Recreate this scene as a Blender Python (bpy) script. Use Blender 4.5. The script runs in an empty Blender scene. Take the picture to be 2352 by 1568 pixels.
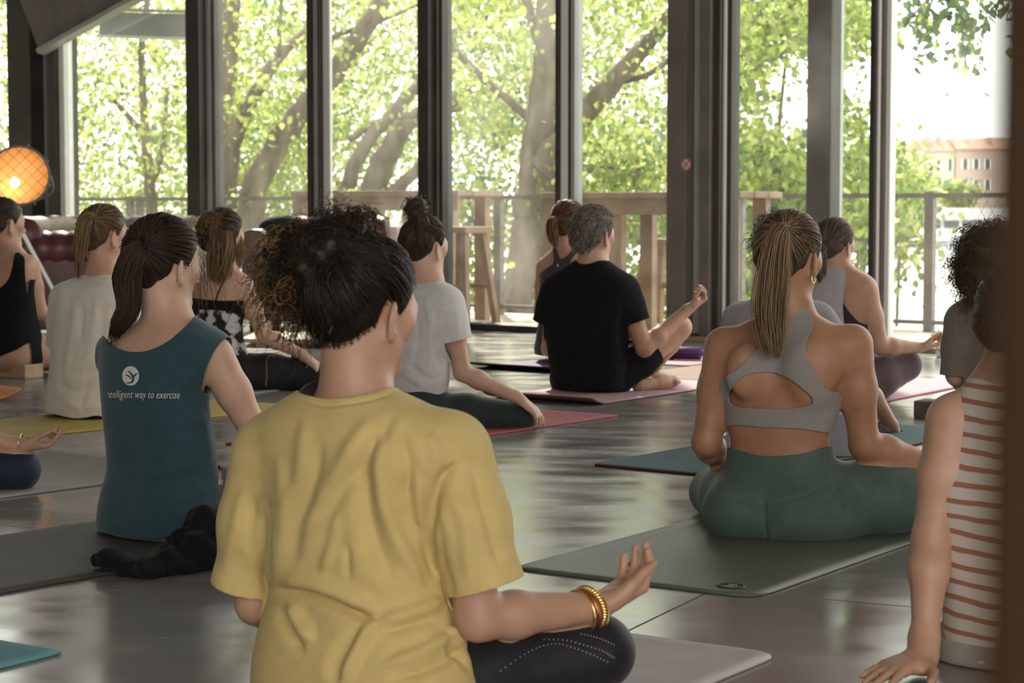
import bpy, bmesh, math, random
import numpy as np
from mathutils import Vector, Matrix
rng = np.random.default_rng(7); random.seed(7)
scene = bpy.context.scene
COL = scene.collection
# ------------------------------------------------------------------ camera
HC, F, TP = 0.9, 4573.0, 304.0/4573.0
PIT = math.atan(TP)
FW = np.array([0, math.cos(PIT), -math.sin(PIT)]); UP = np.array([0, math.sin(PIT), math.cos(PIT)])
CAM = np.array([0, 0, HC])
cd = bpy.data.cameras.new('camera'); cam = bpy.data.objects.new('camera', cd); COL.objects.link(cam)
cam.location = (0, 0, HC); cam.rotation_euler = (math.pi/2-PIT, 0, 0)
cd.sensor_width = 36.0; cd.lens = F/2352.0*36.0; cd.clip_start = 0.05; cd.clip_end = 2000
cd.dof.use_dof = True; cd.dof.focus_distance = 5.4; cd.dof.aperture_fstop = 7.0
scene.camera = cam
# ------------------------------------------------------------------ world, sun, daylight, exposure
w = bpy.data.worlds.new('hazy_sky'); scene.world = w; w.use_nodes = True
bg = w.node_tree.nodes['Background']; bg.inputs[0].default_value = (1.0, 0.985, 0.95, 1); bg.inputs[1].default_value = 3.4
w.cycles.sampling_method = 'MANUAL'; w.cycles.sample_map_resolution = 64
SUN_AZ, SUN_EL = -5.0, 40.0
sd = bpy.data.lights.new('sun_offscreen', 'SUN'); sd.energy = 8.0; sd.angle = 0.02; sd.color = (1, 0.92, 0.78)
so = bpy.data.objects.new('sun_offscreen', sd); COL.objects.link(so)
_a, _e = math.radians(SUN_AZ), math.radians(SUN_EL)
so.rotation_euler = Vector((math.sin(_a)*math.cos(_e), math.cos(_a)*math.cos(_e), math.sin(_e))).to_track_quat('Z', 'Y').to_euler()
def area(name, loc, target, sx, sy, power, color):
    l = bpy.data.lights.new(name, 'AREA'); l.shape = 'RECTANGLE'; l.size = sx; l.size_y = sy; l.energy = power; l.color = color
    o = bpy.data.objects.new(name, l); COL.objects.link(o); o.location = loc
    o.rotation_euler = (Vector(loc)-Vector(target)).to_track_quat('Z', 'Y').to_euler(); return o
# daylight entering through the glazed opening of the rear wall, in the plane of that opening
area('window_back_offscreen', (2.0, -7.1, 2.6), (2.0, 6.0, 2.6), 9.8, 3.5, 480, (1.0, 0.93, 0.84))
scene.view_settings.view_transform = 'Standard'; scene.view_settings.look = 'None'
scene.view_settings.exposure = 0.06; scene.view_settings.gamma = 1.0; scene.view_settings.use_curve_mapping = False
# ------------------------------------------------------------------ pixel helpers (2352x1568 frame)
def ray(px, py):
    return FW + (px-1176.0)/F*np.array([1., 0, 0]) + (784.0-py)/F*UP
def W(px, py, d):
    r = ray(px, py); return CAM + r*(d/r[1])
def G(px, py, z=0.0):
    r = ray(px, py); return CAM + r*((z-HC)/r[2])
def unit(v):
    v = np.asarray(v, float); return v/max(np.linalg.norm(v), 1e-9)
# window wall line: direction along the wall U_, outward normal N_
WA = np.array([-0.084, 14.70]); _t = math.radians(37.8)
U_ = np.array([math.cos(_t), -math.sin(_t)]); N_ = np.array([math.sin(_t), math.cos(_t)])
def wp(s, n, z): q = WA + U_*s + N_*n; return np.array([q[0], q[1], z])
def s_of(px, n=0.0):
    r = ray(px, 500); o = WA + N_*n
    # t*(rx,ry) = o + s*U
    A = np.array([[r[0], -U_[0]], [r[1], -U_[1]]]); t, s = np.linalg.solve(A, o); return s
def d_of(px, n=0.0):
    return wp(s_of(px, n), n, 0)[1]
# ------------------------------------------------------------------ mesh helpers
def raw_mesh(name, V, Fc, smooth=False):
    me = bpy.data.meshes.new(name)
    V = np.asarray(V, np.float32)
    if isinstance(Fc, np.ndarray):
        n, k = Fc.shape
        me.vertices.add(len(V)); me.vertices.foreach_set('co', V.ravel())
        me.loops.add(n*k); me.loops.foreach_set('vertex_index', Fc.astype(np.int32).ravel())
        me.polygons.add(n); me.polygons.foreach_set('loop_start', np.arange(0, n*k, k, dtype=np.int32))
        me.polygons.foreach_set('loop_total', np.full(n, k, np.int32))
        me.update(calc_edges=True); me.validate()
    else:
        me.from_pydata([tuple(map(float, v)) for v in V], [], [tuple(f) for f in Fc]); me.update()
    if smooth: me.polygons.foreach_set('use_smooth', np.ones(len(me.polygons), bool))
    return me
def add_obj(name, me, mat=None, parent=None, loc=None):
    o = bpy.data.objects.new(name, me); COL.objects.link(o)
    if mat is not None and me is not None and len(me.materials) == 0: me.materials.append(mat)
    if parent is not None: o.parent = parent
    if loc is not None: o.location = loc
    return o
def tag(o, label=None, cat=None, group=None, kind=None):
    if label: o['label'] = label
    if cat: o['category'] = cat
    if group: o['group'] = group
    if kind: o['kind'] = kind
    return o
def thing(name, label, cat, group=None, loc=(0, 0, 0)):
    o = bpy.data.objects.new(name, None); COL.objects.link(o); o.location = [float(c) for c in loc]; o.empty_display_size = 0.1
    return tag(o, label, cat, group)
class MB:
    def __init__(s): s.v = []; s.f = []
    def add(s, V, Fc):
        b = len(s.v); s.v += [tuple(float(c) for c in v) for v in V]; s.f += [tuple(b+i for i in f) for f in Fc]; return s
    def hexa(s, P):   # 8 points: bottom 4 ccw, top 4 ccw
        return s.add(P, [(3, 2, 1, 0), (4, 5, 6, 7), (0, 1, 5, 4), (1, 2, 6, 5), (2, 3, 7, 6), (3, 0, 4, 7)])
    def box(s, c, ax, ay, az):   # centre and half-axis vectors
        c, ax, ay, az = [np.asarray(q, float) for q in (c, ax, ay, az)]
        return s.hexa([c-ax-ay-az, c+ax-ay-az, c+ax+ay-az, c-ax+ay-az, c-ax-ay+az, c+ax-ay+az, c+ax+ay+az, c-ax+ay+az])
    def bar(s, a, b, w, h, up=(0, 0, 1)):  # rectangular bar between a and b
        a, b = np.asarray(a, float), np.asarray(b, float); d = unit(b-a); x = np.cross(d, up)
        if np.linalg.norm(x) < 1e-3: x = np.cross(d, (1, 0, 0))
        x = unit(x); y = np.cross(x, d)
        return s.box((a+b)/2, x*w/2, (b-a)/2, y*h/2)
    def tube(s, pts, rad, n=8, cap=True):
        P = np.asarray(pts, float); m = len(P); R = np.full(m, rad) if np.isscalar(rad) else np.asarray(rad, float)
        T = np.gradient(P, axis=0); T /= np.linalg.norm(T, axis=1)[:, None]+1e-12
        ref = np.array([0, 0, 1.]) if abs(T[0][2]) < 0.9 else np.array([1., 0, 0])
        x = unit(np.cross(T[0], ref)); V = []
        for i in range(m):
            x = unit(x - T[i]*np.dot(x, T[i])); y = np.cross(T[i], x)
            for k in range(n):
                a = 2*math.pi*k/n; V.append(P[i]+R[i]*(math.cos(a)*x+math.sin(a)*y))
        Fc = [(i*n+k, i*n+(k+1) % n, (i+1)*n+(k+1) % n, (i+1)*n+k) for i in range(m-1) for k in range(n)]
        if cap: Fc += [tuple(range(n-1, -1, -1)), tuple((m-1)*n+k for k in range(n))]
        return s.add(V, Fc)
    def lathe(s, prof, o=(0, 0, 0), axis=(0, 0, 1), n=20):   # prof: (r, h)
        ax = unit(axis); x = unit(np.cross(ax, (0, 1, 0.01))); y = np.cross(ax, x); o = np.asarray(o, float); V = []
        for r, h in prof:
            for k in range(n):
                a = 2*math.pi*k/n; V.append(o+ax*h+r*(math.cos(a)*x+math.sin(a)*y))
        m = len(prof)
        Fc = [(i*n+k, i*n+(k+1) % n, (i+1)*n+(k+1) % n, (i+1)*n+k) for i in range(m-1) for k in range(n)]
        return s.add(V, Fc)
    def prism(s, poly, z0, z1):
        n = len(poly); V = [(p[0], p[1], z0) for p in poly]+[(p[0], p[1], z1) for p in poly]
        Fc = [tuple(range(n-1, -1, -1)), tuple(range(n, 2*n))]+[(i, (i+1) % n, n+(i+1) % n, n+i) for i in range(n)]
        return s.add(V, Fc)
    def build(s, name, mat, parent=None, smooth=False, bevel=0):
        o = add_obj(name, raw_mesh(name, s.v, s.f, smooth), mat, parent)
        if bevel:
            m = o.modifiers.new('bevel', 'BEVEL'); m.width = bevel; m.segments = 2; m.limit_method = 'ANGLE'
        return o
def spline(P, n):
    P = np.asarray(P, float); m = len(P); Q = np.vstack([2*P[0]-P[1], P, 2*P[-1]-P[-2]]); out = []
    for t in np.linspace(0, m-1-1e-9, n):
        i = int(t); u = t-i; a, b, c, d = Q[i], Q[i+1], Q[i+2], Q[i+3]
        out.append(0.5*((2*b)+(-a+c)*u+(2*a-5*b+4*c-d)*u*u+(-a+3*b-3*c+d)*u**3))
    return np.array(out)
# ------------------------------------------------------------------ materials
def C4(c): return (c[0], c[1], c[2], 1.0)
def mat(name, col, rough=0.6, col2=None, scale=8.0, metal=0.0, bump=0.0, bscale=60.0, stretch=(1, 1, 1), spec=0.5, sheen=0.0, sss=0.0, emit=None, detail=4.0, lo=0.35, hi=0.65):
    m = bpy.data.materials.new(name); m.use_nodes = True; nt = m.node_tree; N = nt.nodes; L = nt.links
    p = N['Principled BSDF']; p.inputs['Base Color'].default_value = C4(col); p.inputs['Roughness'].default_value = rough
    p.inputs['Metallic'].default_value = metal; p.inputs['Specular IOR Level'].default_value = spec
    if sheen: p.inputs['Sheen Weight'].default_value = sheen; p.inputs['Sheen Roughness'].default_value = 0.5
    if sss:
        p.inputs['Subsurface Weight'].default_value = sss; p.inputs['Subsurface Radius'].default_value = (1, .35, .2); p.inputs['Subsurface Scale'].default_value = 0.012
    if emit: p.inputs['Emission Color'].default_value = C4(emit[0]); p.inputs['Emission Strength'].default_value = emit[1]
    if col2 is not None or bump:
        tc = N.new('ShaderNodeTexCoord'); mp = N.new('ShaderNodeMapping'); L.new(tc.outputs['Object'], mp.inputs[0]); mp.inputs['Scale'].default_value = stretch
    if col2 is not None:
        nz = N.new('ShaderNodeTexNoise'); nz.inputs['Scale'].default_value = scale; nz.inputs['Detail'].default_value = detail; L.new(mp.outputs[0], nz.inputs['Vector'])
        cr = N.new('ShaderNodeValToRGB'); cr.color_ramp.elements[0].position = lo; cr.color_ramp.elements[1].position = hi
        cr.color_ramp.elements[0].color = C4(col); cr.color_ramp.elements[1].color = C4(col2); L.new(nz.outputs['Fac'], cr.inputs[0]); L.new(cr.outputs[0], p.inputs['Base Color'])
    if bump:
        n2 = N.new('ShaderNodeTexNoise'); n2.inputs['Scale'].default_value = bscale; n2.inputs['Detail'].default_value = 3; L.new(mp.outputs[0], n2.inputs['Vector'])
        b = N.new('ShaderNodeBump'); b.inputs['Strength'].default_value = bump; b.inputs['Distance'].default_value = 0.01; L.new(n2.outputs['Fac'], b.inputs['Height']); L.new(b.outputs[0], p.inputs['Normal'])
    return m
def glass_mat(name, dirt=0.05, refl=0.05):
    m = bpy.data.materials.new(name); m.use_nodes = True; nt = m.node_tree; N = nt.nodes; L = nt.links
    N.remove(N['Principled BSDF']); out = N['Material Output']
    tr = N.new('ShaderNodeBsdfTransparent'); tr.inputs[0].default_value = (0.93, 0.95, 0.93, 1)
    gl = N.new('ShaderNodeBsdfGlossy'); gl.inputs['Roughness'].default_value = 0.02
    lw = N.new('ShaderNodeLayerWeight'); lw.inputs[0].default_value = 0.5; pw = N.new('ShaderNodeMath'); pw.operation = 'POWER'; pw.inputs[1].default_value = 4.0; L.new(lw.outputs['Facing'], pw.inputs[0])
    fr = N.new('ShaderNodeMath'); fr.operation = 'MULTIPLY_ADD'; fr.inputs[1].default_value = 0.8; fr.inputs[2].default_value = 0.04; L.new(pw.outputs[0], fr.inputs[0])
    mx = N.new('ShaderNodeMixShader'); L.new(fr.outputs[0], mx.inputs[0]); L.new(tr.outputs[0], mx.inputs[1]); L.new(gl.outputs[0], mx.inputs[2])
    # dust on the pane
    df = N.new('ShaderNodeBsdfTranslucent'); df.inputs[0].default_value = (0.8, 0.78, 0.74, 1)
    tc = N.new('ShaderNodeTexCoord'); nz = N.new('ShaderNodeTexNoise'); nz.inputs['Scale'].default_value = 1.6; nz.inputs['Detail'].default_value = 8; L.new(tc.outputs['Object'], nz.inputs['Vector'])
    mr = N.new('ShaderNodeMapRange'); mr.inputs[1].default_value = 0.45; mr.inputs[2].default_value = 0.75; mr.inputs[3].default_value = dirt*0.35; mr.inputs[4].default_value = dirt*2.2; L.new(nz.outputs['Fac'], mr.inputs[0])
    m2 = N.new('ShaderNodeMixShader'); L.new(mr.outputs[0], m2.inputs[0]); L.new(mx.outputs[0], m2.inputs[1]); L.new(df.outputs[0], m2.inputs[2])
    L.new(m2.outputs[0], out.inputs[0]); return m
def leaf_mat(name, hue=(0.20, 0.30, 0.05)):
    m = bpy.data.materials.new(name); m.use_nodes = True; nt = m.node_tree; N = nt.nodes; L = nt.links
    N.remove(N['Principled BSDF']); out = N['Material Output']
    at = N.new('ShaderNodeAttribute'); at.attribute_name = 'tint'
    d = N.new('ShaderNodeBsdfDiffuse'); t = N.new('ShaderNodeBsdfTranslucent'); g = N.new('ShaderNodeBsdfGlossy'); g.inputs['Roughness'].default_value = 0.4
    L.new(at.outputs['Color'], d.inputs[0])
    hs = N.new('ShaderNodeHueSaturation'); hs.inputs['Value'].default_value = 1.6; hs.inputs['Saturation'].default_value = 0.9; L.new(at.outputs['Color'], hs.inputs['Color']); L.new(hs.outputs[0], t.inputs[0])
    m1 = N.new('ShaderNodeMixShader'); m1.inputs[0].default_value = 0.62; L.new(d.outputs[0], m1.inputs[1]); L.new(t.outputs[0], m1.inputs[2])
    m2 = N.new('ShaderNodeMixShader'); m2.inputs[0].default_value = 0.05; L.new(m1.outputs[0], m2.inputs[1]); L.new(g.outputs[0], m2.inputs[2])
    L.new(m2.outputs[0], out.inputs[0]); return m
M = {}
M['steel_dark'] = mat('dark_painted_steel', (0.035, 0.031, 0.027), 0.45, (0.055, 0.05, 0.043), 3)
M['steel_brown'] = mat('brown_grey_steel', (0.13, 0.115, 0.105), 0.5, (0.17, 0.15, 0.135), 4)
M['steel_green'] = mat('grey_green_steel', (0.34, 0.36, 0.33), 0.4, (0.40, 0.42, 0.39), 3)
M['alu'] = mat('brightened_aluminium', (0.78, 0.79, 0.75), 0.3, (0.84, 0.85, 0.81), 5)  # pale frame metal, albedo raised to stand for light caught on the strips
M['glass'] = glass_mat('dusty_window_glass', 0.018)
M['glass_dusty'] = glass_mat('very_dusty_window_glass', 0.03)
M['wall'] = mat('grey_plaster', (0.30, 0.29, 0.27), 0.8, (0.36, 0.35, 0.33), 2)
M['ceiling'] = mat('ceiling_boards', (0.28, 0.26, 0.24), 0.8, (0.33, 0.31, 0.28), 2)
M['bark'] = mat('grey_brown_bark', (0.12, 0.095, 0.07), 0.9, (0.27, 0.22, 0.165), 6, bump=0.8, bscale=14, stretch=(1, 1, 0.25))
M['wood_grey'] = mat('weathered_timber', (0.30, 0.19, 0.13), 0.75, (0.42, 0.30, 0.22), 5, stretch=(1, 1, 1), bump=0.2, bscale=40)
M['deck'] = mat('deck_boards', (0.36, 0.31, 0.26), 0.7, (0.46, 0.41, 0.35), 4)
M['leaf'] = leaf_mat('leaf_green')
# ------------------------------------------------------------------ floor: polished concrete slabs
def floor_mat():
    m = bpy.data.materials.new('polished_concrete'); m.use_nodes = True; nt = m.node_tree; N = nt.nodes; L = nt.links; p = N['Principled BSDF']
    tc = N.new('ShaderNodeTexCoord'); mp = N.new('ShaderNodeMapping'); mp.inputs['Rotation'].default_value = (0, 0, 0.66); mp.inputs['Scale'].default_value = (0.5, 1.2, 1); L.new(tc.outputs['Object'], mp.inputs[0])
    n1 = N.new('ShaderNodeTexNoise'); n1.inputs['Scale'].default_value = 0.9; n1.inputs['Detail'].default_value = 6; L.new(mp.outputs[0], n1.inputs['Vector'])
    cr = N.new('ShaderNodeValToRGB'); cr.color_ramp.elements[0].position = 0.3; cr.color_ramp.elements[1].position = 0.7
    cr.color_ramp.elements[0].color = (0.19, 0.175, 0.165, 1); cr.color_ramp.elements[1].color = (0.28, 0.262, 0.248, 1); L.new(n1.outputs['Fac'], cr.inputs[0]); L.new(cr.outputs[0], p.inputs['Base Color'])
    n2 = N.new('ShaderNodeTexNoise'); n2.inputs['Scale'].default_value = 5; n2.inputs['Detail'].default_value = 8; L.new(mp.outputs[0], n2.inputs['Vector'])
    mr = N.new('ShaderNodeMapRange'); mr.inputs[1].default_value = 0.35; mr.inputs[2].default_value = 0.7; mr.inputs[3].default_value = 0.14; mr.inputs[4].default_value = 0.30; L.new(n2.outputs['Fac'], mr.inputs[0]); L.new(mr.outputs[0], p.inputs['Roughness'])
    n3 = N.new('ShaderNodeTexNoise'); n3.inputs['Scale'].default_value = 1.8; n3.inputs['Detail'].default_value = 2; L.new(mp.outputs[0], n3.inputs['Vector'])
    b = N.new('ShaderNodeBump'); b.inputs['Strength'].default_value = 0.08; b.inputs['Distance'].default_value = 0.006; L.new(n3.outputs['Fac'], b.inputs['Height']); L.new(b.outputs[0], p.inputs['Normal'])
    p.inputs['Specular IOR Level'].default_value = 1.0
    return m
M['floor'] = floor_mat()
M['joint'] = mat('joint_filler', (0.03, 0.028, 0.026), 0.8)
# base under the slabs
fb = MB()
RX0, RX1, RY0 = -9.0, 9.0, -7.0
def wall_y(x): return WA[1] + (x-WA[0])*U_[1]/U_[0]
poly = [(RX0, RY0), (RX1, RY0), (RX1, wall_y(RX1)), (RX0, wall_y(RX0))]
fb.prism(poly, -0.25, -0.012)
floor = fb.build('floor', M['joint']); floor['kind'] = 'structure'
# slabs laid parallel to the window wall; joint origin taken from the cut beside the green mat
J0 = G(2068, 1391)[:2]; SL = 3.0
A2 = math.radians(-37.8+21)   # joints run a little off the wall line
ju = unit(G(2068, 1391)[:2]-G(1745, 1362)[:2]); jv = np.array([-ju[1], ju[0]])
def clip_poly(P, a, b, c):   # keep a*x+b*y<=c
    out = []
    for i in range(len(P)):
        p, q = P[i], P[(i+1) % len(P)]; fp, fq = a*p[0]+b*p[1]-c, a*q[0]+b*q[1]-c
        if fp <= 0: out.append(p)
        if (fp < 0 < fq) or (fq < 0 < fp):
            t = fp/(fp-fq); out.append((p[0]+t*(q[0]-p[0]), p[1]+t*(q[1]-p[1])))
    return out
for i in range(-8, 9):
    for j in range(-4, 8):
        o = J0 + ju*(i*SL-0.45) + jv*(j*SL); g = 0.0035
        P = [tuple(o+ju*a+jv*b) for a, b in ((g, g), (SL-g, g), (SL-g, SL-g), (g, SL-g))]
        P = clip_poly(P, -1, 0, -RX0); P = clip_poly(P, 1, 0, RX1) if P else P; P = clip_poly(P, 0, -1, -RY0) if P else P
        P = clip_poly(P, N_[0], N_[1], float(np.dot(N_, WA))) if P else P
        if len(P) < 3: continue
        MB().prism(P, -0.012, 0.0).build('slab', M['floor'], floor)
# ------------------------------------------------------------------ room shell
CZ = 5.2
def struct(name, mb, m, parent=None, bevel=0):
    o = mb.build(name, m, parent, bevel=bevel)
    if parent is None: o['kind'] = 'structure'
    return o
mb = MB()
mb.prism([(RX0, RY0), (RX1, RY0), (RX1, wall_y(RX1)), (RX0, wall_y(RX0))], CZ, CZ+0.2)
struct('ceiling', mb, M['ceiling'])
mb = MB(); mb.prism([(RX0-0.2, RY0), (RX0, RY0), (RX0, wall_y(RX0)), (RX0-0.2, wall_y(RX0))], -0.25, CZ+0.2); struct('wall_left', mb, M['wall'])
mb = MB(); mb.prism([(RX1, RY0), (RX1+0.2, RY0), (RX1+0.2, wall_y(RX1)), (RX1, wall_y(RX1))], -0.25, CZ+0.2); struct('wall_right', mb, M['wall'])
mb = MB()   # rear wall with a wide window opening
for a, b, z0, z1 in ((RX0, -3, -0.25, CZ), (7, RX1, -0.25, CZ), (-3, 7, -0.25, 0.8), (-3, 7, 4.4, CZ)):
    mb.prism([(a, RY0-0.2), (b, RY0-0.2), (b, RY0), (a, RY0)], z0, z1)
struct('wall_back', mb, M['wall'])
# ------------------------------------------------------------------ window wall
ZT = CZ
def wbox(px0, px1, n0, n1, z0=0.0, z1=ZT, npl=0.0):
    s0, s1 = s_of(px0, npl), s_of(px1, npl)
    return MB().prism([wp(s, n, 0)[:2] for s, n in ((s0, n0), (s1, n0), (s1, n1), (s0, n1))], z0, z1)
front = thing('wall_front', 'window wall of tall glazed bays in dark steel frames', 'wall'); front['kind'] = 'structure'; del front['category']
# steel columns (front faces at n=0; strips are frame colours, the pale ones brightened for window light)
def part(mb, name, m, parent=front, bevel=0.004): return mb.build(name, m, parent, bevel=bevel)
part(wbox(-330, 5, 0.0, 0.02), 'panel', M['glass'], bevel=0)
part(wbox(32, 84, -0.05, 0.25), 'column', M['steel_dark'])
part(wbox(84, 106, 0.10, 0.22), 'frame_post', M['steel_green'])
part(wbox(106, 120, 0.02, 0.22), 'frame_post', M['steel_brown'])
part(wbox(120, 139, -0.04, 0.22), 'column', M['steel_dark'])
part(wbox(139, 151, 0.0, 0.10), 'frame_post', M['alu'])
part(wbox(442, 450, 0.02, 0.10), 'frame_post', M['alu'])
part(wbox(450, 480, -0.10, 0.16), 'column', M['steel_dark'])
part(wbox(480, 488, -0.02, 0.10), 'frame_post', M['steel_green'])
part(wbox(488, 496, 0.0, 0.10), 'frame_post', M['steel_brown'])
part(wbox(712, 721, -0.03, 0.10), 'frame_post', M['steel_dark'])
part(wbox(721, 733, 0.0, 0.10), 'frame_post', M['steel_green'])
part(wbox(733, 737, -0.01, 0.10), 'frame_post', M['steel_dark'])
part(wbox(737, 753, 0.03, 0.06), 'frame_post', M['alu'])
part(wbox(979, 1004, -0.10, 0.12), 'column', M['steel_dark'])
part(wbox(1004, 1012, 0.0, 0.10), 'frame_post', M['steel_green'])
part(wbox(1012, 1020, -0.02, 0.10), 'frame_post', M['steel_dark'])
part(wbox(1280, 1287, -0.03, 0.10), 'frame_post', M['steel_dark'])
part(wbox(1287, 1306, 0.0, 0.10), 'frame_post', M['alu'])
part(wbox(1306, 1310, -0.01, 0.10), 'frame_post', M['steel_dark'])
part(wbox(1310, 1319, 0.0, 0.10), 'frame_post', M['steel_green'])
colm = part(wbox(1556, 1600, -0.14, 0.20), 'column', M['steel_brown'])
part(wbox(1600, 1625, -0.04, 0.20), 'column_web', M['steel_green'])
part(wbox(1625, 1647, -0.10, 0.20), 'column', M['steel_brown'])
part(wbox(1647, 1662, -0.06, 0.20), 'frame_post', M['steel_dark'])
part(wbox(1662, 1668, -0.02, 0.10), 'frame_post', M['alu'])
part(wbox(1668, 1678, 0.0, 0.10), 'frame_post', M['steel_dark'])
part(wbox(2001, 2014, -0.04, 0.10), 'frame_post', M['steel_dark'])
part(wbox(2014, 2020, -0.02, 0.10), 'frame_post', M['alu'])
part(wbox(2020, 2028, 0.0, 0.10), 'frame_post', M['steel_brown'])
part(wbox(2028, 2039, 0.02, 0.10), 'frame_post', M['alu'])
part(wbox(2420, 2480, -0.1, 0.2), 'column', M['steel_dark'])
# sill and head rails
part(wbox(-330, 2480, -0.05, 0.16, 0.0, 0.05), 'sill_rail', M['steel_dark'])
part(wbox(1560, 2480, -0.16, -0.05, 0.0, 0.035), 'sill_board', mat('sill_wood', (0.36, 0.25, 0.15), 0.6, (0.45, 0.33, 0.2), 6))
part(wbox(-330, 2480, -0.08, 0.18, 4.6, ZT), 'head_beam', M['steel_dark'])
k = 1
for a, b, dusty in ((151, 442, 0), (496, 712, 0), (753, 979, 1), (1020, 1280, 1), (1319, 1556, 0), (1678, 2001, 0), (2039, 2420, 0)):
    o = wbox(a-1, b+1, 0.045, 0.051, 0.05, 4.6).build('window_%d' % k, M['glass_dusty' if dusty else 'glass']); o['kind'] = 'structure'; k += 1
# sliding-door leaf seen through the first bay (pane standing a little behind)
# sticker on the steel column
st = thing('prohibition_sticker', 'small round red-rimmed sticker with a crossed-out sign on the steel column', 'sticker', loc=wp(s_of(1575, -0.14), -0.141, 1.2))
cz = 0.9+(480-378)/F*d_of(1575, -0.14); sc_ = s_of(1575.5, -0.14)
def disc(r0, r1, n, m, name, ang=40):
    V = []; Fc = []
    for i in range(ang):
        a = 2*math.pi*i/ang
        for r in (r0, r1): V.append(wp(sc_+r*math.cos(a), n, cz+r*math.sin(a)))
    for i in range(ang): Fc.append((2*i, 2*i+1, (2*i+3) % (2*ang), (2*i+2) % (2*ang)))
    o = MB().add(V, Fc).build(name, m, st)
    return o
st.location = (0, 0, 0)
rs = 14.5/F*d_of(1575, -0.14)
M['st_red'] = mat('sticker_red', (0.55, 0.13, 0.11), 0.5); M['st_white'] = mat('sticker_white', (0.62, 0.58, 0.55), 0.5); M['st_blk'] = mat('sticker_black', (0.05, 0.04, 0.04), 0.5)
disc(0.0005, rs*0.86, -0.1415, M['st_white'], 'backing'); disc(rs*0.76, rs, -0.1425, M['st_red'], 'rim')
mb = MB()
for s1 in (-1, 1): mb.bar(wp(sc_-0.55*rs, -0.143, cz-0.55*rs*s1), wp(sc_+0.55*rs, -0.143, cz+0.55*rs*s1), rs*0.14, 0.002, up=(N_[0], N_[1], 0))
mb.build('cross', M['st_blk'], st)
mb = MB(); mb.bar(wp(sc_-0.7*rs, -0.1445, cz+0.7*rs), wp(sc_+0.7*rs, -0.1445, cz-0.7*rs), rs*0.16, 0.002, up=(N_[0], N_[1], 0)); mb.build('slash', M['st_red'], st)
# inclined steel roof brace at the left end, inside the wall (I section), and the terrace beam outside
br = thing('steel_brace', 'brown inclined I-beam brace crossing above the first window bay', 'beam')
dB = d_of(110)-0.25
a0, a1 = W(92, 120, dB), W(560, -140, d_of(560)-0.45)
dirb = unit(a1-a0); upb = unit(np.cross(np.array([1, 0, 0.])*0+np.array([0, -1, 0.]), dirb)); upb = upb if upb[2] > 0 else -upb
MB().box((a0+a1)/2+upb*0.0, np.array([U_[0], U_[1], 0])*0+np.array([0, 0.14, 0]), (a1-a0)/2, upb*0.018).build('lower_flange', M['steel_green'], br)
MB().box((a0+a1)/2+upb*0.30, np.array([0, 0.012, 0]), (a1-a0)/2, upb*0.29).build('web', M['steel_brown'], br)
MB().box((a0+a1)/2+upb*0.60, np.array([0, 0.14, 0]), (a1-a0)/2, upb*0.018).build('upper_flange', M['steel_green'], br)
tb = thing('terrace_beam', 'grey horizontal steel beam under the terrace canopy outside the first window', 'beam')
dT = d_of(350, 0.9); p0, p1 = W(230, 55, dT), W(470, 62, dT-0.5)
MB().bar(p0, p1, 0.02, 0.22).build('web', M['steel_green'], tb); MB().bar(p0-np.array([0, 0, .11]), p1-np.array([0, 0, .11]), 0.14, 0.02).build('lower_flange', M['alu'], tb)
MB().bar(p0+np.array([0, 0, .13]), p1+np.array([0, 0, .13]), 0.14, 0.02).build('upper_flange', M['steel_green'], tb)
# ------------------------------------------------------------------ terrace
deck = thing('terrace_deck', 'sunlit timber terrace deck outside the windows', 'deck'); deck['kind'] = 'structure'; del deck['category']
s0, s1 = s_of(-500), s_of(2900)
nb = 14
for i in range(nb):
    n0 = 0.20+i*0.145
    MB().prism([wp(s, n, 0)[:2] for s, n in ((s0, n0), (s1, n0), (s1, n0+0.138), (s0, n0+0.138))], -0.06, -0.01).build('plank', M['deck'], deck)
NR = 2.0   # railing line
rail = thing('terrace_railing', 'grey metal terrace railing with posts, top rail and wire mesh', 'railing')
M['rail'] = mat('galvanised_rail', (0.20, 0.18, 0.165), 0.55, (0.26, 0.24, 0.22), 5)
mb = MB(); mb.bar(wp(s0, NR, 1.0), wp(s1, NR, 1.0), 0.05, 0.035); mb.build('top_rail', M['rail'], rail)
mb = MB(); mb.bar(wp(s0, NR, 0.06), wp(s1, NR, 0.06), 0.04, 0.03); mb.build('bottom_rail', M['rail'], rail)
mb = MB(); mb.bar(wp(s0, NR, 0.66), wp(s1, NR, 0.66), 0.006, 0.006); mb.build('wire', M['rail'], rail)
for px in (-60, 300, 322, 512, 1146, 1700, 2137, 2560):
    s = s_of(px, NR); MB().prism([wp(s+a, NR+b, 0)[:2] for a, b in ((-.035, -.03), (.035, -.03), (.035, .03), (-.035, .03))], -0.05, 1.03).build('post', M['rail'], rail)
# diamond wire mesh
V = []; E = []
mesh_mb = MB(); step = 0.085
sa, sb = s_of(480, NR), s_of(2400, NR)
for sgn in (1, -1):
    s = sa-1.0
    while s < sb+1.0:
        x0, x1 = (s, s+0.9*0.6)
        if sgn < 0: x0, x1 = x1, x0
        mesh_mb.bar(wp(x0, NR, 0.07), wp(x1, NR, 0.98), 0.0025, 0.0025, up=(N_[0], N_[1], 0)); s += step
o = mesh_mb.build('wire_mesh', M['rail'], rail); o['kind'] = 'stuff'
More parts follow.
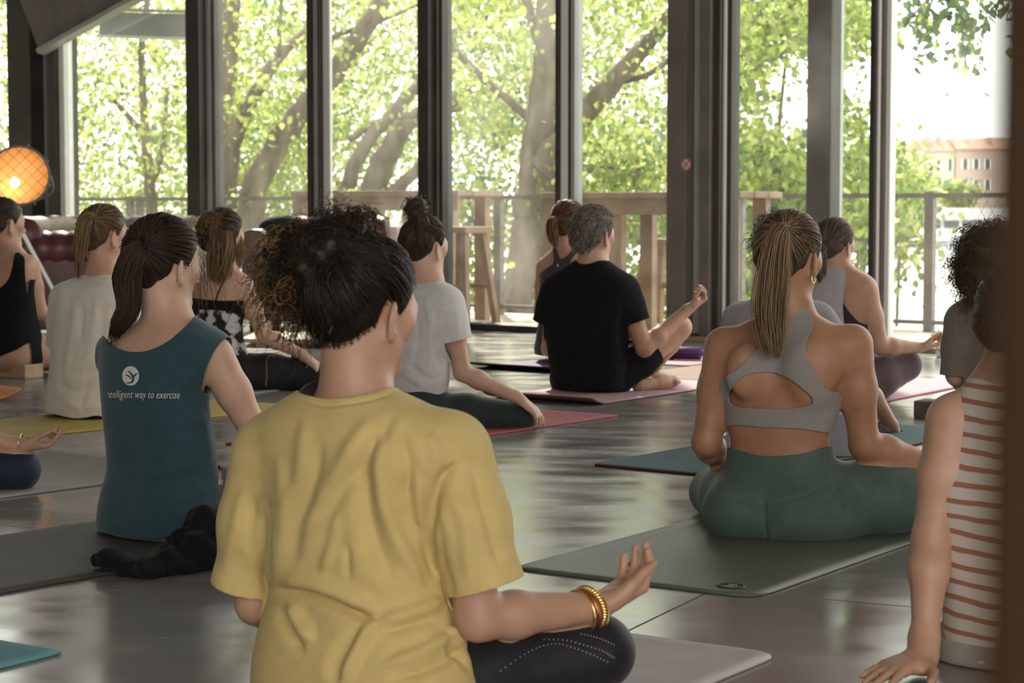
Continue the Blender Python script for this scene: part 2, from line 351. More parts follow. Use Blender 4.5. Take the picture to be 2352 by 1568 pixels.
# outdoor canopy post
po = thing('canopy_post', 'rust-stained dark steel post with a pale strip standing on the terrace', 'post')
M['post_rust'] = mat('stained_steel', (0.028, 0.024, 0.024), 0.8, (0.075, 0.056, 0.05), 2.2, spec=0.2, stretch=(1, 1, 0.6))
NP = 0.75
def pbox(px0, px1, n0, n1): return MB().prism([wp(s, n, 0)[:2] for s, n in ((s_of(px0, n0), n0), (s_of(px1, n0), n0), (s_of(px1, n0), n1), (s_of(px0, n0), n1))], -0.03, 4.4)
pbox(1851, 1904, NP, NP+0.02).build('flange', M['post_rust'], po); pbox(1904, 1928, NP+0.01, NP+0.05).build('strip', M['steel_green'], po)
pbox(1874, 1882, NP+0.02, NP+0.2).build('web', M['post_rust'], po)
# ------------------------------------------------------------------ bar tables and stools on the terrace
def bar_table(px0, px1, py, n, legs, label, apron=0.12):
    t = thing('bar_table', label, 'table', 'timber bar tables on the terrace')
    sA, sB = s_of(px0, n), s_of(px1, n); d = wp((sA+sB)/2, n, 0)[1]; zt = 0.9+(480-py)/F*d
    for i in range(3):
        MB().prism([wp(s, q, 0)[:2] for s, q in ((sA, n+i*0.2), (sB, n+i*0.2), (sB, n+i*0.2+0.19), (sA, n+i*0.2+0.19))], zt-0.045, zt).build('plank', M['wood_grey'], t, bevel=0.004)
    MB().prism([wp(s, q, 0)[:2] for s, q in ((sA+.03, n+.03), (sB-.03, n+.03), (sB-.03, n+.06), (sA+.03, n+.06))], zt-0.045-apron, zt-0.045).build('apron', M['wood_grey'], t)
    for lp in legs:
        s = s_of(lp, n+0.1)
        for q in (n+0.06, n+0.47):
            MB().prism([wp(s+a, q+b, 0)[:2] for a, b in ((-.055, 0), (.055, 0), (.055, .07), (-.055, .07))], -0.01, zt-0.045).build('leg', M['wood_grey'], t)
    return t
bar_table(1240, 1700, 441, 0.55, (1262, 1420, 1682), 'long weathered timber bar table beyond the dark-shirted man')
bar_table(745, 1052, 438, 0.75, (868, 1036), 'weathered timber bar table behind the woman with the high bun')
bar_table(668, 720, 438, 0.85, (690,), 'end of a timber bar table beside the narrow window post', 0.05)
def stool(px, py, n, label):
    t = thing('bar_stool', label, 'stool', 'timber stools on the terrace'); s = s_of(px, n); d = wp(s, n, 0)[1]; zt = 0.9+(480-py)/F*d
    MB().prism([wp(s+a, n+b, 0)[:2] for a, b in ((-.17, -.17), (.17, -.17), (.17, .17), (-.17, .17))], zt-0.05, zt).build('seat', M['wood_grey'], t, bevel=0.006)
    for a in (-1, 1):
        for b in (-1, 1): MB().bar(wp(s+a*.11, n+b*.11, zt-.05), wp(s+a*.19, n+b*.19, -0.01), 0.05, 0.05, up=(N_[0], N_[1], 0)).build('leg', M['wood_grey'], t)
    for b in (-1, 1): MB().bar(wp(s-.165, n+b*.165, .3), wp(s+.165, n+b*.165, .3), 0.035, 0.035).build('stretcher', M['wood_grey'], t)
    return t
stool(1062, 520, 0.45, 'tall timber stool with splayed legs at the left bar table end')
stool(1530, 548, 1.55, 'slim timber stool behind the steel column and the long bar table')
stool(905, 520, 0.45, 'tall timber stool tucked behind the high-bun woman')
# ------------------------------------------------------------------ river, banks, far shore
M['water'] = mat('river_surface', (0.30, 0.32, 0.30), 0.18, bump=0.25, bscale=3.0, spec=0.9)
wat = MB().add([(-400, 22, -3.0), (600, 22, -3.0), (600, 310, -3.0), (-400, 310, -3.0)], [(0, 1, 2, 3)]).build('river_water', M['water']); tag(wat, 'wide bright river beyond the terrace', 'water', kind='stuff')
M['earth'] = mat('bank_earth', (0.12, 0.11, 0.06), 0.9, (0.16, 0.17, 0.07), 2)
V = []; Fc = []
prof = [(15.0, -2.2), (19, -1.6), (24, -1.8), (30, -3.05)]
for i, x in enumerate(np.linspace(-26, 14, 30)):
    for (y, z) in prof: V.append((x, y+(3.0-x*0.55 if x < 3 else 1.3), z+0.15*math.sin(i*1.7+y)))
for i in range(29):
    for j in range(3): Fc.append((i*4+j, (i+1)*4+j, (i+1)*4+j+1, i*4+j+1))
bk = MB().add(V, Fc).build('river_bank', M['earth'], smooth=True); bk['kind'] = 'structure'
fs = MB(); fs.hexa([(-400, 300, -3.2), (600, 300, -3.2), (600, 420, -3.2), (-400, 420, -3.2), (-400, 304, 0.2), (600, 304, 0.2), (600, 420, 1.0), (-400, 420, 1.0)]); o = fs.build('far_quay', mat('quay_stone', (0.5, 0.47, 0.43), 0.9)); o['kind'] = 'structure'
# ------------------------------------------------------------------ far shore: houses, boat, shrub
M['facade_a'] = mat('pale_pink_render', (0.48, 0.36, 0.30), 0.9, (0.54, 0.41, 0.35), 0.3); M['facade_b'] = mat('pale_ochre_render', (0.58, 0.50, 0.40), 0.9, (0.62, 0.54, 0.44), 0.3)
M['roof'] = mat('clay_roof', (0.36, 0.19, 0.13), 0.9, (0.42, 0.23, 0.16), 1.0); M['farglass'] = mat('far_window', (0.07, 0.075, 0.08), 0.2); M['shutter'] = mat('white_shutter', (0.78, 0.77, 0.74), 0.8)
def far_house(x0, x1, ytop, yroof, d, m, wins, label, chim=()):
    h = thing('riverside_house', label, 'building', 'houses on the far bank')
    a, b = W(x0, ytop, d), W(x1, ytop, d); zb = 0.2; zt = a[2]; dep = 12
    MB().prism([(a[0], d), (b[0], d), (b[0], d+dep), (a[0], d+dep)], zb, zt).build('wall', m, h)
    zr = W(x0, yroof, d)[2]
    MB().add([(a[0], d-.5, zt), (b[0], d-.5, zt), (b[0], d+dep, zt), (a[0], d+dep, zt), (a[0], d+dep/2, zr+1.0), (b[0], d+dep/2, zr+1.0)], [(0, 1, 5, 4), (2, 3, 4, 5), (1, 2, 5), (3, 0, 4), (3, 2, 1, 0)]).build('roof', M['roof'], h)
    for (px, py, ww, hh) in wins:
        c = W(px, py, d); k = d/F
        f = MB().box((c[0], d-0.03, c[2]), (ww*k/2, 0, 0), (0, 0.06, 0), (0, 0, hh*k/2)).build('window', M['farglass'], h)
        for s in (-1, 1): MB().box((c[0]+s*ww*k*0.62, d-0.08, c[2]), (ww*k*0.16, 0, 0), (0, 0.05, 0), (0, 0, hh*k*0.52)).build('shutter', M['shutter'], f)
    for (px, py, ww) in chim:
        c = W(px, py, d+4); k = d/F
        MB().prism([(c[0]-ww*k/2, d+3), (c[0]+ww*k/2, d+3), (c[0]+ww*k/2, d+5), (c[0]-ww*k/2, d+5)], zt-0.5, c[2]).build('chimney', M['facade_a'], h)
far_house(2195, 2420, 342, 328, 306, M['facade_a'], [(2217, 377, 11, 22), (2243, 377, 11, 22), (2270, 377, 11, 22), (2217, 425, 11, 22), (2243, 425, 11, 22), (2270, 425, 11, 22)], 'pinkish stone house with tall shuttered windows and clay roof', [(2218, 318, 8), (2270, 316, 12)])
far_house(2120, 2192, 346, 332, 306, M['facade_b'], [(2155, 378, 9, 26), (2182, 378, 9, 26), (2135, 420, 9, 22), (2158, 420, 9, 22), (2182, 420, 9, 22)], 'cream rendered house with narrow windows beside the pinkish house', [(2128, 312, 14), (2155, 312, 8), (2182, 322, 9)])
far_house(2020, 2118, 352, 340, 335, M['facade_b'], [(2060, 385, 8, 18), (2090, 385, 8, 18)], 'pale house half hidden behind the riverside tree')
# gentle dome-roofed building further off
# moored white boat
bt = thing('river_boat', 'white passenger boat moored on the river', 'boat'); dB2 = 205.0; M['boat_w'] = mat('boat_white', (0.80, 0.80, 0.79), 0.5); M['boat_g'] = mat('boat_windows', (0.06, 0.065, 0.07), 0.15)
def brow(x0, x1, y0, y1, dd=0.0): a, b = W(x0, y1, dB2), W(x1, y0, dB2); return a, b, dd
def bbox(x0, x1, y0, y1, off, dep, m, name, par):
    a, b = W(x0, y1, dB2), W(x1, y0, dB2); return MB().prism([(a[0], dB2+off), (b[0], dB2+off), (b[0], dB2+off+dep), (a[0], dB2+off+dep)], a[2], b[2]).build(name, m, par)
h = bbox(2068, 2500, 527, 566, 0, 5, M['boat_w'], 'hull', bt); bbox(2080, 2500, 505, 527, 0.6, 4, M['boat_w'], 'cabin', bt); bbox(2072, 2500, 478, 503, 0.0, 5, M['boat_w'], 'upper_deck', bt)
for i in range(7): bbox(2086+i*42, 2122+i*42, 507, 524, 0.5, 0.15, M['boat_g'], 'window', bt)
bbox(2068, 2500, 556, 568, -0.05, 5, mat('boat_line', (.35, .36, .38), .6), 'waterline', bt)
# ------------------------------------------------------------------ leaves
def leaves_mesh(name, P, size, tints):
    n = len(P)
    base = np.array([(0, 0, 0), (0.42, 0.28, 0.04), (0.30, 0.62, 0.02), (0, 1.05, -0.05), (-0.30, 0.62, 0.02), (-0.42, 0.28, 0.04)], float)
    a = rng.normal(size=(n, 3)); a[:, 2] -= 0.9; ay = a/np.linalg.norm(a, axis=1)[:, None]
    b = rng.normal(size=(n, 3)); ax = np.cross(ay, b); ax /= np.linalg.norm(ax, axis=1)[:, None]; az = np.cross(ax, ay)
    sz = size*rng.uniform(0.65, 1.25, n)
    V = P[:, None, :]+sz[:, None, None]*(base[None, :, 0:1]*ax[:, None, :]+base[None, :, 1:2]*ay[:, None, :]+base[None, :, 2:3]*az[:, None, :])
    idx = np.array([(0, 1, 2, 3), (0, 3, 4, 5)]); Fc = (np.arange(n)[:, None, None]*6+idx[None]).reshape(-1, 4)
    me = raw_mesh(name, V.reshape(-1, 3), Fc)
    if len(me.vertices) == n*6:
        at = me.color_attributes.new('tint', 'FLOAT_COLOR', 'POINT'); c = np.ones((n, 6, 4), np.float32); c[:, :, :3] = tints[:, None, :]; at.data.foreach_set('color', c.ravel())
    return me
PAL = np.array([(0.19, 0.25, 0.05), (0.26, 0.31, 0.06), (0.33, 0.36, 0.09), (0.12, 0.18, 0.05), (0.07, 0.13, 0.06), (0.38, 0.40, 0.15)])
def tints(n, wts):
    k = rng.choice(len(PAL), n, p=np.array(wts)/sum(wts)); return PAL[k]*rng.uniform(0.75, 1.25, (n, 1))
def foliage(tree, regions, size, wts, name='foliage', per=30, spread=0.34):
    P = []
    for (x0, x1, y0, y1, d0, d1, ncl) in regions:
        for _ in range(ncl):
            d = random.uniform(d0, d1); c = W(random.uniform(x0, x1), random.uniform(y0, y1), d)
            q = rng.normal(size=(per, 3))*np.array([spread, spread, spread*0.85])*random.uniform(0.6, 1.3); P.append(c+q)
    P = np.vstack(P); o = add_obj(name, leaves_mesh(name, P, size, tints(len(P), wts)), M['leaf'], tree); o['kind'] = 'stuff'; return o
def limb(tree, pts, d, name='branch', n=10, wob=1):
    """pts: (px, py, radius in px)"""
    P = np.array([W(x, y, d+dd) for (x, y, r, *q) in pts for dd in [q[0] if q else 0]]); R = np.array([r*d/F for (x, y, r, *q) in pts])
    m = max(6, 5*len(pts)); S = spline(np.hstack([P, R[:, None]]), m); S[1:-1, :3] += rng.normal(size=(m-2, 3))*S[1:-1, 3:4]*0.10*wob
    return MB().tube(S[:, :3], np.maximum(S[:, 3], 0.004), n).build(name, M['bark'], tree, smooth=True)
GT = 'riverside trees beyond the terrace'
# leftmost slender tree
tA = thing('slender_tree', 'slender forked tree outside the first window bay', 'tree', GT)
limb(tA, [(352, 760, 16), (348, 470, 14), (338, 340, 12), (330, 230, 9), (326, 90, 8), (350, -60, 6)], 22, 'trunk'); limb(tA, [(336, 315, 9), (300, 272, 7), (262, 230, 5)], 22); limb(tA, [(345, 430, 8), (372, 350, 7), (385, 200, 5)], 22.5)
limb(tA, [(165, 760, 12), (168, 450, 11), (160, 300, 9), (172, 140, 7)], 23, 'trunk')
foliage(tA, [(-260, 470, -120, 480, 23.5, 30, 420), (60, 470, -120, 440, 19.5, 22, 60), (-200, 480, 440, 700, 23, 28, 150)], 0.072, [5, 6, 4, 1, .5, 2], spread=0.24)
# leaning multi-stem tree
tB = thing('leaning_tree', 'large leaning tree with several grey stems outside the second and third windows', 'tree', GT)
limb(tB, [(560, 560, 36), (600, 395, 30), (690, 255, 26), (770, 165, 24), (840, 60, 22), (905, -40, 18)], 21, 'trunk')
limb(tB, [(520, 480, 26), (535, 330, 19), (585, 215, 16), (650, 120, 13), (735, 50, 10)], 22.5); limb(tB, [(505, 500, 26), (512, 300, 24), (522, 130, 23), (535, -40, 22)], 24, 'trunk')
limb(tB, [(770, 520, 24), (800, 420, 19), (845, 325, 17), (915, 245, 15), (985, 170, 12), (1060, 60, 10)], 23, 'trunk'); limb(tB, [(845, 560, 40), (862, 430, 32), (905, 325, 26), (965, 265, 20), (1070, 220, 12)], 24, 'trunk')
limb(tB, [(880, 470, 20), (930, 415, 15), (990, 365, 12)], 24); limb(tB, [(690, 190, 9), (760, 90, 7), (860, 55, 5), (980, 0, 4)], 21); limb(tB, [(800, 320, 9), (880, 275, 8), (980, 262, 8), (1060, 250, 5)], 23); limb(tB, [(640, 130, 6), (644, 40, 5), (650, -40, 4)], 22)
foliage(tB, [(470, 1010, -150, 290, 24.5, 31, 400), (470, 1010, -150, 300, 18.5, 21, 40), (470, 740, 250, 480, 24, 30, 190), (740, 1010, 280, 430, 24, 30, 60), (470, 720, 440, 640, 24, 28, 110)], 0.072, [5, 6, 4, 1.5, .8, 2], spread=0.24)
# main big trunk
tC = thing('big_trunk_tree', 'big old tree with a thick bare trunk outside the fourth window', 'tree', GT)
limb(tC, [(1185, 880, 78), (1195, 760, 60), (1205, 690, 52), (1222, 560, 52), (1232, 470, 52), (1238, 370, 46), (1250, 240, 36), (1258, 120, 32), (1262, -60, 28)], 20, 'trunk', 16, .6)
limb(tC, [(1245, 390, 36), (1300, 310, 30), (1365, 235, 27), (1440, 150, 22), (1500, 85, 18), (1570, -10, 14)], 19.8); limb(tC, [(1240, 300, 12), (1180, 240, 10), (1110, 180, 9), (1040, 110, 7)], 20.2); limb(tC, [(1255, 150, 12), (1225, 60, 11), (1200, -40, 10)], 20.1)
limb(tC, [(1330, 378, 3), (1420, 388, 4), (1510, 408, 4)], 18.5); limb(tC, [(1400, 190, 9), (1490, 170, 7), (1560, 120, 6)], 20)
foliage(tC, [(1010, 1290, -140, 300, 21.5, 29, 230), (1010, 1160, -140, 260, 17.5, 19.5, 20), (1290, 1570, -140, 440, 21.5, 28, 210), (1420, 1570, -140, 60, 17.5, 19.5, 16), (1320, 1420, -140, 120, 17.5, 19.5, 14), (1330, 1560, 310, 450, 18, 21, 75), (1030, 1190, 240, 440, 22, 28, 40)], 0.072, [6, 6, 4, 2, 1, 2], spread=0.22)
# right-hand group
tD = thing('sunlit_sapling', 'light-leaved young tree outside the right windows beside the canopy post', 'tree', GT)
limb(tD, [(1760, 800, 10), (1772, 500, 8), (1785, 350, 6), (1800, 180, 4), (1820, 20, 3)], 21, 'trunk'); limb(tD, [(1730, 160, 8), (1790, 125, 7), (1850, 92, 5), (1905, 60, 3)], 20); limb(tD, [(1980, 700, 8), (1985, 420, 6), (1975, 260, 4)], 22)
foliage(tD, [(1660, 1950, -130, 115, 18, 25, 150), (1670, 1740, 90, 330, 18, 25, 45), (1680, 1860, 320, 480, 19, 25, 130), (1930, 2030, -120, 90, 18, 24, 34), (1930, 2030, 340, 490, 20, 25, 70), (2030, 2115, 375, 465, 21, 26, 38), (1930, 1990, 260, 330, 20, 25, 10), (1890, 1950, 150, 330, 20, 24, 9)], 0.085, [6, 6, 3, 3, 1.5, 2], spread=0.16)
# hanging branch close to the glass
tE = thing('overhanging_branch', 'dark hanging leafy branch against the pale sky above the river', 'branch')
limb(tE, [(2420, -120, 8), (2260, -60, 6), (2150, -10, 4), (2100, 30, 2)], 16.5); limb(tE, [(2230, -50, 4), (2210, 60, 3), (2222, 170, 1.5)], 16.5, 'twig'); limb(tE, [(2150, -20, 3), (2120, 60, 2), (2095, 150, 1)], 16.5, 'twig')
foliage(tE, [(2060, 2270, -110, -10, 16, 17.2, 34), (2200, 2240, 0, 150, 16.3, 16.8, 15), (2090, 2140, 0, 130, 16.3, 16.8, 10), (2130, 2200, 0, 60, 16.3, 16.8, 6), (2300, 2420, -60, 120, 16, 17, 16)], 0.085, [1, 1, 0, 4, 5, 0], per=9, spread=0.085)
limb(tE, [(2222, 100, 2), (2215, 150, 1.4)], 16.5, 'twig')
# shrubs and creeper growing behind the railing
for i, (x0, x1, y0, y1, dd, ncl, lab) in enumerate(((1030, 1140, 440, 720, 20.5, 46, 'leafy shrub behind the railing left of the thick trunk'), (1290, 1340, 440, 700, 18.5, 20, 'narrow leafy creeper behind the railing right of the thick trunk'), (1430, 1570, 470, 560, 18.5, 30, 'bright leafy shrub under the long bar table'), (1430, 1570, 610, 740, 18.5, 34, 'low leafy shrub at the deck edge under the long bar table'), (1670, 1770, 470, 740, 18.5, 72, 'dense climbing shrub behind the railing right of the steel column'), (1930, 2000, 470, 570, 18.5, 26, 'trailing green shrub between the canopy post and the window post'), (2036, 2082, 470, 600, 17.5, 22, 'trailing willow-like shoot hanging over the railing'), (700, 1010, 470, 720, 20, 40, 'low shrubs behind the railing by the leather sofa'))):
    t = thing('bank_shrub', lab, 'shrub', 'shrubs behind the railing'); c = G((x0+x1)/2, 760); 
    foliage(t, [(x0, x1, y0, y1, dd, dd+2.5, ncl)], 0.085, [5, 5, 3, 3, 1.5, 1], per=24, spread=0.2)
    limb(t, [((x0+x1)/2, y1+150, 4), ((x0+x1)/2+8, (y0+y1)/2, 3), ((x0+x1)/2-6, y0+10, 1.5)], dd+1, 'stem')
t = thing('round_shrub', 'round yellowish shrub on the far quay in front of the houses', 'shrub')
P = np.vstack([W(random.gauss(2200, 22), 455+random.gauss(0, 11)-abs(random.gauss(0, 6)), 296)+rng.normal(size=(60, 3))*0.5 for _ in range(40)])
foo = add_obj('foliage', leaves_mesh('foliage', P, 0.55, tints(len(P), [1, 2, 4, 1, .3, 4])), M['leaf'], t); foo['kind'] = 'stuff'
limb(t, [(2200, 492, 2), (2200, 450, 1.5)], 296, 'stem')
# ------------------------------------------------------------------ implicit body modelling: smooth unions meshed with surface nets
class Field:
    def __init__(s, lo, hi, h):
        s.h = h; s.lo = np.asarray(lo, float); n = np.ceil((np.asarray(hi)-s.lo)/h).astype(int)+1
        s.n = n; s.D = np.full(tuple(n), 0.25, np.float32)
        s.ax = [(s.lo[i]+h*np.arange(n[i])).astype(np.float32) for i in range(3)]
    def block(s, lo, hi):
        a = np.clip(np.floor((np.asarray(lo)-s.lo)/s.h).astype(int), 0, s.n-1); b = np.clip(np.ceil((np.asarray(hi)-s.lo)/s.h).astype(int)+1, 1, s.n)
        sl = tuple(slice(a[i], max(b[i], a[i]+1)) for i in range(3))
        return sl, s.ax[0][sl[0]][:, None, None], s.ax[1][sl[1]][None, :, None], s.ax[2][sl[2]][None, None, :]
    def merge(s, sl, d, k, sub=False):
        a = s.D[sl]
        if sub:
            d = -d; hh = np.clip(0.5-0.5*(a-d)/k, 0, 1); s.D[sl] = a*(1-hh)+d*hh+k*hh*(1-hh)
        else:
            hh = np.clip(0.5+0.5*(a-d)/k, 0, 1); s.D[sl] = a*(1-hh)+d*hh-k*hh*(1-hh)
    def cone(s, a, b, r1, r2, k=0.02, sub=False):
        a, b = np.asarray(a, float), np.asarray(b, float); m = max(r1, r2)+k+0.045
        sl, X, Y, Z = s.block(np.minimum(a, b)-m, np.maximum(a, b)+m); ab = b-a; L2 = max(float(ab@ab), 1e-9)
        t = np.clip(((X-a[0])*ab[0]+(Y-a[1])*ab[1]+(Z-a[2])*ab[2])/L2, 0, 1)
        d = np.sqrt((X-a[0]-t*ab[0])**2+(Y-a[1]-t*ab[1])**2+(Z-a[2]-t*ab[2])**2)-(r1+t*(r2-r1)); s.merge(sl, d, k, sub)
    def ell(s, c, R, A=None, k=0.02, sub=False):   # radii R along the rows of A
        c = np.asarray(c, float); A = np.eye(3) if A is None else np.asarray(A, float); m = max(R)+k+0.045
        sl, X, Y, Z = s.block(c-m, c+m); q = [((X-c[0])*A[i][0]+(Y-c[1])*A[i][1]+(Z-c[2])*A[i][2]) for i in range(3)]
        k0 = np.sqrt(sum((q[i]/R[i])**2 for i in range(3))); k1 = np.sqrt(sum((q[i]/R[i]**2)**2 for i in range(3)))+1e-6
        s.merge(sl, np.where(k0 < 1e-3, -min(R), k0*(k0-1)/k1), k, sub)
    def limb(s, pts, rads, k=0.02):
        for i in range(len(pts)-1): s.cone(pts[i], pts[i+1], rads[i], rads[i+1], k)
    def torso(s, rows, yaw, k=0.02, infl=0.0):
        """rows: dict arrays z, cx, cy, rx, ry (world)"""
        z, cx, cy, rx, ry = [np.asarray(rows[q], float) for q in ('z', 'cx', 'cy', 'rx', 'ry')]
        m = 0.05+k; lo = (min(cx-rx)-m-.05, min(cy-rx)-m-.05, z[0]-m); hi = (max(cx+rx)+m+.05, max(cy+rx)+m+.05, z[-1]+m)
        sl, X, Y, Z = s.block(lo, hi); zz = Z[0, 0]
        zs = np.clip(zz, z[0], z[-1]); f = lambda a: np.interp(zs, z, a).astype(np.float32)[None, None, :]
        c, sn = math.cos(yaw), math.sin(yaw); dx, dy = X-f(cx), Y-f(cy)
        u = dx*c-dy*sn; v = dx*sn+dy*c; a, b = f(rx)+infl, f(ry)+infl; n = 2.25
        k0 = ((np.abs(u)/a)**n+(np.abs(v)/b)**n)**(1/n); d = (k0-1)*np.minimum(a, b); dz = np.maximum(np.maximum(z[0]-zz, zz-z[-1]), 0)[None, None, :]
        d = np.where(dz > 0, np.sqrt(np.maximum(d, 0)**2+dz**2)+np.minimum(d, 0)*0, d); s.merge(sl, d.astype(np.float32), k)
    def surface(s, iso=0.0, smooth=2):
        D = s.D; S = D < iso; any_ = np.argwhere(S)
        if len(any_) == 0: return np.zeros((0, 3)), np.zeros((0, 4), int)
        lo = np.maximum(any_.min(0)-2, 0); hi = np.minimum(any_.max(0)+3, s.n); sl = tuple(slice(lo[i], hi[i]) for i in range(3)); D = D[sl]; S = S[sl]
        nx, ny, nz = D.shape; cnt = np.zeros((nx-1, ny-1, nz-1), np.int8)
        for i in (0, 1):
            for j in (0, 1):
                for k in (0, 1): cnt += S[i:nx-1+i, j:ny-1+j, k:nz-1+k]
        act = (cnt > 0) & (cnt < 8); I = np.argwhere(act); idx = np.full(act.shape, -1, np.int32); idx[act] = np.arange(len(I))
        pos = np.zeros((len(I), 3)); w = np.zeros(len(I)); corners = [(i, j, k) for i in (0, 1) for j in (0, 1) for k in (0, 1)]
        val = {c: D[I[:, 0]+c[0], I[:, 1]+c[1], I[:, 2]+c[2]].astype(float)-iso for c in corners}
        for c in corners:
            for ax in range(3):
                if c[ax] == 0:
                    e = list(c); e[ax] = 1; e = tuple(e); a, b = val[c], val[e]; cr = (a < 0) != (b < 0); t = np.where(cr, a/np.where(np.abs(a-b) < 1e-12, 1, a-b), 0)
                    p = np.array(c, float)[None]+np.zeros((len(I), 3)); p[:, ax] += t; pos[cr] += p[cr]; w[cr] += 1
        V = s.lo+(I+lo+pos/np.maximum(w, 1)[:, None])*s.h; Q = []
        for ax in range(3):
            o1, o2 = [(1, 2), (2, 0), (0, 1)][ax]
            a = [slice(None)]*3; b = [slice(None)]*3; a[ax] = slice(0, -1); b[ax] = slice(1, None)
            ch = S[tuple(a)] != S[tuple(b)]; E = np.argwhere(ch); E = E[(E[:, o1] > 0) & (E[:, o2] > 0) & (E[:, o1] < D.shape[o1]-1) & (E[:, o2] < D.shape[o2]-1)]
            def cid(d1, d2): q = E.copy(); q[:, o1] -= d1; q[:, o2] -= d2; return idx[q[:, 0], q[:, 1], q[:, 2]]
            q = np.stack([cid(1, 1), cid(0, 1), cid(0, 0), cid(1, 0)], 1); ins = S[E[:, 0], E[:, 1], E[:, 2]]; q[~ins] = q[~ins][:, ::-1]; Q.append(q)
        Q = np.vstack(Q); Q = Q[(Q >= 0).all(1)]
        V = relax(V, Q, smooth); return V, Q
def relax(V, Q, it, lam=0.55):
    if it == 0 or len(Q) == 0: return V
    k = Q.shape[1]; a = np.concatenate([Q[:, i] for i in range(k)]); b = np.concatenate([Q[:, (i+1) % k] for i in range(k)])
    i = np.concatenate([a, b]); j = np.concatenate([b, a]); n = len(V); c = np.maximum(np.bincount(i, minlength=n), 1)
    for t in range(it):
        m = np.stack([np.bincount(i, V[j, q], n) for q in range(3)], 1)/c[:, None]; V = V+(m-V)*(lam if t % 2 == 0 else -lam*0.85)
    return V
def tris(Q): return Q if Q.shape[1] == 3 else np.vstack([Q[:, [0, 1, 2]], Q[:, [0, 2, 3]]])
def vnormals(V, T):
    n = np.cross(V[T[:, 1]]-V[T[:, 0]], V[T[:, 2]]-V[T[:, 0]]); N = np.zeros_like(V)
    for k in range(3):
        for q in range(3): N[:, q] += np.bincount(T[:, k], n[:, q], len(V))
    return N/(np.linalg.norm(N, axis=1)[:, None]+1e-12)
def clip_mesh(V, T, g):
    """keep the part of the triangle mesh where g<0, cut along g=0"""
    e = np.linalg.norm(V[T[:200, 0]]-V[T[:200, 1]], axis=1).mean(); g = np.where(np.abs(g) < 0.10*e, -1e-7, g)
    ins = g < 0; c = ins[T].sum(1); keep = T[c == 3]; out = [keep]; newV = []; base = len(V)
    for want in (1, 2):
        t = T[c == want]
        if len(t) == 0: continue
        m = ins[t] if want == 1 else ~ins[t]; r = m.argmax(1); ar = np.arange(len(t))
        a, b, d = t[ar, r], t[ar, (r+1) % 3], t[ar, (r+2) % 3]
        def cut(p, q):
            f = g[p]/(g[p]-g[q]); return V[p]+(V[q]-V[p])*f[:, None]
        n = len(t); i1 = base+np.arange(n); i2 = base+n+np.arange(n); newV += [cut(a, b), cut(a, d)]; base += 2*n
        if want == 1: out.append(np.stack([a, i1, i2], 1))
        else: out += [np.stack([i1, b, d], 1), np.stack([i1, d, i2], 1)]
    V2 = np.vstack([V]+newV); T2 = np.vstack(out); return weld(V2, T2)
def weld(V, T, tol=2e-5):
    key = np.round(V/tol).astype(np.int64); _, first, inv = np.unique(key, axis=0, return_index=True, return_inverse=True); inv = inv.ravel(); T = inv[T]; V = V[first]
    T = T[(T[:, 0] != T[:, 1]) & (T[:, 1] != T[:, 2]) & (T[:, 0] != T[:, 2])]
    used = np.unique(T); mp = np.full(len(V), -1); mp[used] = np.arange(len(used)); return V[used], mp[T]
def sdpoly(P, poly):
    """signed distance to a 2D polygon (negative inside)"""
    poly = np.asarray(poly, float); d = np.full(len(P), 1e18); ins = np.zeros(len(P), bool)
    for i in range(len(poly)):
        a, b = poly[i], poly[(i+1) % len(poly)]; e = b-a; w_ = P-a; t = np.clip((w_@e)/max(e@e, 1e-9), 0, 1); d = np.minimum(d, ((w_-t[:, None]*e)**2).sum(1))
        cc = ((a[1] > P[:, 1]) != (b[1] > P[:, 1])) & (P[:, 0] < (b[0]-a[0])*(P[:, 1]-a[1])/(b[1]-a[1] if b[1] != a[1] else 1e-9)+a[0]); ins ^= cc
    return np.where(ins, -1, 1)*np.sqrt(d)
def project(V):
    d = V-CAM; z = d@FW; return np.stack([1176+F*d[:, 0]/z, 784-F*(d@UP)/z], 1)
_perm = np.random.default_rng(3).random((32, 32, 32))
def vnoise(P):
    i = np.floor(P).astype(int); f = P-i; f = f*f*(3-2*f); r = 0
    for a in (0, 1):
        for b in (0, 1):
            for c in (0, 1): r = r+np.where(a, f[:, 0], 1-f[:, 0])*np.where(b, f[:, 1], 1-f[:, 1])*np.where(c, f[:, 2], 1-f[:, 2])*_perm[(i[:, 0]+a) % 32, (i[:, 1]+b) % 32, (i[:, 2]+c) % 32]
    return r-0.5
def solid(o, th, off=1.0):
    m = o.modifiers.new('thickness', 'SOLIDIFY'); m.thickness = th; m.offset = off; return o
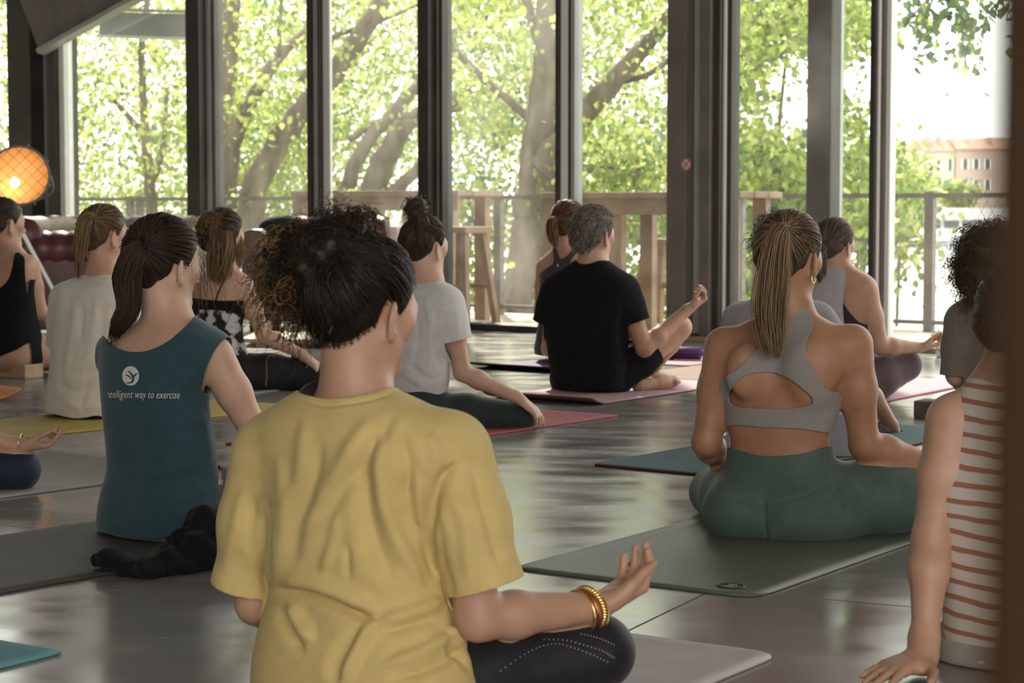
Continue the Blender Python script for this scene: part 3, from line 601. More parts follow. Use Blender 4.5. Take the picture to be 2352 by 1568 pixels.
# ------------------------------------------------------------------ hair strands
def strand_mesh(name, P, R, tint, sides=3):
    """P (n,m,3) points, R (n,m) radii, tint (n,3)"""
    n, m, _ = P.shape; T = np.gradient(P, axis=1); T /= np.linalg.norm(T, axis=2)[..., None]+1e-12
    ref = np.zeros_like(T); ref[..., 0] = 0.31; ref[..., 1] = 0.9; ref[..., 2] = 0.3; X = np.cross(T, ref); X /= np.linalg.norm(X, axis=2)[..., None]+1e-9; Y = np.cross(T, X)
    V = np.zeros((n, m, sides, 3))
    for k in range(sides):
        a = 2*math.pi*k/sides; V[:, :, k] = P+R[..., None]*(math.cos(a)*X+math.sin(a)*Y)
    i = np.arange(n)[:, None, None]*(m*sides); j = np.arange(m-1)[None, :, None]*sides; k = np.arange(sides)[None, None, :]; k2 = (k+1) % sides
    Q = np.stack([i+j+k, i+j+k2, i+j+sides+k2, i+j+sides+k], -1).reshape(-1, 4)
    me = raw_mesh(name, V.reshape(-1, 3), Q, True)
    if len(me.vertices) == n*m*sides:
        at = me.color_attributes.new('tint', 'FLOAT_COLOR', 'POINT'); c = np.ones((n, m*sides, 4), np.float32); c[:, :, :3] = tint[:, None, :]; at.data.foreach_set('color', c.ravel())
    return me
def hair_mat(name, col, rough=0.45, spec=0.28, trans=0.15):
    m = bpy.data.materials.new(name); m.use_nodes = True; nt = m.node_tree; N = nt.nodes; L = nt.links; p = N['Principled BSDF']; out = N['Material Output']
    at = N.new('ShaderNodeAttribute'); at.attribute_name = 'tint'; L.new(at.outputs['Color'], p.inputs['Base Color']); p.inputs['Roughness'].default_value = rough; p.inputs['Specular IOR Level'].default_value = spec
    t = N.new('ShaderNodeBsdfTranslucent'); mx = N.new('ShaderNodeMixShader'); mx.inputs[0].default_value = trans
    hs = N.new('ShaderNodeHueSaturation'); hs.inputs['Value'].default_value = 2.0; L.new(at.outputs['Color'], hs.inputs['Color']); L.new(hs.outputs[0], t.inputs[0])
    L.new(p.outputs[0], mx.inputs[1]); L.new(t.outputs[0], mx.inputs[2]); L.new(mx.outputs[0], out.inputs[0]); return m
M['hair'] = hair_mat('hair_strands', None)
def cap_tint(me, col, amp=0.15):
    at = me.color_attributes.new('tint', 'FLOAT_COLOR', 'POINT'); n = len(me.vertices); c = np.ones((n, 4), np.float32); c[:, :3] = np.asarray(col)*rng.uniform(1-amp, 1+amp, (n, 1)); at.data.foreach_set('color', c.ravel())
def vary(col, n, amp=0.3, light=None, pl=0.0):
    c = np.asarray(col)[None]*rng.uniform(1-amp, 1+amp, (n, 1))
    if light is not None: k = rng.random(n) < pl; c[k] = np.asarray(light)[None]*rng.uniform(0.8, 1.2, (k.sum(), 1))
    return c
# ------------------------------------------------------------------ head
class Head:
    def __init__(s, c, H, yaw, pitch=0.0, roll=0.0):
        y, p, r = [math.radians(q) for q in (yaw, pitch, roll)]; s.c = np.asarray(c, float); s.H = H
        f = np.array([math.sin(y)*math.cos(p), math.cos(y)*math.cos(p), math.sin(p)]); rt = np.array([math.cos(y), -math.sin(y), 0.0]); u = np.cross(rt, f)
        s.f = f; s.r = rt*math.cos(r)-u*math.sin(r); s.u = np.cross(s.r, f); s.A = np.array([s.r, s.f, s.u]); s.cc = s.P(0, -0.055, 0.13); s.CR = np.array([0.335, 0.43, 0.375])*H
    def P(s, r, f, u): return s.c+s.H*(r*s.r+f*s.f+u*s.u)
    def L(s, V): return (np.asarray(V)-s.c)@s.A.T/s.H     # local (r,f,u)
    def build(s, fd, neck, nr=0.055, male=False):
        H = s.H; A = s.A
        fd.ell(s.cc, s.CR, A, k=0.02)
        fd.ell(s.P(0, 0.13, -0.12), np.array([0.262, 0.27, 0.36])*H, A, k=0.03)
        for q in (-1, 1):
            fd.cone(s.P(q*0.235, 0.0, -0.20), s.P(q*0.05, 0.31, -0.41), 0.085*H, 0.075*H, 0.025)
            fd.ell(s.P(q*0.185, 0.24, -0.06), np.array([0.10, 0.10, 0.10])*H, A, k=0.02)
        fd.ell(s.P(0, 0.325, 0.06), np.array([0.22, 0.09, 0.07])*H, A, k=0.02)
        fd.ell(s.P(0, 0.325, -0.41), np.array([0.085, 0.08, 0.075])*H, A, k=0.02)
        fd.cone(s.P(0, 0.375, 0.02), s.P(0, 0.475, -0.145), 0.035*H, 0.047*H, 0.012)
        for q in (-1, 1):
            fd.ell(s.P(q*0.05, 0.425, -0.155), np.array([0.035, 0.045, 0.033])*H, A, k=0.006)
            fd.ell(s.P(q*0.135, 0.42, 0.0), np.array([0.075, 0.06, 0.05])*H, A, k=0.015, sub=True)
        fd.ell(s.P(0, 0.385, -0.235), np.array([0.095, 0.045, 0.026])*H, A, k=0.006); fd.ell(s.P(0, 0.38, -0.285), np.array([0.08, 0.045, 0.026])*H, A, k=0.006)
        # neck
        nk = np.asarray(neck, float)
        fd.cone(s.P(0, -0.10, -0.16), nk, nr*1.02, nr*1.12, 0.03)
        fd.cone(s.P(0, 0.02, -0.24), nk+0.02*s.f, nr*0.8, nr*0.95, 0.03)
        # ears
        for q in (-1, 1):
            e = s.P(q*0.345, -0.03, -0.09); o = unit(0.45*q*s.r-0.85*s.f); nrm = unit(0.80*q*s.r+0.6*s.f); up = unit(s.u*0.98-0.15*s.f); o = unit(np.cross(up, nrm)); B = np.array([o, up, nrm])
            fd.ell(e, np.array([0.098, 0.145, 0.030])*H, B, k=0.006)
            fd.ell(e+nrm*0.035*H+0.012*H*s.f, np.array([0.048, 0.09, 0.026])*H, B, k=0.006, sub=True)
            fd.ell(e-up*0.115*H, np.array([0.045, 0.05, 0.028])*H, B, k=0.008)
        return s
    def hairline(s, Lp, lift=0.0):
        """scalar <0 where hair grows"""
        f, u, r = Lp[:, 1], Lp[:, 2], np.abs(Lp[:, 0])
        line = np.interp(f, [-0.6, -0.30, -0.16, -0.09, -0.02, 0.05, 0.10, 0.16, 0.24, 0.33, 0.5], [-0.36, -0.35, -0.26, -0.09, 0.055, 0.03, -0.05, 0.08, 0.18, 0.26, 0.30])+lift+np.where(f < 0, np.clip(-f*5, 0, 1)*0.55*np.maximum(0, r-0.13), 0)
        g = line-u; ear = 1.0-np.sqrt(((r-0.37)/0.09)**2+((f+0.03)/0.10)**2+((u+0.09)/0.155)**2); return np.maximum(g, ear*0.1)
    def crad(s, d):   # cranium radius in direction d (n,3) world
        q = d@s.A.T; return 1/np.sqrt(((q/s.CR)**2).sum(1))
    def sweep(s, V0, tie, m=9, lift=0.004, jit=0.0025, sag=0.0):
        """strands that run over the skull from points V0 to the tie point"""
        a = V0-s.cc; r0 = np.linalg.norm(a, axis=1); a = a/r0[:, None]; b = np.asarray(tie)-s.cc; rb = np.linalg.norm(b); b = b/rb; n = len(V0)
        om = np.arccos(np.clip(a@b, -0.999, 0.999)); t = np.linspace(0, 1, m)
        D = (np.sin((1-t)[None]*om[:, None])[..., None]*a[:, None]+np.sin(t[None]*om[:, None])[..., None]*b[None, None])/np.sin(om)[:, None, None]
        D /= np.linalg.norm(D, axis=2)[..., None]; cr = s.crad(D.reshape(-1, 3)).reshape(n, m); e0 = (r0-cr[:, 0]).clip(-0.002, 0.05)
        lf = lift*rng.uniform(0.3, 1.4, n); r = cr+e0[:, None]*(1-t)[None]+lf[:, None]*np.sin(np.pi*np.clip(t*0.9+0.1, 0, 1))[None]+(rb-s.crad(b[None])[0])*(t**6)[None]
        P = s.cc+D*r[..., None]; jt = rng.normal(size=(n, m, 3))*jit; jt[:, 0] *= 0.3; return P+np.cumsum(jt, 1)*0.45
def pony(path, width, n, m=14, wave=0.0, rag=0.06, seed=0):
    """strands along a guide path; width: radii along the path"""
    g = spline(path, m); wd = np.interp(np.linspace(0, 1, m), np.linspace(0, 1, len(width)), width); T = np.gradient(g, axis=0); T /= np.linalg.norm(T, axis=1)[:, None]
    X = np.cross(T, np.array([0.2, 1, 0.1])); X /= np.linalg.norm(X, axis=1)[:, None]; Y = np.cross(T, X)
    rr = np.sqrt(rng.random(n)); th = rng.random(n)*2*np.pi; a, b = rr*np.cos(th), rr*np.sin(th)*0.7
    ph = rng.random((n, 2))*6.28; tt = np.linspace(0, 1, m); wv = wave*np.sin(ph[:, :1]+tt[None]*rng.uniform(6, 11, (n, 1)))*tt[None]; wv2 = wave*np.sin(ph[:, 1:]+tt[None]*rng.uniform(6, 11, (n, 1)))*tt[None]
    drift = rng.normal(size=(n, 2))*rag
    P = g[None]+((a[:, None]*wd[None]+wv+drift[:, :1]*wd.max()*tt[None]**2)[..., None])*X[None]+((b[:, None]*wd[None]+wv2+drift[:, 1:]*wd.max()*tt[None]**2)[..., None])*Y[None]
    nc = max(6, n//28); ci = rng.integers(nc, size=n); cr_ = np.sqrt(rng.random(nc)); ct_ = rng.random(nc)*6.28; cw = (0.72*tt**1.3)[None, :, None]*(0.6+0.4*rng.random((n, 1, 1)))
    PC = g[None]+(((cr_*np.cos(ct_))[ci][:, None]*wd[None]*1.1)[..., None])*X[None]+(((cr_*np.sin(ct_)*0.8)[ci][:, None]*wd[None]*1.1)[..., None])*Y[None]; P = P*(1-cw)+PC*cw
    ln = (rng.uniform(0.62, 1.0, nc)[ci])*rng.uniform(0.9, 1.02, n)     # uneven ends; locks
    ln = np.minimum(ln, 1.0)
    q = tt[None]*ln[:, None]*(m-1); i = np.minimum(q.astype(int), m-2); f = (q-i)[..., None]; return np.take_along_axis(P, i[..., None], 1)*(1-f)+np.take_along_axis(P, (i+1)[..., None], 1)*f
def curls(centers, n, length, rad, turns, grav=0.5, m=16, out=None, spread=0.02):
    """curly locks starting near centers, growing outward (out) with gravity"""
    c = np.asarray(centers); st = c[rng.integers(len(c), size=n)]+rng.normal(size=(n, 3))*spread; d = rng.normal(size=(n, 3)) if out is None else out[rng.integers(len(out), size=n)]+rng.normal(size=(n, 3))*0.55
    d /= np.linalg.norm(d, axis=1)[:, None]; L = length*rng.uniform(0.5, 1.2, n); t = np.linspace(0, 1, m); P = st[:, None]+d[:, None]*(L[:, None]*t[None])[..., None]
    P[..., 2] -= (grav*L)[:, None]*t[None]**2; X = np.cross(d, rng.normal(size=(n, 3))); X /= np.linalg.norm(X, axis=1)[:, None]; Y = np.cross(d, X)
    R = (rad*rng.uniform(0.5, 1.4, n))[:, None]*np.minimum(1, t*4)[None]; ph = rng.random(n)[:, None]*6.28+t[None]*(turns*rng.uniform(0.7, 1.4, n))[:, None]*6.28
    return P+(R*np.cos(ph))[..., None]*X[:, None]+(R*np.sin(ph))[..., None]*Y[:, None]
def rads(n, m, r0, r1=None):
    t = np.linspace(0, 1, m); return (r0+((r1 if r1 is not None else r0*0.35)-r0)*t[None]**1.5)*np.clip(0.25+t[None]*3, 0, 1)*rng.uniform(0.7, 1.2, (n, 1))
# ------------------------------------------------------------------ hand
def hand(fd, wrist, a, nrm, thumb, L=0.175, curl=((25, 25, 15),)*4, spread=0.10, thumb_dir=None, k=0.008, fat=1.0, thumb_curl=0.35):
    """a: direction of the fingers, nrm: out of the palm, thumb: side the thumb leaves from"""
    q = L/0.175; a = unit(a); nrm = unit(nrm-np.dot(nrm, a)*a); t = np.asarray(thumb, float); t = unit(t-np.dot(t, a)*a-np.dot(t, nrm)*nrm); w0 = np.asarray(wrist, float)
    P = lambda x, y, z: w0+q*(x*a+y*t+z*nrm)
    fd.ell(P(0.047, 0.0, 0.0), q*np.array([0.052, 0.036, 0.0145])*fat, np.array([a, t, nrm]), k=0.012)
    fd.cone(P(-0.012, 0, 0), P(0.02, 0, 0), 0.024*q, 0.023*q, 0.014)
    fd.ell(P(0.03, 0.022, 0.008), q*np.array([0.032, 0.015, 0.014]), np.array([unit(a+0.5*t), unit(t-0.5*a), nrm]), k=0.01)
    ys = (0.028, 0.0095, -0.0095, -0.027); ln = (0.070, 0.078, 0.072, 0.056); xs = (0.088, 0.092, 0.088, 0.080)
    for i in range(4):
        b = P(xs[i], ys[i], -0.001); fd.cone(P(0.02, ys[i]*0.55, 0), b, 0.0135*q*fat, 0.0115*q*fat, 0.009)
        sa = spread*(1.2-0.8*i); d = unit(a*math.cos(sa)+t*math.sin(sa)); side = np.cross(d, nrm); nn = np.cross(side, d)*1.0; p = b; r = 0.0092*q*fat; ang = 0
        if np.dot(nn, nrm) < 0: nn = -nn
        for j, fr in enumerate((0.45, 0.30, 0.25)):
            ang += math.radians(curl[i % len(curl)][j]); dd = d*math.cos(ang)+nn*math.sin(ang); e = p+dd*ln[i]*fr*q; r2 = r*0.92; fd.cone(p, e, r, r2, 0.0035 if j else 0.006); p, r = e, r2
    b = P(0.018, 0.024, 0.006); td = unit((0.62*a+0.70*t+0.35*nrm) if thumb_dir is None else (thumb_dir[0]*a+thumb_dir[1]*t+thumb_dir[2]*nrm))
    e = b+td*0.042*q; fd.cone(b, e, 0.0145*q*fat, 0.0115*q*fat, 0.012); d2 = unit(td+thumb_curl*a-0.2*t); e2 = e+d2*0.034*q; fd.cone(e, e2, 0.0112*q*fat, 0.0098*q*fat, 0.004); e3 = e2+unit(d2+thumb_curl*a)*0.026*q; fd.cone(e2, e3, 0.0098*q*fat, 0.0075*q*fat, 0.004)
# ------------------------------------------------------------------ people helpers
from mathutils.bvhtree import BVHTree
def skin_mat(name, col, col2):
    m = mat(name, col, 0.48, col2, 14, spec=0.4, sss=0.18, bump=0.03, bscale=220); return m
M['skin_light'] = skin_mat('fair_skin', (0.52, 0.32, 0.225), (0.58, 0.375, 0.275)); M['skin_tan'] = skin_mat('tanned_skin', (0.35, 0.175, 0.10), (0.42, 0.22, 0.13)); M['skin_mid'] = skin_mat('warm_skin', (0.44, 0.25, 0.165), (0.50, 0.30, 0.21))
M['eye'] = mat('eye_white', (0.75, 0.72, 0.68), 0.2)
def cloth(name, col, col2=None, bump=0.25, bscale=260, rough=0.85, sheen=0.25, scale=30): return mat(name, col, rough, col2 if col2 is not None else tuple(c*1.12 for c in col), scale, bump=bump, bscale=bscale, sheen=sheen, spec=0.2)
class Person:
    def __init__(s, label, d, yaw, h, skin, group='people seated on the studio floor'):
        s.d = d; s.yaw = math.radians(yaw); s.h = h; s.skin = skin; s.t = thing('person', label, 'person', group); s.pts = []; s.ops = []
        s.fv = np.array([math.sin(s.yaw), math.cos(s.yaw), 0]); s.rv = np.array([math.cos(s.yaw), -math.sin(s.yaw), 0])
    def at(s, px, py, dd=0.0): return W(px, py, s.d+dd)
    def px(s, n): return n*s.d/F
    def rows(s, R, ratio=0.62, shrink=1.0, n=36):
        out = []
        for r in R:
            py, xl, xr = r[:3]; dd = r[3] if len(r) > 3 else 0.0; ra = r[4] if len(r) > 4 else ratio
            c = s.at((xl+xr)/2, py, dd); hw = (xr-xl)/2*(s.d+dd)/F; cs, sn = math.cos(s.yaw), math.sin(s.yaw); q_ = math.sqrt(cs**2+(ra*sn)**2)
            for _ in range(3):
                rx = hw/q_; dl = rx*rx*(1-ra*ra)*sn*cs/max(hw, 1e-6); Lp, Rp = s.at(xl, py, dd+dl), s.at(xr, py, dd-dl); hw = (Rp[0]-Lp[0])/2; c = np.array([(Lp[0]+Rp[0])/2, s.d+dd, c[2]])
            rx = hw*shrink/q_; out.append((c[2], c[0], c[1], rx, ra*rx))
        out.sort(); A = spline(np.array(out), n); o = np.argsort(A[:, 0]); A = A[o]; return dict(z=A[:, 0], cx=A[:, 1], cy=A[:, 2], rx=A[:, 3], ry=A[:, 4])
    def field(s, P, m=0.14, h=None):
        P = np.array(P); lo = P.min(0)-m; hi = P.max(0)+m; lo[2] = max(lo[2], -0.03); return Field(lo, hi, h or s.h)
    def body(s, fd, name='body', smooth=2):
        V, Q = fd.surface(0.0, smooth); V[:, 2] = np.maximum(V[:, 2], 0.002+s.base); o = add_obj(name, raw_mesh(name, V, Q, True), s.skin, s.t); return o
    base = 0.006
    def put(s, name, V, T, m, th=0.004, parent=None):
        o = add_obj(name, raw_mesh(name, V, T, True), m, parent or s.t)
        if th: solid(o, th, 1.0)
        return o
    def tight(s, fd, iso, gf, name, m, th=0.0025, smooth=2, disp=None):
        V, Q = fd.surface(iso, smooth); T = tris(Q); V[:, 2] = np.maximum(V[:, 2], s.base)
        if disp is not None: V = V+vnormals(V, T)*disp(V)[:, None]
        V, T = clip_mesh(V, T, gf(V)); return s.put(name, V, T, m, th)
    def back(s, V, c):   # signed depth behind/in front of the torso centre along facing
        return (V-np.asarray(c))@s.fv
    def eyes(s, hd):
        for q in (-1, 1): MB().lathe([(0.001, -0.05*hd.H), (0.035*hd.H, -0.035*hd.H), (0.05*hd.H, 0), (0.035*hd.H, 0.035*hd.H), (0.001, 0.05*hd.H)], hd.P(q*0.135, 0.335, 0.0), hd.u, 12).build('eye', M['eye'], s.t, smooth=True)
    def cap(s, fd, hd, col, iso=0.006, lift=0.0, name='hair', amp=0.15, grow=None):
        """skull cap of hair: offset surface of the head cut along the hairline"""
        c = hd.c; m = hd.H*0.75; f2 = Field(c-m, c+m, s.h); f2.ell(hd.cc, hd.CR*1.01, hd.A, k=0.02); f2.ell(hd.P(0, -0.16, -0.12), np.array([0.27, 0.25, 0.27])*hd.H, hd.A, k=0.04)
        f2.ell(hd.P(0, 0.06, 0.05), np.array([0.30, 0.30, 0.30])*hd.H, hd.A, k=0.02)
        V, Q = f2.surface(iso, 2); T = tris(Q); V, T = clip_mesh(V, T, (hd.hairline(hd.L(V), lift)+0.05*vnoise(V*70))*hd.H); e_ = np.clip(-(hd.hairline(hd.L(V), lift))/0.16, 0, 1); V = V-vnormals(V, T)*((iso+0.0035)*(1-e_)**2)[:, None]; me = raw_mesh(name, V, T, True); cap_tint(me, col, amp); o = add_obj(name, me, M['hair'], s.t); solid(o, 0.0015, -1.0)
        s.capV = V; return o
    def strands(s, name, P, r0, tint, r1=None, parent=None): return add_obj(name, strand_mesh(name, P, rads(P.shape[0], P.shape[1], r0, r1), tint), M['hair'], parent or s.t)
def torso_d(rows, yaw, V):
    z, cx, cy, rx, ry = [np.asarray(rows[q]) for q in ('z', 'cx', 'cy', 'rx', 'ry')]; f = lambda a: np.interp(V[:, 2], z, a); dx, dy = V[:, 0]-f(cx), V[:, 1]-f(cy); c, sn = math.cos(yaw), math.sin(yaw); u = dx*c-dy*sn; v = dx*sn+dy*c; a, b = f(rx), f(ry); return (np.sqrt((u/a)**2+(v/b)**2)-1)*np.minimum(a, b)
def neckcut(p, V, c, a, b, shift=0.0, tilt=0.0):
    """round neck opening: an upright elliptic cylinder around the neck"""
    q = V-np.asarray(c); u = q@p.rv; v = q@p.fv-shift+tilt*q[:, 2]; return np.minimum((1-np.sqrt((u/a)**2+(v/b)**2))*min(a, b), q[:, 2]+0.045)
def cutball(V, p, axis, R): p = np.asarray(p); return np.minimum((V-p)@unit(axis), R-np.linalg.norm(V-p, axis=1))
def polydist(P, pl, par=False):
    pl = np.asarray(pl, float); d = np.full(len(P), 1e18); T = np.zeros(len(P)); n = len(pl)-1
    for i in range(n):
        a, e = pl[i], pl[i+1]-pl[i]; t = np.clip(((P-a)@e)/max(e@e, 1e-9), 0, 1); q = ((P-a-t[:, None]*e)**2).sum(1); T = np.where(q < d, (i+t)/n, T); d = np.minimum(d, q)
    return (np.sqrt(d), T) if par else np.sqrt(d)
def folds(V, T, FL, noise=0.0, nscale=(9, 9, 4), seed=0.0):
    """push cloth out (+) or in (-) along fold lines given as pixel polylines on the side that faces the camera"""
    N = vnormals(V, T); vd = V-CAM; vd /= np.linalg.norm(vd, axis=1)[:, None]; face = np.clip(-(N*vd).sum(1)*2.5, 0, 1); pp = project(V); d = np.zeros(len(V))
    for pl, wd, am in FL:
        q = spline(pl, 14); dd, tt = polydist(pp, q, True); tp = np.clip(np.sin(np.pi*np.clip(tt*0.94+0.03, 0, 1))*1.6, 0, 1)
        w2 = wd*(0.55+0.6*tp); d += am*tp*(np.exp(-(dd/w2)**2)-0.35*np.exp(-(dd/(2.2*w2))**2))
    d *= face
    if noise: d += noise*(vnoise(V*np.array(nscale)+seed)+0.5*vnoise(V*np.array(nscale)*2.1+seed+9))
    return V+N*d[:, None]
def arm(fd, S, E, Wp, q=1.0, k=0.025, fore=1.0):
    S, E, Wp = [np.asarray(x, float) for x in (S, E, Wp)]; m1 = S+(E-S)*0.45; m2 = E+(Wp-E)*0.30
    fd.limb([S, m1, E], [0.053*q, 0.046*q, 0.038*q], k); fd.limb([E, m2, Wp], [0.038*q, 0.041*q*fore, 0.0255*q*fore], 0.018)
def leg(fd, H, K, A, q=1.0, k=0.03, shin=True):
    H, K = np.asarray(H, float), np.asarray(K, float); m = H+(K-H)*0.4; fd.limb([H, m, K], [0.088*q, 0.083*q, 0.06*q], k)
    if shin: A = np.asarray(A, float); c = K+(A-K)*0.3; fd.limb([K, c, A], [0.055*q, 0.053*q, 0.034*q], 0.025)
def foot(fd, A, toe, up=(0, 0, 1), q=1.0):
    A, toe = np.asarray(A, float), np.asarray(toe, float); d = unit(toe-A); sd = unit(np.cross(d, up)); fd.cone(A-d*0.03*q, A+(toe-A)*0.55, 0.033*q, 0.030*q, 0.02); fd.cone(A+(toe-A)*0.4, A+(toe-A)*0.8, 0.030*q, 0.026*q, 0.02)
    for i, y in enumerate((-0.032, -0.015, 0.0, 0.014, 0.028)): fd.cone(A+(toe-A)*0.78+sd*y*q, toe+sd*y*1.05*q-d*abs(i)*0.006*q, 0.013*q, (0.013 if i == 0 else 0.009)*q, 0.006)
# ================================================================== woman in the yellow T-shirt
def yellow():
    p = Person('woman with a curly dark bun in a mustard yellow T-shirt, gold bangles on her wrist', 3.55, 38, 0.0045, M['skin_mid']); at = p.at
    hd = Head(at(837, 706, 0.03), 0.238, 41, -12, 0)
    S, E, Wr = at(1045, 1040, -0.09), at(1098, 1420, -0.10), at(1366, 1392, 0.02); S2, E2, W2 = at(615, 1040, 0.10), at(590, 1385, 0.13), at(760, 1480, 0.42)
    H1, K1, A1 = at(930, 1590, -0.04), at(1372, 1497, 0.05), at(1080, 1600, 0.38); H2, K2, A2 = at(800, 1590, 0.08), at(760, 1500, 0.48), at(930, 1610, 0.30)
    nk = at(815, 925, 0.0)
    fd = p.field([hd.c, S, E, Wr, S2, E2, W2, H1, K1, A1, H2, K2, A2, at(850, 1660), at(1480, 1290, .05), at(600, 1000), at(1100, 1000)])
    R = [(880, 745, 890), (930, 690, 935), (975, 630, 1010), (1030, 608, 1050), (1100, 620, 1010), (1200, 640, 980), (1330, 660, 985), (1450, 640, 1010), (1560, 620, 1050), (1640, 640, 1040)]
    fd.torso(p.rows(R, 0.56, 0.86), p.yaw, 0.03); hd.build(fd, nk, 0.055); arm(fd, S, E, Wr, 1.0); arm(fd, S2, E2, W2, 1.0); leg(fd, H1, K1, A1, 1.0); leg(fd, H2, K2, A2, 1.0)
    hand(fd, Wr+unit(Wr-E)*0.010, (0.62, 0.58, 0.28), (-0.38, -0.35, 0.85), (0.70, -0.6, 0), 0.176, curl=((46, 26, 12), (40, 22, 10), (38, 22, 10), (36, 20, 10)), spread=0.10, thumb_dir=(0.80, 0.42, 0.42), thumb_curl=0.45)
    hand(fd, W2, unit(W2-E2), (0, 0, -1.0), (0.8, -0.3, 0), 0.17)
    p.body(fd); p.eyes(hd)
    # leggings (tight over hips and legs)
    lf = p.field([H1, K1, A1, H2, K2, A2, at(850, 1300), at(600, 1500), at(1100, 1500)], 0.25); lf.torso(p.rows(R, 0.60, 0.93), p.yaw, 0.03); leg(lf, H1, K1, A1, 1.0); leg(lf, H2, K2, A2, 1.0)
    g_leg = lambda V: V[:, 2]-0.24
    M['legging_black'] = cloth('black_leggings', (0.012, 0.012, 0.014), (0.018, 0.018, 0.021), 0.15, 300, 0.6, 0.1)
    lg = p.tight(lf, 0.004, g_leg, 'leggings', M['legging_black'])
    # perforation dots on the knee, laid on the legging surface
    dots = [[(1150, 1540), (1200, 1505), (1240, 1485), (1280, 1478), (1320, 1488), (1360, 1503), (1395, 1520)], [(1250, 1468), (1300, 1470), (1345, 1482), (1385, 1495), (1410, 1510)], [(1335, 1455), (1375, 1465), (1410, 1480)]]
    Vl, Ql = lf.surface(0.0075, 1); bvh = BVHTree.FromPolygons([tuple(v) for v in Vl], [tuple(int(i) for i in q) for q in Ql]); mb = MB()
    for pl in dots:
        for q in spline(pl, int(len(pl)*4)):
            h = bvh.ray_cast(Vector(CAM), Vector(ray(*q)).normalized())
            if h[0] is not None: n = np.array(h[1]); mb.lathe([(0.0013, 0.0), (0.0011, 0.0006), (0.0001, 0.0007)], np.array(h[0]), n, 6)
    if mb.v: mb.build('perforation', mat('perforation_mesh', (0.35, 0.33, 0.34), 0.5), lg)['kind'] = 'stuff'
    # T-shirt
    sf = p.field([at(480, 1380), at(1210, 1380, -0.2), at(480, 880, 0.2), at(1150, 1690), at(560, 1690)], 0.12, 0.005)
    SR = [(868, 765, 880, 0, .62), (893, 700, 915, 0, .60), (925, 650, 985, 0, .56), (965, 605, 1035, 0, .54), (1020, 585, 1062, 0, .54), (1090, 595, 1035, 0, .56), (1180, 605, 1003, 0, .6), (1290, 612, 1003), (1370, 628, 1025), (1440, 610, 1050), (1520, 592, 1082), (1600, 588, 1100), (1690, 590, 1100)]
    sf.torso(p.rows(SR, 0.62), p.yaw, 0.03)
    e1, e2 = at(1118, 1345, -0.10), at(562, 1346, 0.13); s1, s2 = at(1030, 1045, -0.085), at(620, 1050, 0.095)
    sf.limb([s1, s1*.5+e1*.5, e1, e1+(e1-s1)*0.05], [0.076, 0.070, 0.059, 0.059], 0.03); sf.limb([s2, s2*.5+e2*.5, e2, e2+(e2-s2)*0.05], [0.070, 0.064, 0.052, 0.052], 0.03); srw = p.rows(SR, 0.62)
    V, Q = sf.surface(0.0, 3); T = tris(Q)
    FL = [([(684, 916), (745, 932), (800, 930), (865, 918), (925, 896)], 4.5, -0.003), ([(905, 960), (800, 1100), (715, 1230)], 20, -0.009), ([(845, 975), (770, 1120), (690, 1290)], 22, 0.008), ([(872, 985), (885, 1170), (965, 1345)], 17, 0.008), ([(840, 1040), (850, 1200), (905, 1350)], 22, -0.009),
          ([(1050, 1062), (1010, 1110), (985, 1225), (995, 1320)], 15, -0.013), ([(955, 1080), (962, 1150), (975, 1215)], 12, 0.007), ([(920, 985), (940, 1070), (938, 1150)], 14, -0.006), ([(985, 1000), (1010, 1060)], 14, 0.004), ([(612, 1150), (606, 1260), (612, 1365)], 13, -0.012), ([(640, 1060), (655, 1200), (640, 1300)], 18, 0.006),
          ([(620, 1352), (720, 1368), (800, 1400), (862, 1425)], 13, -0.012), ([(640, 1325), (740, 1345), (870, 1400)], 18, 0.008), ([(672, 1385), (690, 1430), (720, 1470)], 14, 0.009), ([(650, 1400), (670, 1450), (700, 1500)], 13, -0.006), ([(862, 1425), (820, 1490), (790, 1568)], 14, 0.009), ([(830, 1440), (780, 1520), (770, 1568)], 16, -0.007), ([(870, 1430), (960, 1400), (1020, 1378)], 14, 0.007), ([(880, 1450), (1000, 1420)], 14, -0.006),
          ([(740, 1020), (720, 1120), (690, 1200)], 14, -0.004), ([(700, 960), (690, 1080), (660, 1160)], 16, 0.004), ([(880, 1530), (980, 1490), (1040, 1450)], 13, 0.008), ([(900, 1560), (1000, 1530), (1070, 1480)], 13, -0.008), ([(1020, 1440), (1060, 1470), (1100, 1490)], 10, 0.01), ([(1020, 1480), (1050, 1500), (1070, 1540)], 9, -0.012),
          ([(1040, 1120), (1070, 1220), (1080, 1330)], 16, 0.005), ([(1085, 1080), (1120, 1200), (1150, 1310)], 14, -0.005), ([(1010, 1180), (1020, 1290), (1045, 1370)], 12, -0.005), ([(560, 1120), (540, 1230), (520, 1310)], 14, 0.004), ([(585, 1150), (575, 1280)], 12, -0.005), ([(780, 1180), (760, 1260), (740, 1320)], 12, 0.004), ([(800, 1250), (800, 1330)], 10, -0.004)]
    V = folds(V, T, [(a_, b_, c_*2.0) for a_, b_, c_ in FL], 0.007, (7, 7, 3.5), 2.0)
    nkp = at(803, 902, 0.0)
    td = torso_d(srw, p.yaw, V)-0.012; g = np.maximum.reduce([np.minimum(cutball(V, e1, e1-s1, 0.1), td), np.minimum(cutball(V, e2, e2-s2, 0.1), td), np.where(p.back(V, nkp) < 0.02, -sdpoly(project(V), spline([(686, 902), (700, 908), (745, 917), (800, 915), (860, 903), (900, 890), (915, 880), (930, 850), (800, 820), (660, 850), (686, 902)], 50))*p.d/F, neckcut(p, V, nkp, 0.09, 0.085, 0.0)), 0.03-V[:, 2]])
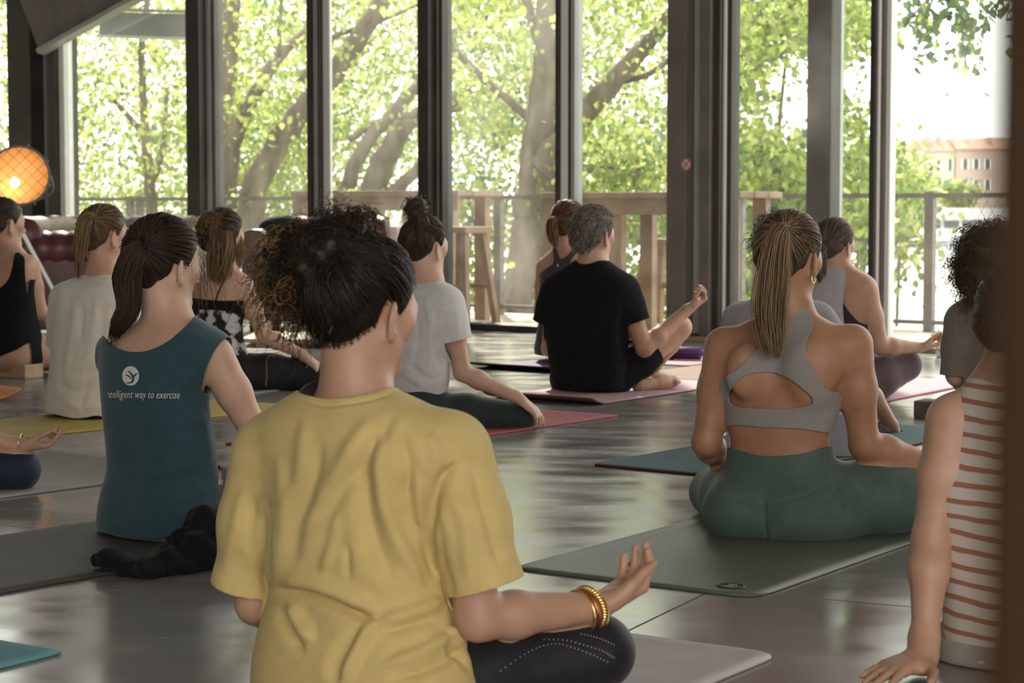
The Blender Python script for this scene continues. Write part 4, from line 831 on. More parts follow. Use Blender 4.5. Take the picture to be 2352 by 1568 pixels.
    V, T = clip_mesh(V, T, g); M['tee_yellow'] = cloth('mustard_cotton', (0.58, 0.44, 0.175), (0.62, 0.475, 0.20), 0.12, 500, 0.9, 0.1)
    sh = p.put('t_shirt', V, T, M['tee_yellow'], 0.003)
    # collar band following the neckline
    ang = np.linspace(0, 2*np.pi, 60, endpoint=False); sb = BVHTree.FromPolygons([tuple(v) for v in V], [tuple(int(i) for i in q) for q in T])
    # strap of a dark top inside the collar
    MB().tube(spline([at(693, 912, 0.03), at(712, 893, 0.05), at(742, 880, 0.07)], 10), 0.011, 8).build('top_strap', M['legging_black'], p.t, smooth=True)
    # bangles
    gold = mat('gold', (0.75, 0.52, 0.20), 0.25, metal=1.0); dirw = unit(Wr-E)
    def ring(c, ax, R, r, name, m, twist=0, tilt=0.0):
        x = unit(np.cross(ax, (0.2, 0.1, 1))); y = np.cross(ax, x); n = 64; t = np.linspace(0, 2*np.pi, n, endpoint=True); P = np.array([c+R*(math.cos(a)*x+math.sin(a)*y) for a in t]); mb = MB()
        if not twist: mb.tube(P, r, 8, False)
        else:
            for s_ in range(3): mb.tube(np.array([c+(R+r*0.9*math.cos(a*twist+s_*2.09))*(math.cos(a)*x+math.sin(a)*y)+ax*r*0.9*math.sin(a*twist+s_*2.09) for a in np.linspace(0, 2*np.pi, 200)]), r*0.75, 6, False)
        b = thing('bangle', {'a': 'thick twisted gold bangle nearest the hand of the yellow-shirted woman', 'b': 'plain gold bangle on the forearm side of her wrist', 'c': 'thin coppery bangle between the two gold bangles'}[name], 'bangle', 'bangles of the yellow-shirted woman'); o = mb.build('ring', m, b, smooth=True)
    cw = at(1352, 1396, 0.02); ring(at(1357, 1395, 0.02), unit(dirw+np.array([0, 0.25, 0.35])), 0.0365, 0.0048, 'a', gold, 14); ring(at(1333, 1406, 0.015), unit(dirw+np.array([0, 0.2, 0.15])), 0.0405, 0.0028, 'b', gold); ring(at(1345, 1400, 0.018), unit(dirw+np.array([0, .1, 0.28])), 0.0385, 0.0024, 'c', mat('copper', (0.55, 0.20, 0.13), 0.3, metal=1.0))
    # hair
    col = (0.016, 0.011, 0.008); p.cap(fd, hd, col, 0.007); tie = hd.cc+unit(at(775, 590, -0.02)-hd.cc)*(hd.crad(unit(at(775, 590, -0.02)-hd.cc)[None])[0]+0.02)
    V0 = p.capV[rng.integers(len(p.capV), size=2600)]; P = hd.sweep(V0, tie, 11, 0.007, 0.003); p.strands('hair_strands', P, 0.0013, vary(col, len(P), 0.4, (0.045, 0.03, 0.02), 0.2), 0.001)
    # frizz along the skull top
    k = rng.integers(len(p.capV), size=500); V0 = p.capV[k]; dr = V0-hd.cc; dr /= np.linalg.norm(dr, axis=1)[:, None]; m_ = 7; t = np.linspace(0, 1, m_); tg = tie-V0; tg /= np.linalg.norm(tg, axis=1)[:, None]; P = V0[:, None]+(dr[:, None]*(0.022*np.sin(t*2.2))[None, :, None]+tg[:, None]*(0.05*t)[None, :, None])*rng.uniform(0.4, 1.1, (500, 1, 1))+np.cumsum(rng.normal(size=(500, m_, 3))*0.0015, 1); p.strands('loose_hairs', P, 0.0005, vary((0.06, 0.035, 0.02), 500, 0.4), 0.0003)
    hl = hd.hairline(hd.L(p.capV)); kk = np.where((hl > -0.07) & (hd.L(p.capV)[:, 1] < 0.02))[0]; V0 = p.capV[kk[rng.integers(len(kk), size=500)]]; tg = tie-V0; tg /= np.linalg.norm(tg, axis=1)[:, None]; t = np.linspace(0, 1, 6); jit = rng.normal(size=(500, 1, 3))*0.35; P = V0[:, None]-hd.u*0.012+(tg[:, None]+jit)*(0.03*t)[None, :, None]*rng.uniform(0.4, 1.0, (500, 1, 1)); p.strands('nape_hairs', P, 0.0006, vary((0.03, 0.02, 0.014), 500, 0.4), 0.0003)
    # bun: dark core plus masses of curls
    bc = at(742, 590, 0.0); bf = Field(bc-0.17, bc+0.17, 0.006)
    for (x, y, dd, r) in ((770, 590, 0.0, 0.05), (735, 580, -0.01, 0.058), (700, 620, 0.0, 0.05), (745, 640, 0.0, 0.052), (720, 670, 0.01, 0.04), (790, 540, 0.01, 0.036), (690, 590, 0.02, 0.045), (760, 690, 0.0, 0.035), (810, 520, 0.02, 0.02)): bf.ell(at(x, y, dd), (r, r, r*0.95), k=0.025)
    Vb, Qb = bf.surface(0, 2); Nb = vnormals(Vb, tris(Qb)); Vb = Vb+Nb*(0.012*(vnoise(Vb*45)+0.6*vnoise(Vb*90)))[:, None]; me = raw_mesh('bun', Vb, Qb, True); cap_tint(me, col, 0.3); bun = add_obj('bun', me, M['hair'], p.t)
    kk = rng.integers(len(Vb), size=900); P = curls(Vb[kk], 900, 0.055, 0.007, 1.6, 0.5, 16, Nb[kk], 0.004); p.strands('curls', P, 0.0012, vary(col, 900, 0.5, (0.07, 0.04, 0.02), 0.25), 0.0007, bun)
    left = [at(x, y, dd) for (x, y, dd) in ((680, 570, .02), (660, 610, .02), (665, 650, .0), (690, 540, .03), (700, 690, 0.0))]; P = curls(left, 420, 0.075, 0.012, 1.8, 0.75, 20, np.array([(-1, 0, 0.15), (-0.8, 0.2, -0.4), (-0.9, -0.2, 0.1)]), 0.016); p.strands('curls', P, 0.0011, vary((0.07, 0.042, 0.02), 420, 0.5, (0.30, 0.18, 0.08), 0.5), 0.0006, bun)  # left curls tinted golden, the light on them put into the colour
    P = curls([at(790, 520, 0.02), at(745, 515, 0.02), at(815, 530, 0.02)], 130, 0.05, 0.012, 1.3, 0.1, 18, np.array([(0, 0, 1.), (0.5, 0, 0.8), (-0.5, 0, .8)]), 0.014); p.strands('curls', P, 0.0007, vary((0.09, 0.05, 0.025), 130, 0.4), 0.0004, bun)
    # earring
    MB().tube([hd.P(0.36, -0.03, -0.2)+0.006*np.array([math.cos(a), 0, math.sin(a)]) for a in np.linspace(0, 6.28, 20)], 0.0009, 6, False).build('earring', gold, p.t)
    return p
def dseg(V, a, b):
    a, b = np.asarray(a, float), np.asarray(b, float); ab = b-a; t = np.clip(((V-a)@ab)/max(ab@ab, 1e-9), 0, 1); return np.linalg.norm(V-a-t[:, None]*ab, axis=1)
# ================================================================== woman with the long blond ponytail
def blond():
    p = Person('woman with a long blond ponytail in a grey sports bra and sage green leggings', 5.5, 30, 0.006, M['skin_tan']); at = p.at
    hd = Head(at(1814, 588, 0.02), 0.236, 38, -8, 0); nk = at(1812, 722, 0.0)
    S, E, Wr = at(1958, 790, -0.06), at(1985, 1020, -0.03), at(2150, 1070, 0.05); S2, E2, W2 = at(1662, 795, 0.08), at(1622, 1015, 0.06), at(1655, 1060, 0.24)
    H1, K1, A1 = at(1870, 1150, -0.02), at(2250, 1130, 0.06), at(1960, 1190, 0.42); H2, K2, A2 = at(1720, 1150, 0.06), at(1640, 1130, 0.36), at(1860, 1180, 0.45)
    fd = p.field([hd.c, S, E, Wr, S2, E2, W2, H1, K1, A1, H2, K2, A2, at(1750, 1250, -0.1), at(2320, 1130, .1)], 0.18)
    R = [(690, 1770, 1858), (722, 1745, 1880), (745, 1705, 1925, 0, .5), (775, 1665, 1965, 0, .46), (830, 1650, 1965, 0, .48), (880, 1655, 1926, 0, .54), (930, 1668, 1920, 0, .60), (985, 1676, 1906, 0, .64), (1030, 1680, 1903, 0, .66), (1080, 1672, 1915, 0, .68), (1130, 1650, 1945, 0, .72), (1180, 1632, 1975, 0, .72), (1222, 1640, 1960, 0, .7), (1240, 1670, 1930, 0, .6)]
    fd.torso(p.rows(R, 0.6), p.yaw, 0.03); hd.build(fd, nk, 0.052); arm(fd, S, E, Wr, 1.06, 0.03); arm(fd, S2, E2, W2, 1.02, 0.03)
    leg(fd, H1, K1, A1, 1.15, 0.04); leg(fd, H2, K2, A2, 1.05, 0.04)
    fd.ell(at(1700, 1170, -0.04), (0.10, 0.09, 0.085), k=0.03); fd.ell(at(1840, 1170, -0.06), (0.115, 0.10, 0.088), k=0.03)
    # groove between and spine furrow
    fd.cone(at(1765, 1150, -0.195), at(1762, 1245, -0.17), 0.008, 0.012, 0.025, sub=True); fd.cone(at(1765, 900, -0.165), at(1762, 1060, -0.165), 0.008, 0.008, 0.03, sub=True)
    # shoulder blades
    fd.ell(at(1712, 850, -0.06), (0.05, 0.03, 0.07), k=0.05); fd.ell(at(1862, 850, -0.115), (0.055, 0.03, 0.075), k=0.05)
    tf = p.field([S, S2, at(1650, 1240), at(1980, 1240), at(1800, 690)], 0.2); tf.torso(p.rows(R, 0.6), p.yaw, 0.03); tf.cone(at(1765, 900, -0.165), at(1762, 1060, -0.165), 0.008, 0.008, 0.03, sub=True); tf.ell(at(1712, 850, -0.06), (0.05, 0.03, 0.07), k=0.05); tf.ell(at(1862, 850, -0.115), (0.055, 0.03, 0.075), k=0.05); tf.cone(S2, S2+(E2-S2)*0.4, 0.05, 0.046, 0.03); tf.cone(S, S+(E-S)*0.4, 0.05, 0.046, 0.03)
    lf = p.field([H1, K1, A1, H2, K2, A2, at(1650, 1240), at(1980, 900), at(2320, 1130, .1)], 0.28); lf.torso(p.rows(R, 0.6), p.yaw, 0.03); leg(lf, H1, K1, A1, 1.15, 0.04); leg(lf, H2, K2, A2, 1.05, 0.04); lf.ell(at(1700, 1170, -0.04), (0.10, 0.09, 0.085), k=0.03); lf.ell(at(1840, 1170, -0.06), (0.115, 0.10, 0.088), k=0.03); lf.cone(at(1765, 1150, -0.195), at(1762, 1245, -0.17), 0.008, 0.012, 0.025, sub=True); lf.cone(at(1765, 900, -0.165), at(1762, 1060, -0.165), 0.008, 0.008, 0.03, sub=True)
    hand(fd, Wr, unit(Wr-E), (0, 0, -1.0), (0.2, 0.8, 0), 0.17)
    hand(fd, W2, (0.35, 0.6, -0.4), (0.2, 0.2, -1), (0.8, -0.3, 0), 0.17)
    p.body(fd); p.eyes(hd); tc = at(1790, 950, 0.0)
    # bra: racer back with a wide lens-shaped opening, pattern taken in the view of the back
    outer = spline([(1822, 705), (1858, 712), (1868, 745), (1850, 800), (1868, 850), (1898, 893), (1950, 912), (1950, 992), (1840, 985), (1740, 980), (1690, 975), (1655, 975), (1655, 880), (1690, 850), (1735, 805), (1752, 765), (1760, 735), (1785, 712)], 80)
    hole = spline([(1674, 905), (1690, 878), (1720, 860), (1770, 855), (1810, 868), (1850, 898), (1866, 915), (1860, 930), (1810, 938), (1750, 938), (1700, 935), (1678, 925), (1674, 905)], 60)
    M['bra'] = cloth('heather_grey_jersey', (0.27, 0.245, 0.23), (0.31, 0.285, 0.265), 0.2, 500, 0.9, 0.1, 260)
    arms = lambda V: np.minimum.reduce([dseg(V, S+(E-S)*.12, E), dseg(V, S2+(E2-S2)*.12, E2), dseg(V, E, Wr), dseg(V, E2, W2)])
    zb0, zb1 = at(1790, 985)[2], at(1790, 905)[2]
    def g_bra(V):
        pp = project(V); m = p.back(V, tc); gb = np.maximum(sdpoly(pp, outer), -sdpoly(pp, hole))*p.d/F; gf = np.maximum(zb0-V[:, 2], V[:, 2]-zb1); g = np.where(m < -0.005, gb, gf); return g
    p.tight(tf, 0.0045, g_bra, 'sports_bra', M['bra'], 0.003)
    # leggings
    M['legging_green'] = cloth('sage_green_jersey', (0.070, 0.108, 0.088), (0.082, 0.124, 0.102), 0.1, 400, 0.6, 0.1)
    top = spline([(1640, 1015), (1680, 1028), (1740, 1045), (1790, 1047), (1850, 1040), (1890, 1028), (1930, 1020)], 30)
    ztop = lambda V: np.interp(project(V)[:, 0], top[:, 0], top[:, 1])
    def g_leg(V):
        return (ztop(V)-project(V)[:, 1])*p.d/F
    def dsp(V):
        pp = project(V); m = (p.back(V, tc) < 0.03); d = np.zeros(len(V))
        for pl, wd, am in (([(1668, 1135), (1710, 1152), (1755, 1158), (1830, 1145), (1905, 1112)], 3.5, -0.003), ([(1757, 1158), (1757, 1200), (1764, 1238)], 4, -0.006), ([(1915, 1095), (1922, 1120), (1912, 1140)], 5, -0.007), ([(1930, 1105), (1940, 1140), (1936, 1165)], 5, -0.007), ([(1960, 1112), (1975, 1130), (1981, 1150)], 4, -0.005), ([(1922, 1100), (1932, 1135)], 5, 0.005), ([(1945, 1105), (1960, 1135)], 7, 0.004), ([(1898, 1035), (1905, 1070), (1912, 1095)], 4, 0.005)): d += am*np.exp(-(polydist(pp, spline(pl, 12))/wd)**2)
        return d*m
    p.tight(lf, 0.0045, g_leg, 'leggings', M['legging_green'], 0.003, disp=dsp)
    # hair: sleek sides gathered in a high ponytail
    col = (0.10, 0.065, 0.038); lt = (0.36, 0.25, 0.14); p.cap(fd, hd, (0.06, 0.042, 0.028), 0.006)
    td = unit(at(1797, 512, -0.12)-hd.cc); tie = hd.cc+td*(hd.crad(td[None])[0]+0.012)
    V0 = p.capV[rng.integers(len(p.capV), size=1900)]; P = hd.sweep(V0, tie, 10, 0.005, 0.0012); p.strands('hair_strands', P, 0.0012, vary(col, len(P), 0.3, lt, 0.35), 0.001)
    path = [tie, tie+np.array([-0.006, -0.028, 0.002]), at(1785, 555, -0.15), at(1775, 640, -0.165), at(1768, 720, -0.16), at(1775, 790, -0.165), at(1778, 825, -0.165)]
    P = pony(path, [0.012, 0.022, 0.036, 0.05, 0.05, 0.04, 0.016], 900, 18, 0.004, 0.10); p.strands('ponytail', P, 0.0014, vary((0.30, 0.205, 0.11), 900, 0.35, (0.12, 0.075, 0.04), 0.35), 0.0007)
    P = pony(path, [0.014, 0.028, 0.044, 0.06, 0.062, 0.052, 0.03], 60, 18, 0.008, 0.25); p.strands('ponytail', P, 0.0006, vary((0.40, 0.28, 0.15), 60, 0.3), 0.0004)
    MB().tube([tie+0.014*(math.cos(a)*hd.r+math.sin(a)*hd.u) for a in np.linspace(0, 6.28, 20)], 0.005, 8, False).build('hair_tie', mat('hair_tie_dark', (0.02, 0.015, 0.012), 0.7), p.t, smooth=True)
    MB().tube([hd.P(0.36, -0.03, -0.26)+0.012*(math.cos(a)*hd.f+math.sin(a)*hd.u) for a in np.linspace(0, 6.28, 24)], 0.0012, 6, False).build('earring', mat('earring_gold', (0.75, 0.55, 0.25), 0.3, metal=1.0), p.t)
    return p
# ------------------------------------------------------------------ generic sitter
def sitter(label, d, yaw, h, skin, rows, head, neck, arms, legs, ratio=0.6, shrink=1.0, nr=0.054, kt=0.03, base=None):
    """arms: (S,E,W,scale[,hand kwargs]); legs: (H,K,A,scale); points are (px,py,dd)"""
    p = Person(label, d, yaw, h, skin); at = p.at
    if base is not None: p.base = base
    px_, py_, dd_, Hp, hy, hp = head[:6]; hd = Head(at(px_, py_, dd_), Hp*d/F, hy, hp, head[6] if len(head) > 6 else 0); nk = at(*neck)
    A = [tuple(at(*q) for q in a[:3])+(a[3], a[4] if len(a) > 4 else None) for a in arms]; Lg = [tuple(at(*q) for q in l[:3])+(l[3],) for l in legs]
    pts = [hd.c]+[q for a in A for q in a[:3]]+[q for l in Lg for q in l[:3]]+[at((r[1]+r[2])/2, r[0]) for r in rows]+[at(r[1], r[0]) for r in rows]+[at(r[2], r[0]) for r in rows]
    fd = p.field(pts, 0.24); R = p.rows(rows, ratio, shrink); fd.torso(R, p.yaw, kt); hd.build(fd, nk, nr)
    tf = p.field(pts, 0.24); tf.torso(R, p.yaw, kt); lf = p.field(pts, 0.24); lf.torso(R, p.yaw, kt)
    for ia, a in enumerate(A):
        arm(fd, a[0], a[1], a[2], a[3])
        if not a[4] and not label.startswith('person in a cream tank'):
            fa = unit(unit(a[2]-a[1])*np.array([1, 1, 0.5])+np.array([0, 0, -0.15])); hand(fd, a[2], fa, (0, 0, -1.0), np.cross(fa, (0, 0, -1.0))*(1 if ia == 0 else -1), 0.17*a[3], curl=((22, 18, 10),)*4, spread=0.06)
        if ia == 1 and label.startswith('person in a cream tank'): hand(fd, a[2], unit(a[2]-a[1]), (0, 0, -1.0), (-0.3, 0.3, 0), 0.17)
        if a[4]: kw = dict(a[4]); hand(fd, a[2]+unit(a[2]-a[1])*0.01, kw.pop('a'), kw.pop('n'), kw.pop('t'), **kw)
    for l in Lg:
        leg(fd, *l); leg(lf, *l)
    p.hd, p.fd, p.tf, p.lf, p.A, p.Lg = hd, fd, tf, lf, A, Lg; p.R = R; p.tc = at((rows[len(rows)//2][1]+rows[len(rows)//2][2])/2, rows[len(rows)//2][0]); return p
def finish(p, smooth=2): p.body(p.fd, smooth=smooth); p.eyes(p.hd)
def pants(p, waist_py, m, name='leggings', iso=0.004, cuts=(), xr=None, disp=None, curve=None, bare=()):
    zw = p.at(1176, waist_py)[2]
    def g(V):
        if curve is not None: pp = project(V); q = (np.interp(pp[:, 0], curve[:, 0], curve[:, 1])-pp[:, 1])*p.d/F
        else: q = V[:, 2]-zw
        q = np.minimum(q, np.minimum.reduce([dseg(V, l[0]+(l[1]-l[0])*0.35, l[1]) for l in p.Lg])-0.10)
        for (Hb, Kb, Ab) in bare: q = np.maximum(q, dseg(V, Hb, Kb)-dseg(V, Kb, Ab)-0.005)
        for (pt, ax, R) in cuts: q = np.maximum(q, cutball(V, pt, ax, R))
        return q
    return p.tight(p.lf, iso, g, name, m, 0.003, disp=disp)
def tee(p, rows, sleeves, neck, hem, m, FL=(), noise=0.005, ratio=0.62, h=None, name='t_shirt', nscale=(7, 7, 3.5), k=0.035, ext=0.06, cutpoly=None):
    at = p.at; h = h or p.h; pts = [at(r[1], r[0]) for r in rows]+[at(r[2], r[0]) for r in rows]+[at(*q) for s_ in sleeves for q in s_[:2]]; sf = p.field(pts, 0.14, h); sf.torso(p.rows(rows, ratio), p.yaw, k); cuts = []
    for s_ in sleeves:
        a, e = at(*s_[0]), at(*s_[1]); sf.limb([a, (a+e)/2, e, e+(e-a)*ext], [s_[2], (s_[2]+s_[3])/2, s_[3], s_[3]], k); cuts.append((e, (e-a) if len(s_) < 5 else np.array(s_[4]), s_[3]*1.6))
    V, Q = sf.surface(0.0, 3); T = tris(Q); V = folds(V, T, FL, noise, nscale, p.d); g = np.full(len(V), -1.0)
    td = torso_d(p.rows(rows, ratio), p.yaw, V)-0.010
    for c, s_ in zip(cuts, sleeves): g = np.maximum(g, np.minimum(cutball(V, *c), td if len(s_) < 5 else td+0.03))
    if cutpoly is None: g = np.maximum(g, neckcut(p, V, at(*neck[:3]), neck[4]*0.8, neck[4]*0.75, 0.012))
    else: g = np.maximum(g, np.where(p.back(V, p.tc) < 0.03, -sdpoly(project(V), spline(cutpoly+[cutpoly[0]], 60))*p.d/F, neckcut(p, V, at(*neck[:3]), 0.13, 0.10)))
    zh = at(1176, hem)[2] if hem else 0.02; g = np.maximum(g, zh+0.006*np.sin(V[:, 0]*40+V[:, 1]*31)-V[:, 2]); V, T = clip_mesh(V, T, g); p.shV, p.shT = V, T; return p.put(name, V, T, m, 0.003)
def snap(hd, pt, off=0.012):
    d = unit(np.asarray(pt)-hd.cc); return hd.cc+d*(hd.crad(d[None])[0]+off)
def ponytail(p, tie_px, path_px, widths, col, lt, n=500, nc=1000, capcol=None, wave=0.004, rag=0.1, r=0.0014, m=14, ends=True, pl=0.35, lift=0.005):
    hd = p.hd; p.cap(p.fd, hd, capcol or col, 0.006); tie = snap(hd, p.at(*tie_px)); V0 = p.capV[rng.integers(len(p.capV), size=nc)]
    p.strands('hair_strands', hd.sweep(V0, tie, 9, lift, 0.0015), r, vary(col, nc, 0.3, lt, pl), r*0.8); path = [tie]+[p.at(*q) for q in path_px]
    p.strands('ponytail', pony(path, widths, n, m, wave, rag), r*1.1, vary(lt, n, 0.35, col, 0.4), r*0.5); return tie
def racer(p, outer, hole, zlo, zhi, m, name='tank_top', field=None, iso=0.0045, front=True):
    outer = spline(outer+[outer[0]], 5*len(outer)); hole = None if hole is None else spline(hole+[hole[0]], 5*len(hole)); z0, z1 = p.at(1176, zlo)[2], p.at(1176, zhi)[2]
    def g(V):
        pp = project(V); b = p.back(V, p.tc); gb = sdpoly(pp, outer)
        if hole is not None: gb = np.maximum(gb, -sdpoly(pp, hole))
        return np.where(b < -0.004, gb*p.d/F, np.maximum(z0-V[:, 2], V[:, 2]-z1))
    return p.tight(field or p.tf, iso, g, name, m, 0.003)
PAN_BLACK = cloth('black_stretch', (0.012, 0.012, 0.014), (0.018, 0.018, 0.02), 0.1, 300, 0.65, 0.0)
# ================================================================== teal top
def teal():
    rows = [(700, 350, 428, 0.0, .8), (728, 325, 448, 0, .7), (755, 285, 478, 0, .55), (785, 252, 503, 0, .5), (830, 243, 490, 0, .52), (900, 245, 470), (1000, 255, 478), (1085, 258, 485), (1150, 245, 498, 0, .68), (1210, 245, 512, 0, .7), (1250, 285, 480, 0, .6)]
    p = sitter('woman with a brown ponytail in a dark teal sleeveless top with white print', 5.45, 36, 0.006, M['skin_light'], rows, (378, 605, 0.02, 202, 42, -9), (382, 735, 0.0), [((492, 815, -0.06), (592, 1005, -0.04), (700, 1060, 0.1), 1.0), ((292, 815, 0.12), (315, 960, 0.30), (360, 1040, 0.44), 0.95)], [((440, 1160, -0.02), (650, 1140, 0.05), (480, 1190, 0.36), 1.05), ((330, 1160, 0.08), (330, 1130, 0.46), (430, 1190, 0.4), 1.0)], shrink=0.94)
    finish(p); at = p.at
    M['pants_grey'] = cloth('grey_leggings', (0.075, 0.08, 0.085), (0.10, 0.105, 0.11), 0.2, 200)
    pants(p, 1105, M['pants_grey'])
    M['teal'] = cloth('teal_jersey', (0.026, 0.062, 0.075), (0.032, 0.072, 0.086), 0.1, 420, 0.85, 0.25)
    sr = [(722, 330, 445, 0, .6), (745, 290, 470, 0, .52), (770, 252, 503, 0, .5), (800, 237, 506, 0, .5), (850, 234, 486, 0, .54), (900, 237, 474), (960, 242, 478), (1030, 250, 488), (1085, 252, 494), (1130, 240, 502), (1180, 232, 514, 0, .68), (1225, 233, 520, 0, .7), (1262, 262, 500, 0, .65)]
    FL = [([(262, 1100), (340, 1115), (420, 1100), (490, 1085)], 10, -0.006), ([(262, 1080), (350, 1090), (480, 1055)], 10, 0.005), ([(300, 1060), (400, 1060), (485, 1020)], 9, -0.004), ([(330, 1130), (420, 1140), (500, 1120)], 12, 0.005), ([(455, 930), (472, 1000), (480, 1070)], 9, 0.005), ([(440, 950), (455, 1020), (470, 1065)], 9, -0.005), ([(400, 1180), (460, 1150), (505, 1135)], 10, -0.005), ([(350, 760), (395, 830), (420, 900)], 14, -0.003), ([(470, 850), (455, 880), (440, 910)], 9, -0.005)]
    tee(p, sr, [((455, 800, -0.05), (500, 832, -0.06), 0.058, 0.056, (0.9, -0.2, -0.42)), ((292, 800, 0.09), (268, 818, 0.12), 0.05, 0.045)], (362, 745, 0.0, None, 0.125), None, M['teal'], FL, 0.004, cutpoly=[(238, 770), (262, 795), (300, 808), (345, 804), (390, 782), (418, 758), (440, 735), (460, 690), (350, 660), (230, 690)])
    # white print on the back: round emblem and lettering laid on the cloth
    white = mat('print_white', (0.62, 0.60, 0.57), 0.8); black = M['teal']; bvh = BVHTree.FromPolygons([tuple(v) for v in p.shV], [tuple(int(i) for i in q) for q in p.shT]); sh = [o for o in p.t.children if o.name.startswith('t_shirt')][0]
    def lay(pts2, faces, name, m, off):
        V = []
        for q in pts2:
            r_ = Vector(ray(*q)).normalized(); h = bvh.ray_cast(Vector(CAM), r_); h = h if h[0] is not None else bvh.find_nearest(Vector(W(q[0], q[1], p.d))); V.append(np.array(h[0])-np.array(r_)*off)
        return add_obj(name, raw_mesh(name, V, faces, False), m, sh)
    def blob(cx, cy, rx, ry, n=28, rings=5):
        P = [(cx, cy)]+[(cx+rx*k/rings*math.cos(2*math.pi*i/n), cy+ry*k/rings*math.sin(2*math.pi*i/n)) for k in range(1, rings+1) for i in range(n)]; Fc = [(0, 1+i, 1+(i+1) % n) for i in range(n)]+[(1+k*n+i, 1+(k+1)*n+i, 1+(k+1)*n+(i+1) % n, 1+k*n+(i+1) % n) for k in range(rings-1) for i in range(n)]; return P, Fc
    P, Fc = blob(300, 863, 19.5, 22.5); lay(P, Fc, 'emblem_disc', white, 0.0065)
    def stroke(pl, w0, n=14):
        S = spline(pl, n); T = np.gradient(S, axis=0); T /= np.linalg.norm(T, axis=1)[:, None]; N = np.stack([-T[:, 1], T[:, 0]], 1); w = w0*np.sin(np.linspace(0.25, math.pi-0.15, n)); P = [tuple(S[i]+N[i]*w[i]) for i in range(n)]+[tuple(S[i]-N[i]*w[i]) for i in range(n)]; return P, [(i, i+1, n+i+1, n+i) for i in range(n-1)]
    for pl, w_ in (([(293, 851), (301, 858), (306, 868), (302, 878), (288, 879)], 2.6), ([(287, 860), (296, 864), (303, 872)], 1.6), ([(304, 872), (309, 862), (316, 857)], 2.0)): P, Fc = stroke(pl, w_); lay(P, Fc, 'emblem_mark', black, 0.0085)
    def text(txt, x0, x1, yb, slope, size, name):
        c = bpy.data.curves.new(name, 'FONT'); c.body = txt; c.size = 1.0; c.shear = 0.3; c.resolution_u = 2; to = bpy.data.objects.new(name, c); COL.objects.link(to); dg = bpy.context.evaluated_depsgraph_get(); me = bpy.data.meshes.new_from_object(to.evaluated_get(dg)); bpy.data.objects.remove(to)
        vs = np.array([v.co[:] for v in me.vertices]); fs = [tuple(q.vertices) for q in me.polygons]; w_ = vs[:, 0].max()-vs[:, 0].min(); k = (x1-x0)/w_; pts2 = [(x0+(v[0]-vs[:, 0].min())*k, yb+slope*(v[0]-vs[:, 0].min())*k-v[1]*size) for v in vs]; o = lay(pts2, fs, name, white, 0.0065); bpy.data.meshes.remove(me); return o
    text('intelligent way to exercise', 241, 413, 913, 0.012, 25, 'lettering')
    ponytail(p, (325, 558, -0.1), [(310, 580, -0.10), (292, 640, -0.10), (296, 705, -0.11), (272, 750, -0.10), (252, 795, -0.06)], [0.014, 0.034, 0.045, 0.036, 0.028, 0.01], (0.040, 0.025, 0.017), (0.085, 0.050, 0.030), 900, 1800, wave=0.006, rag=0.12, r=0.0013, m=16, lift=0.009)
    P = curls([p.hd.P(0.25, 0.3, 0.15), p.hd.P(0.2, 0.36, 0.2)], 40, 0.09, 0.006, 0.6, 0.9, 12, np.array([(0.3, 0.1, -1.0)]), 0.012); p.strands('loose_hairs', P, 0.0006, vary((0.12, 0.07, 0.035), 40), 0.0004)
    MB().tube([snap(p.hd, at(325, 558, -0.1), 0.02)+0.016*(math.cos(a)*p.hd.r+math.sin(a)*p.hd.u) for a in np.linspace(0, 6.28, 20)], 0.006, 8, False).build('hair_tie', PAN_BLACK, p.t, smooth=True)
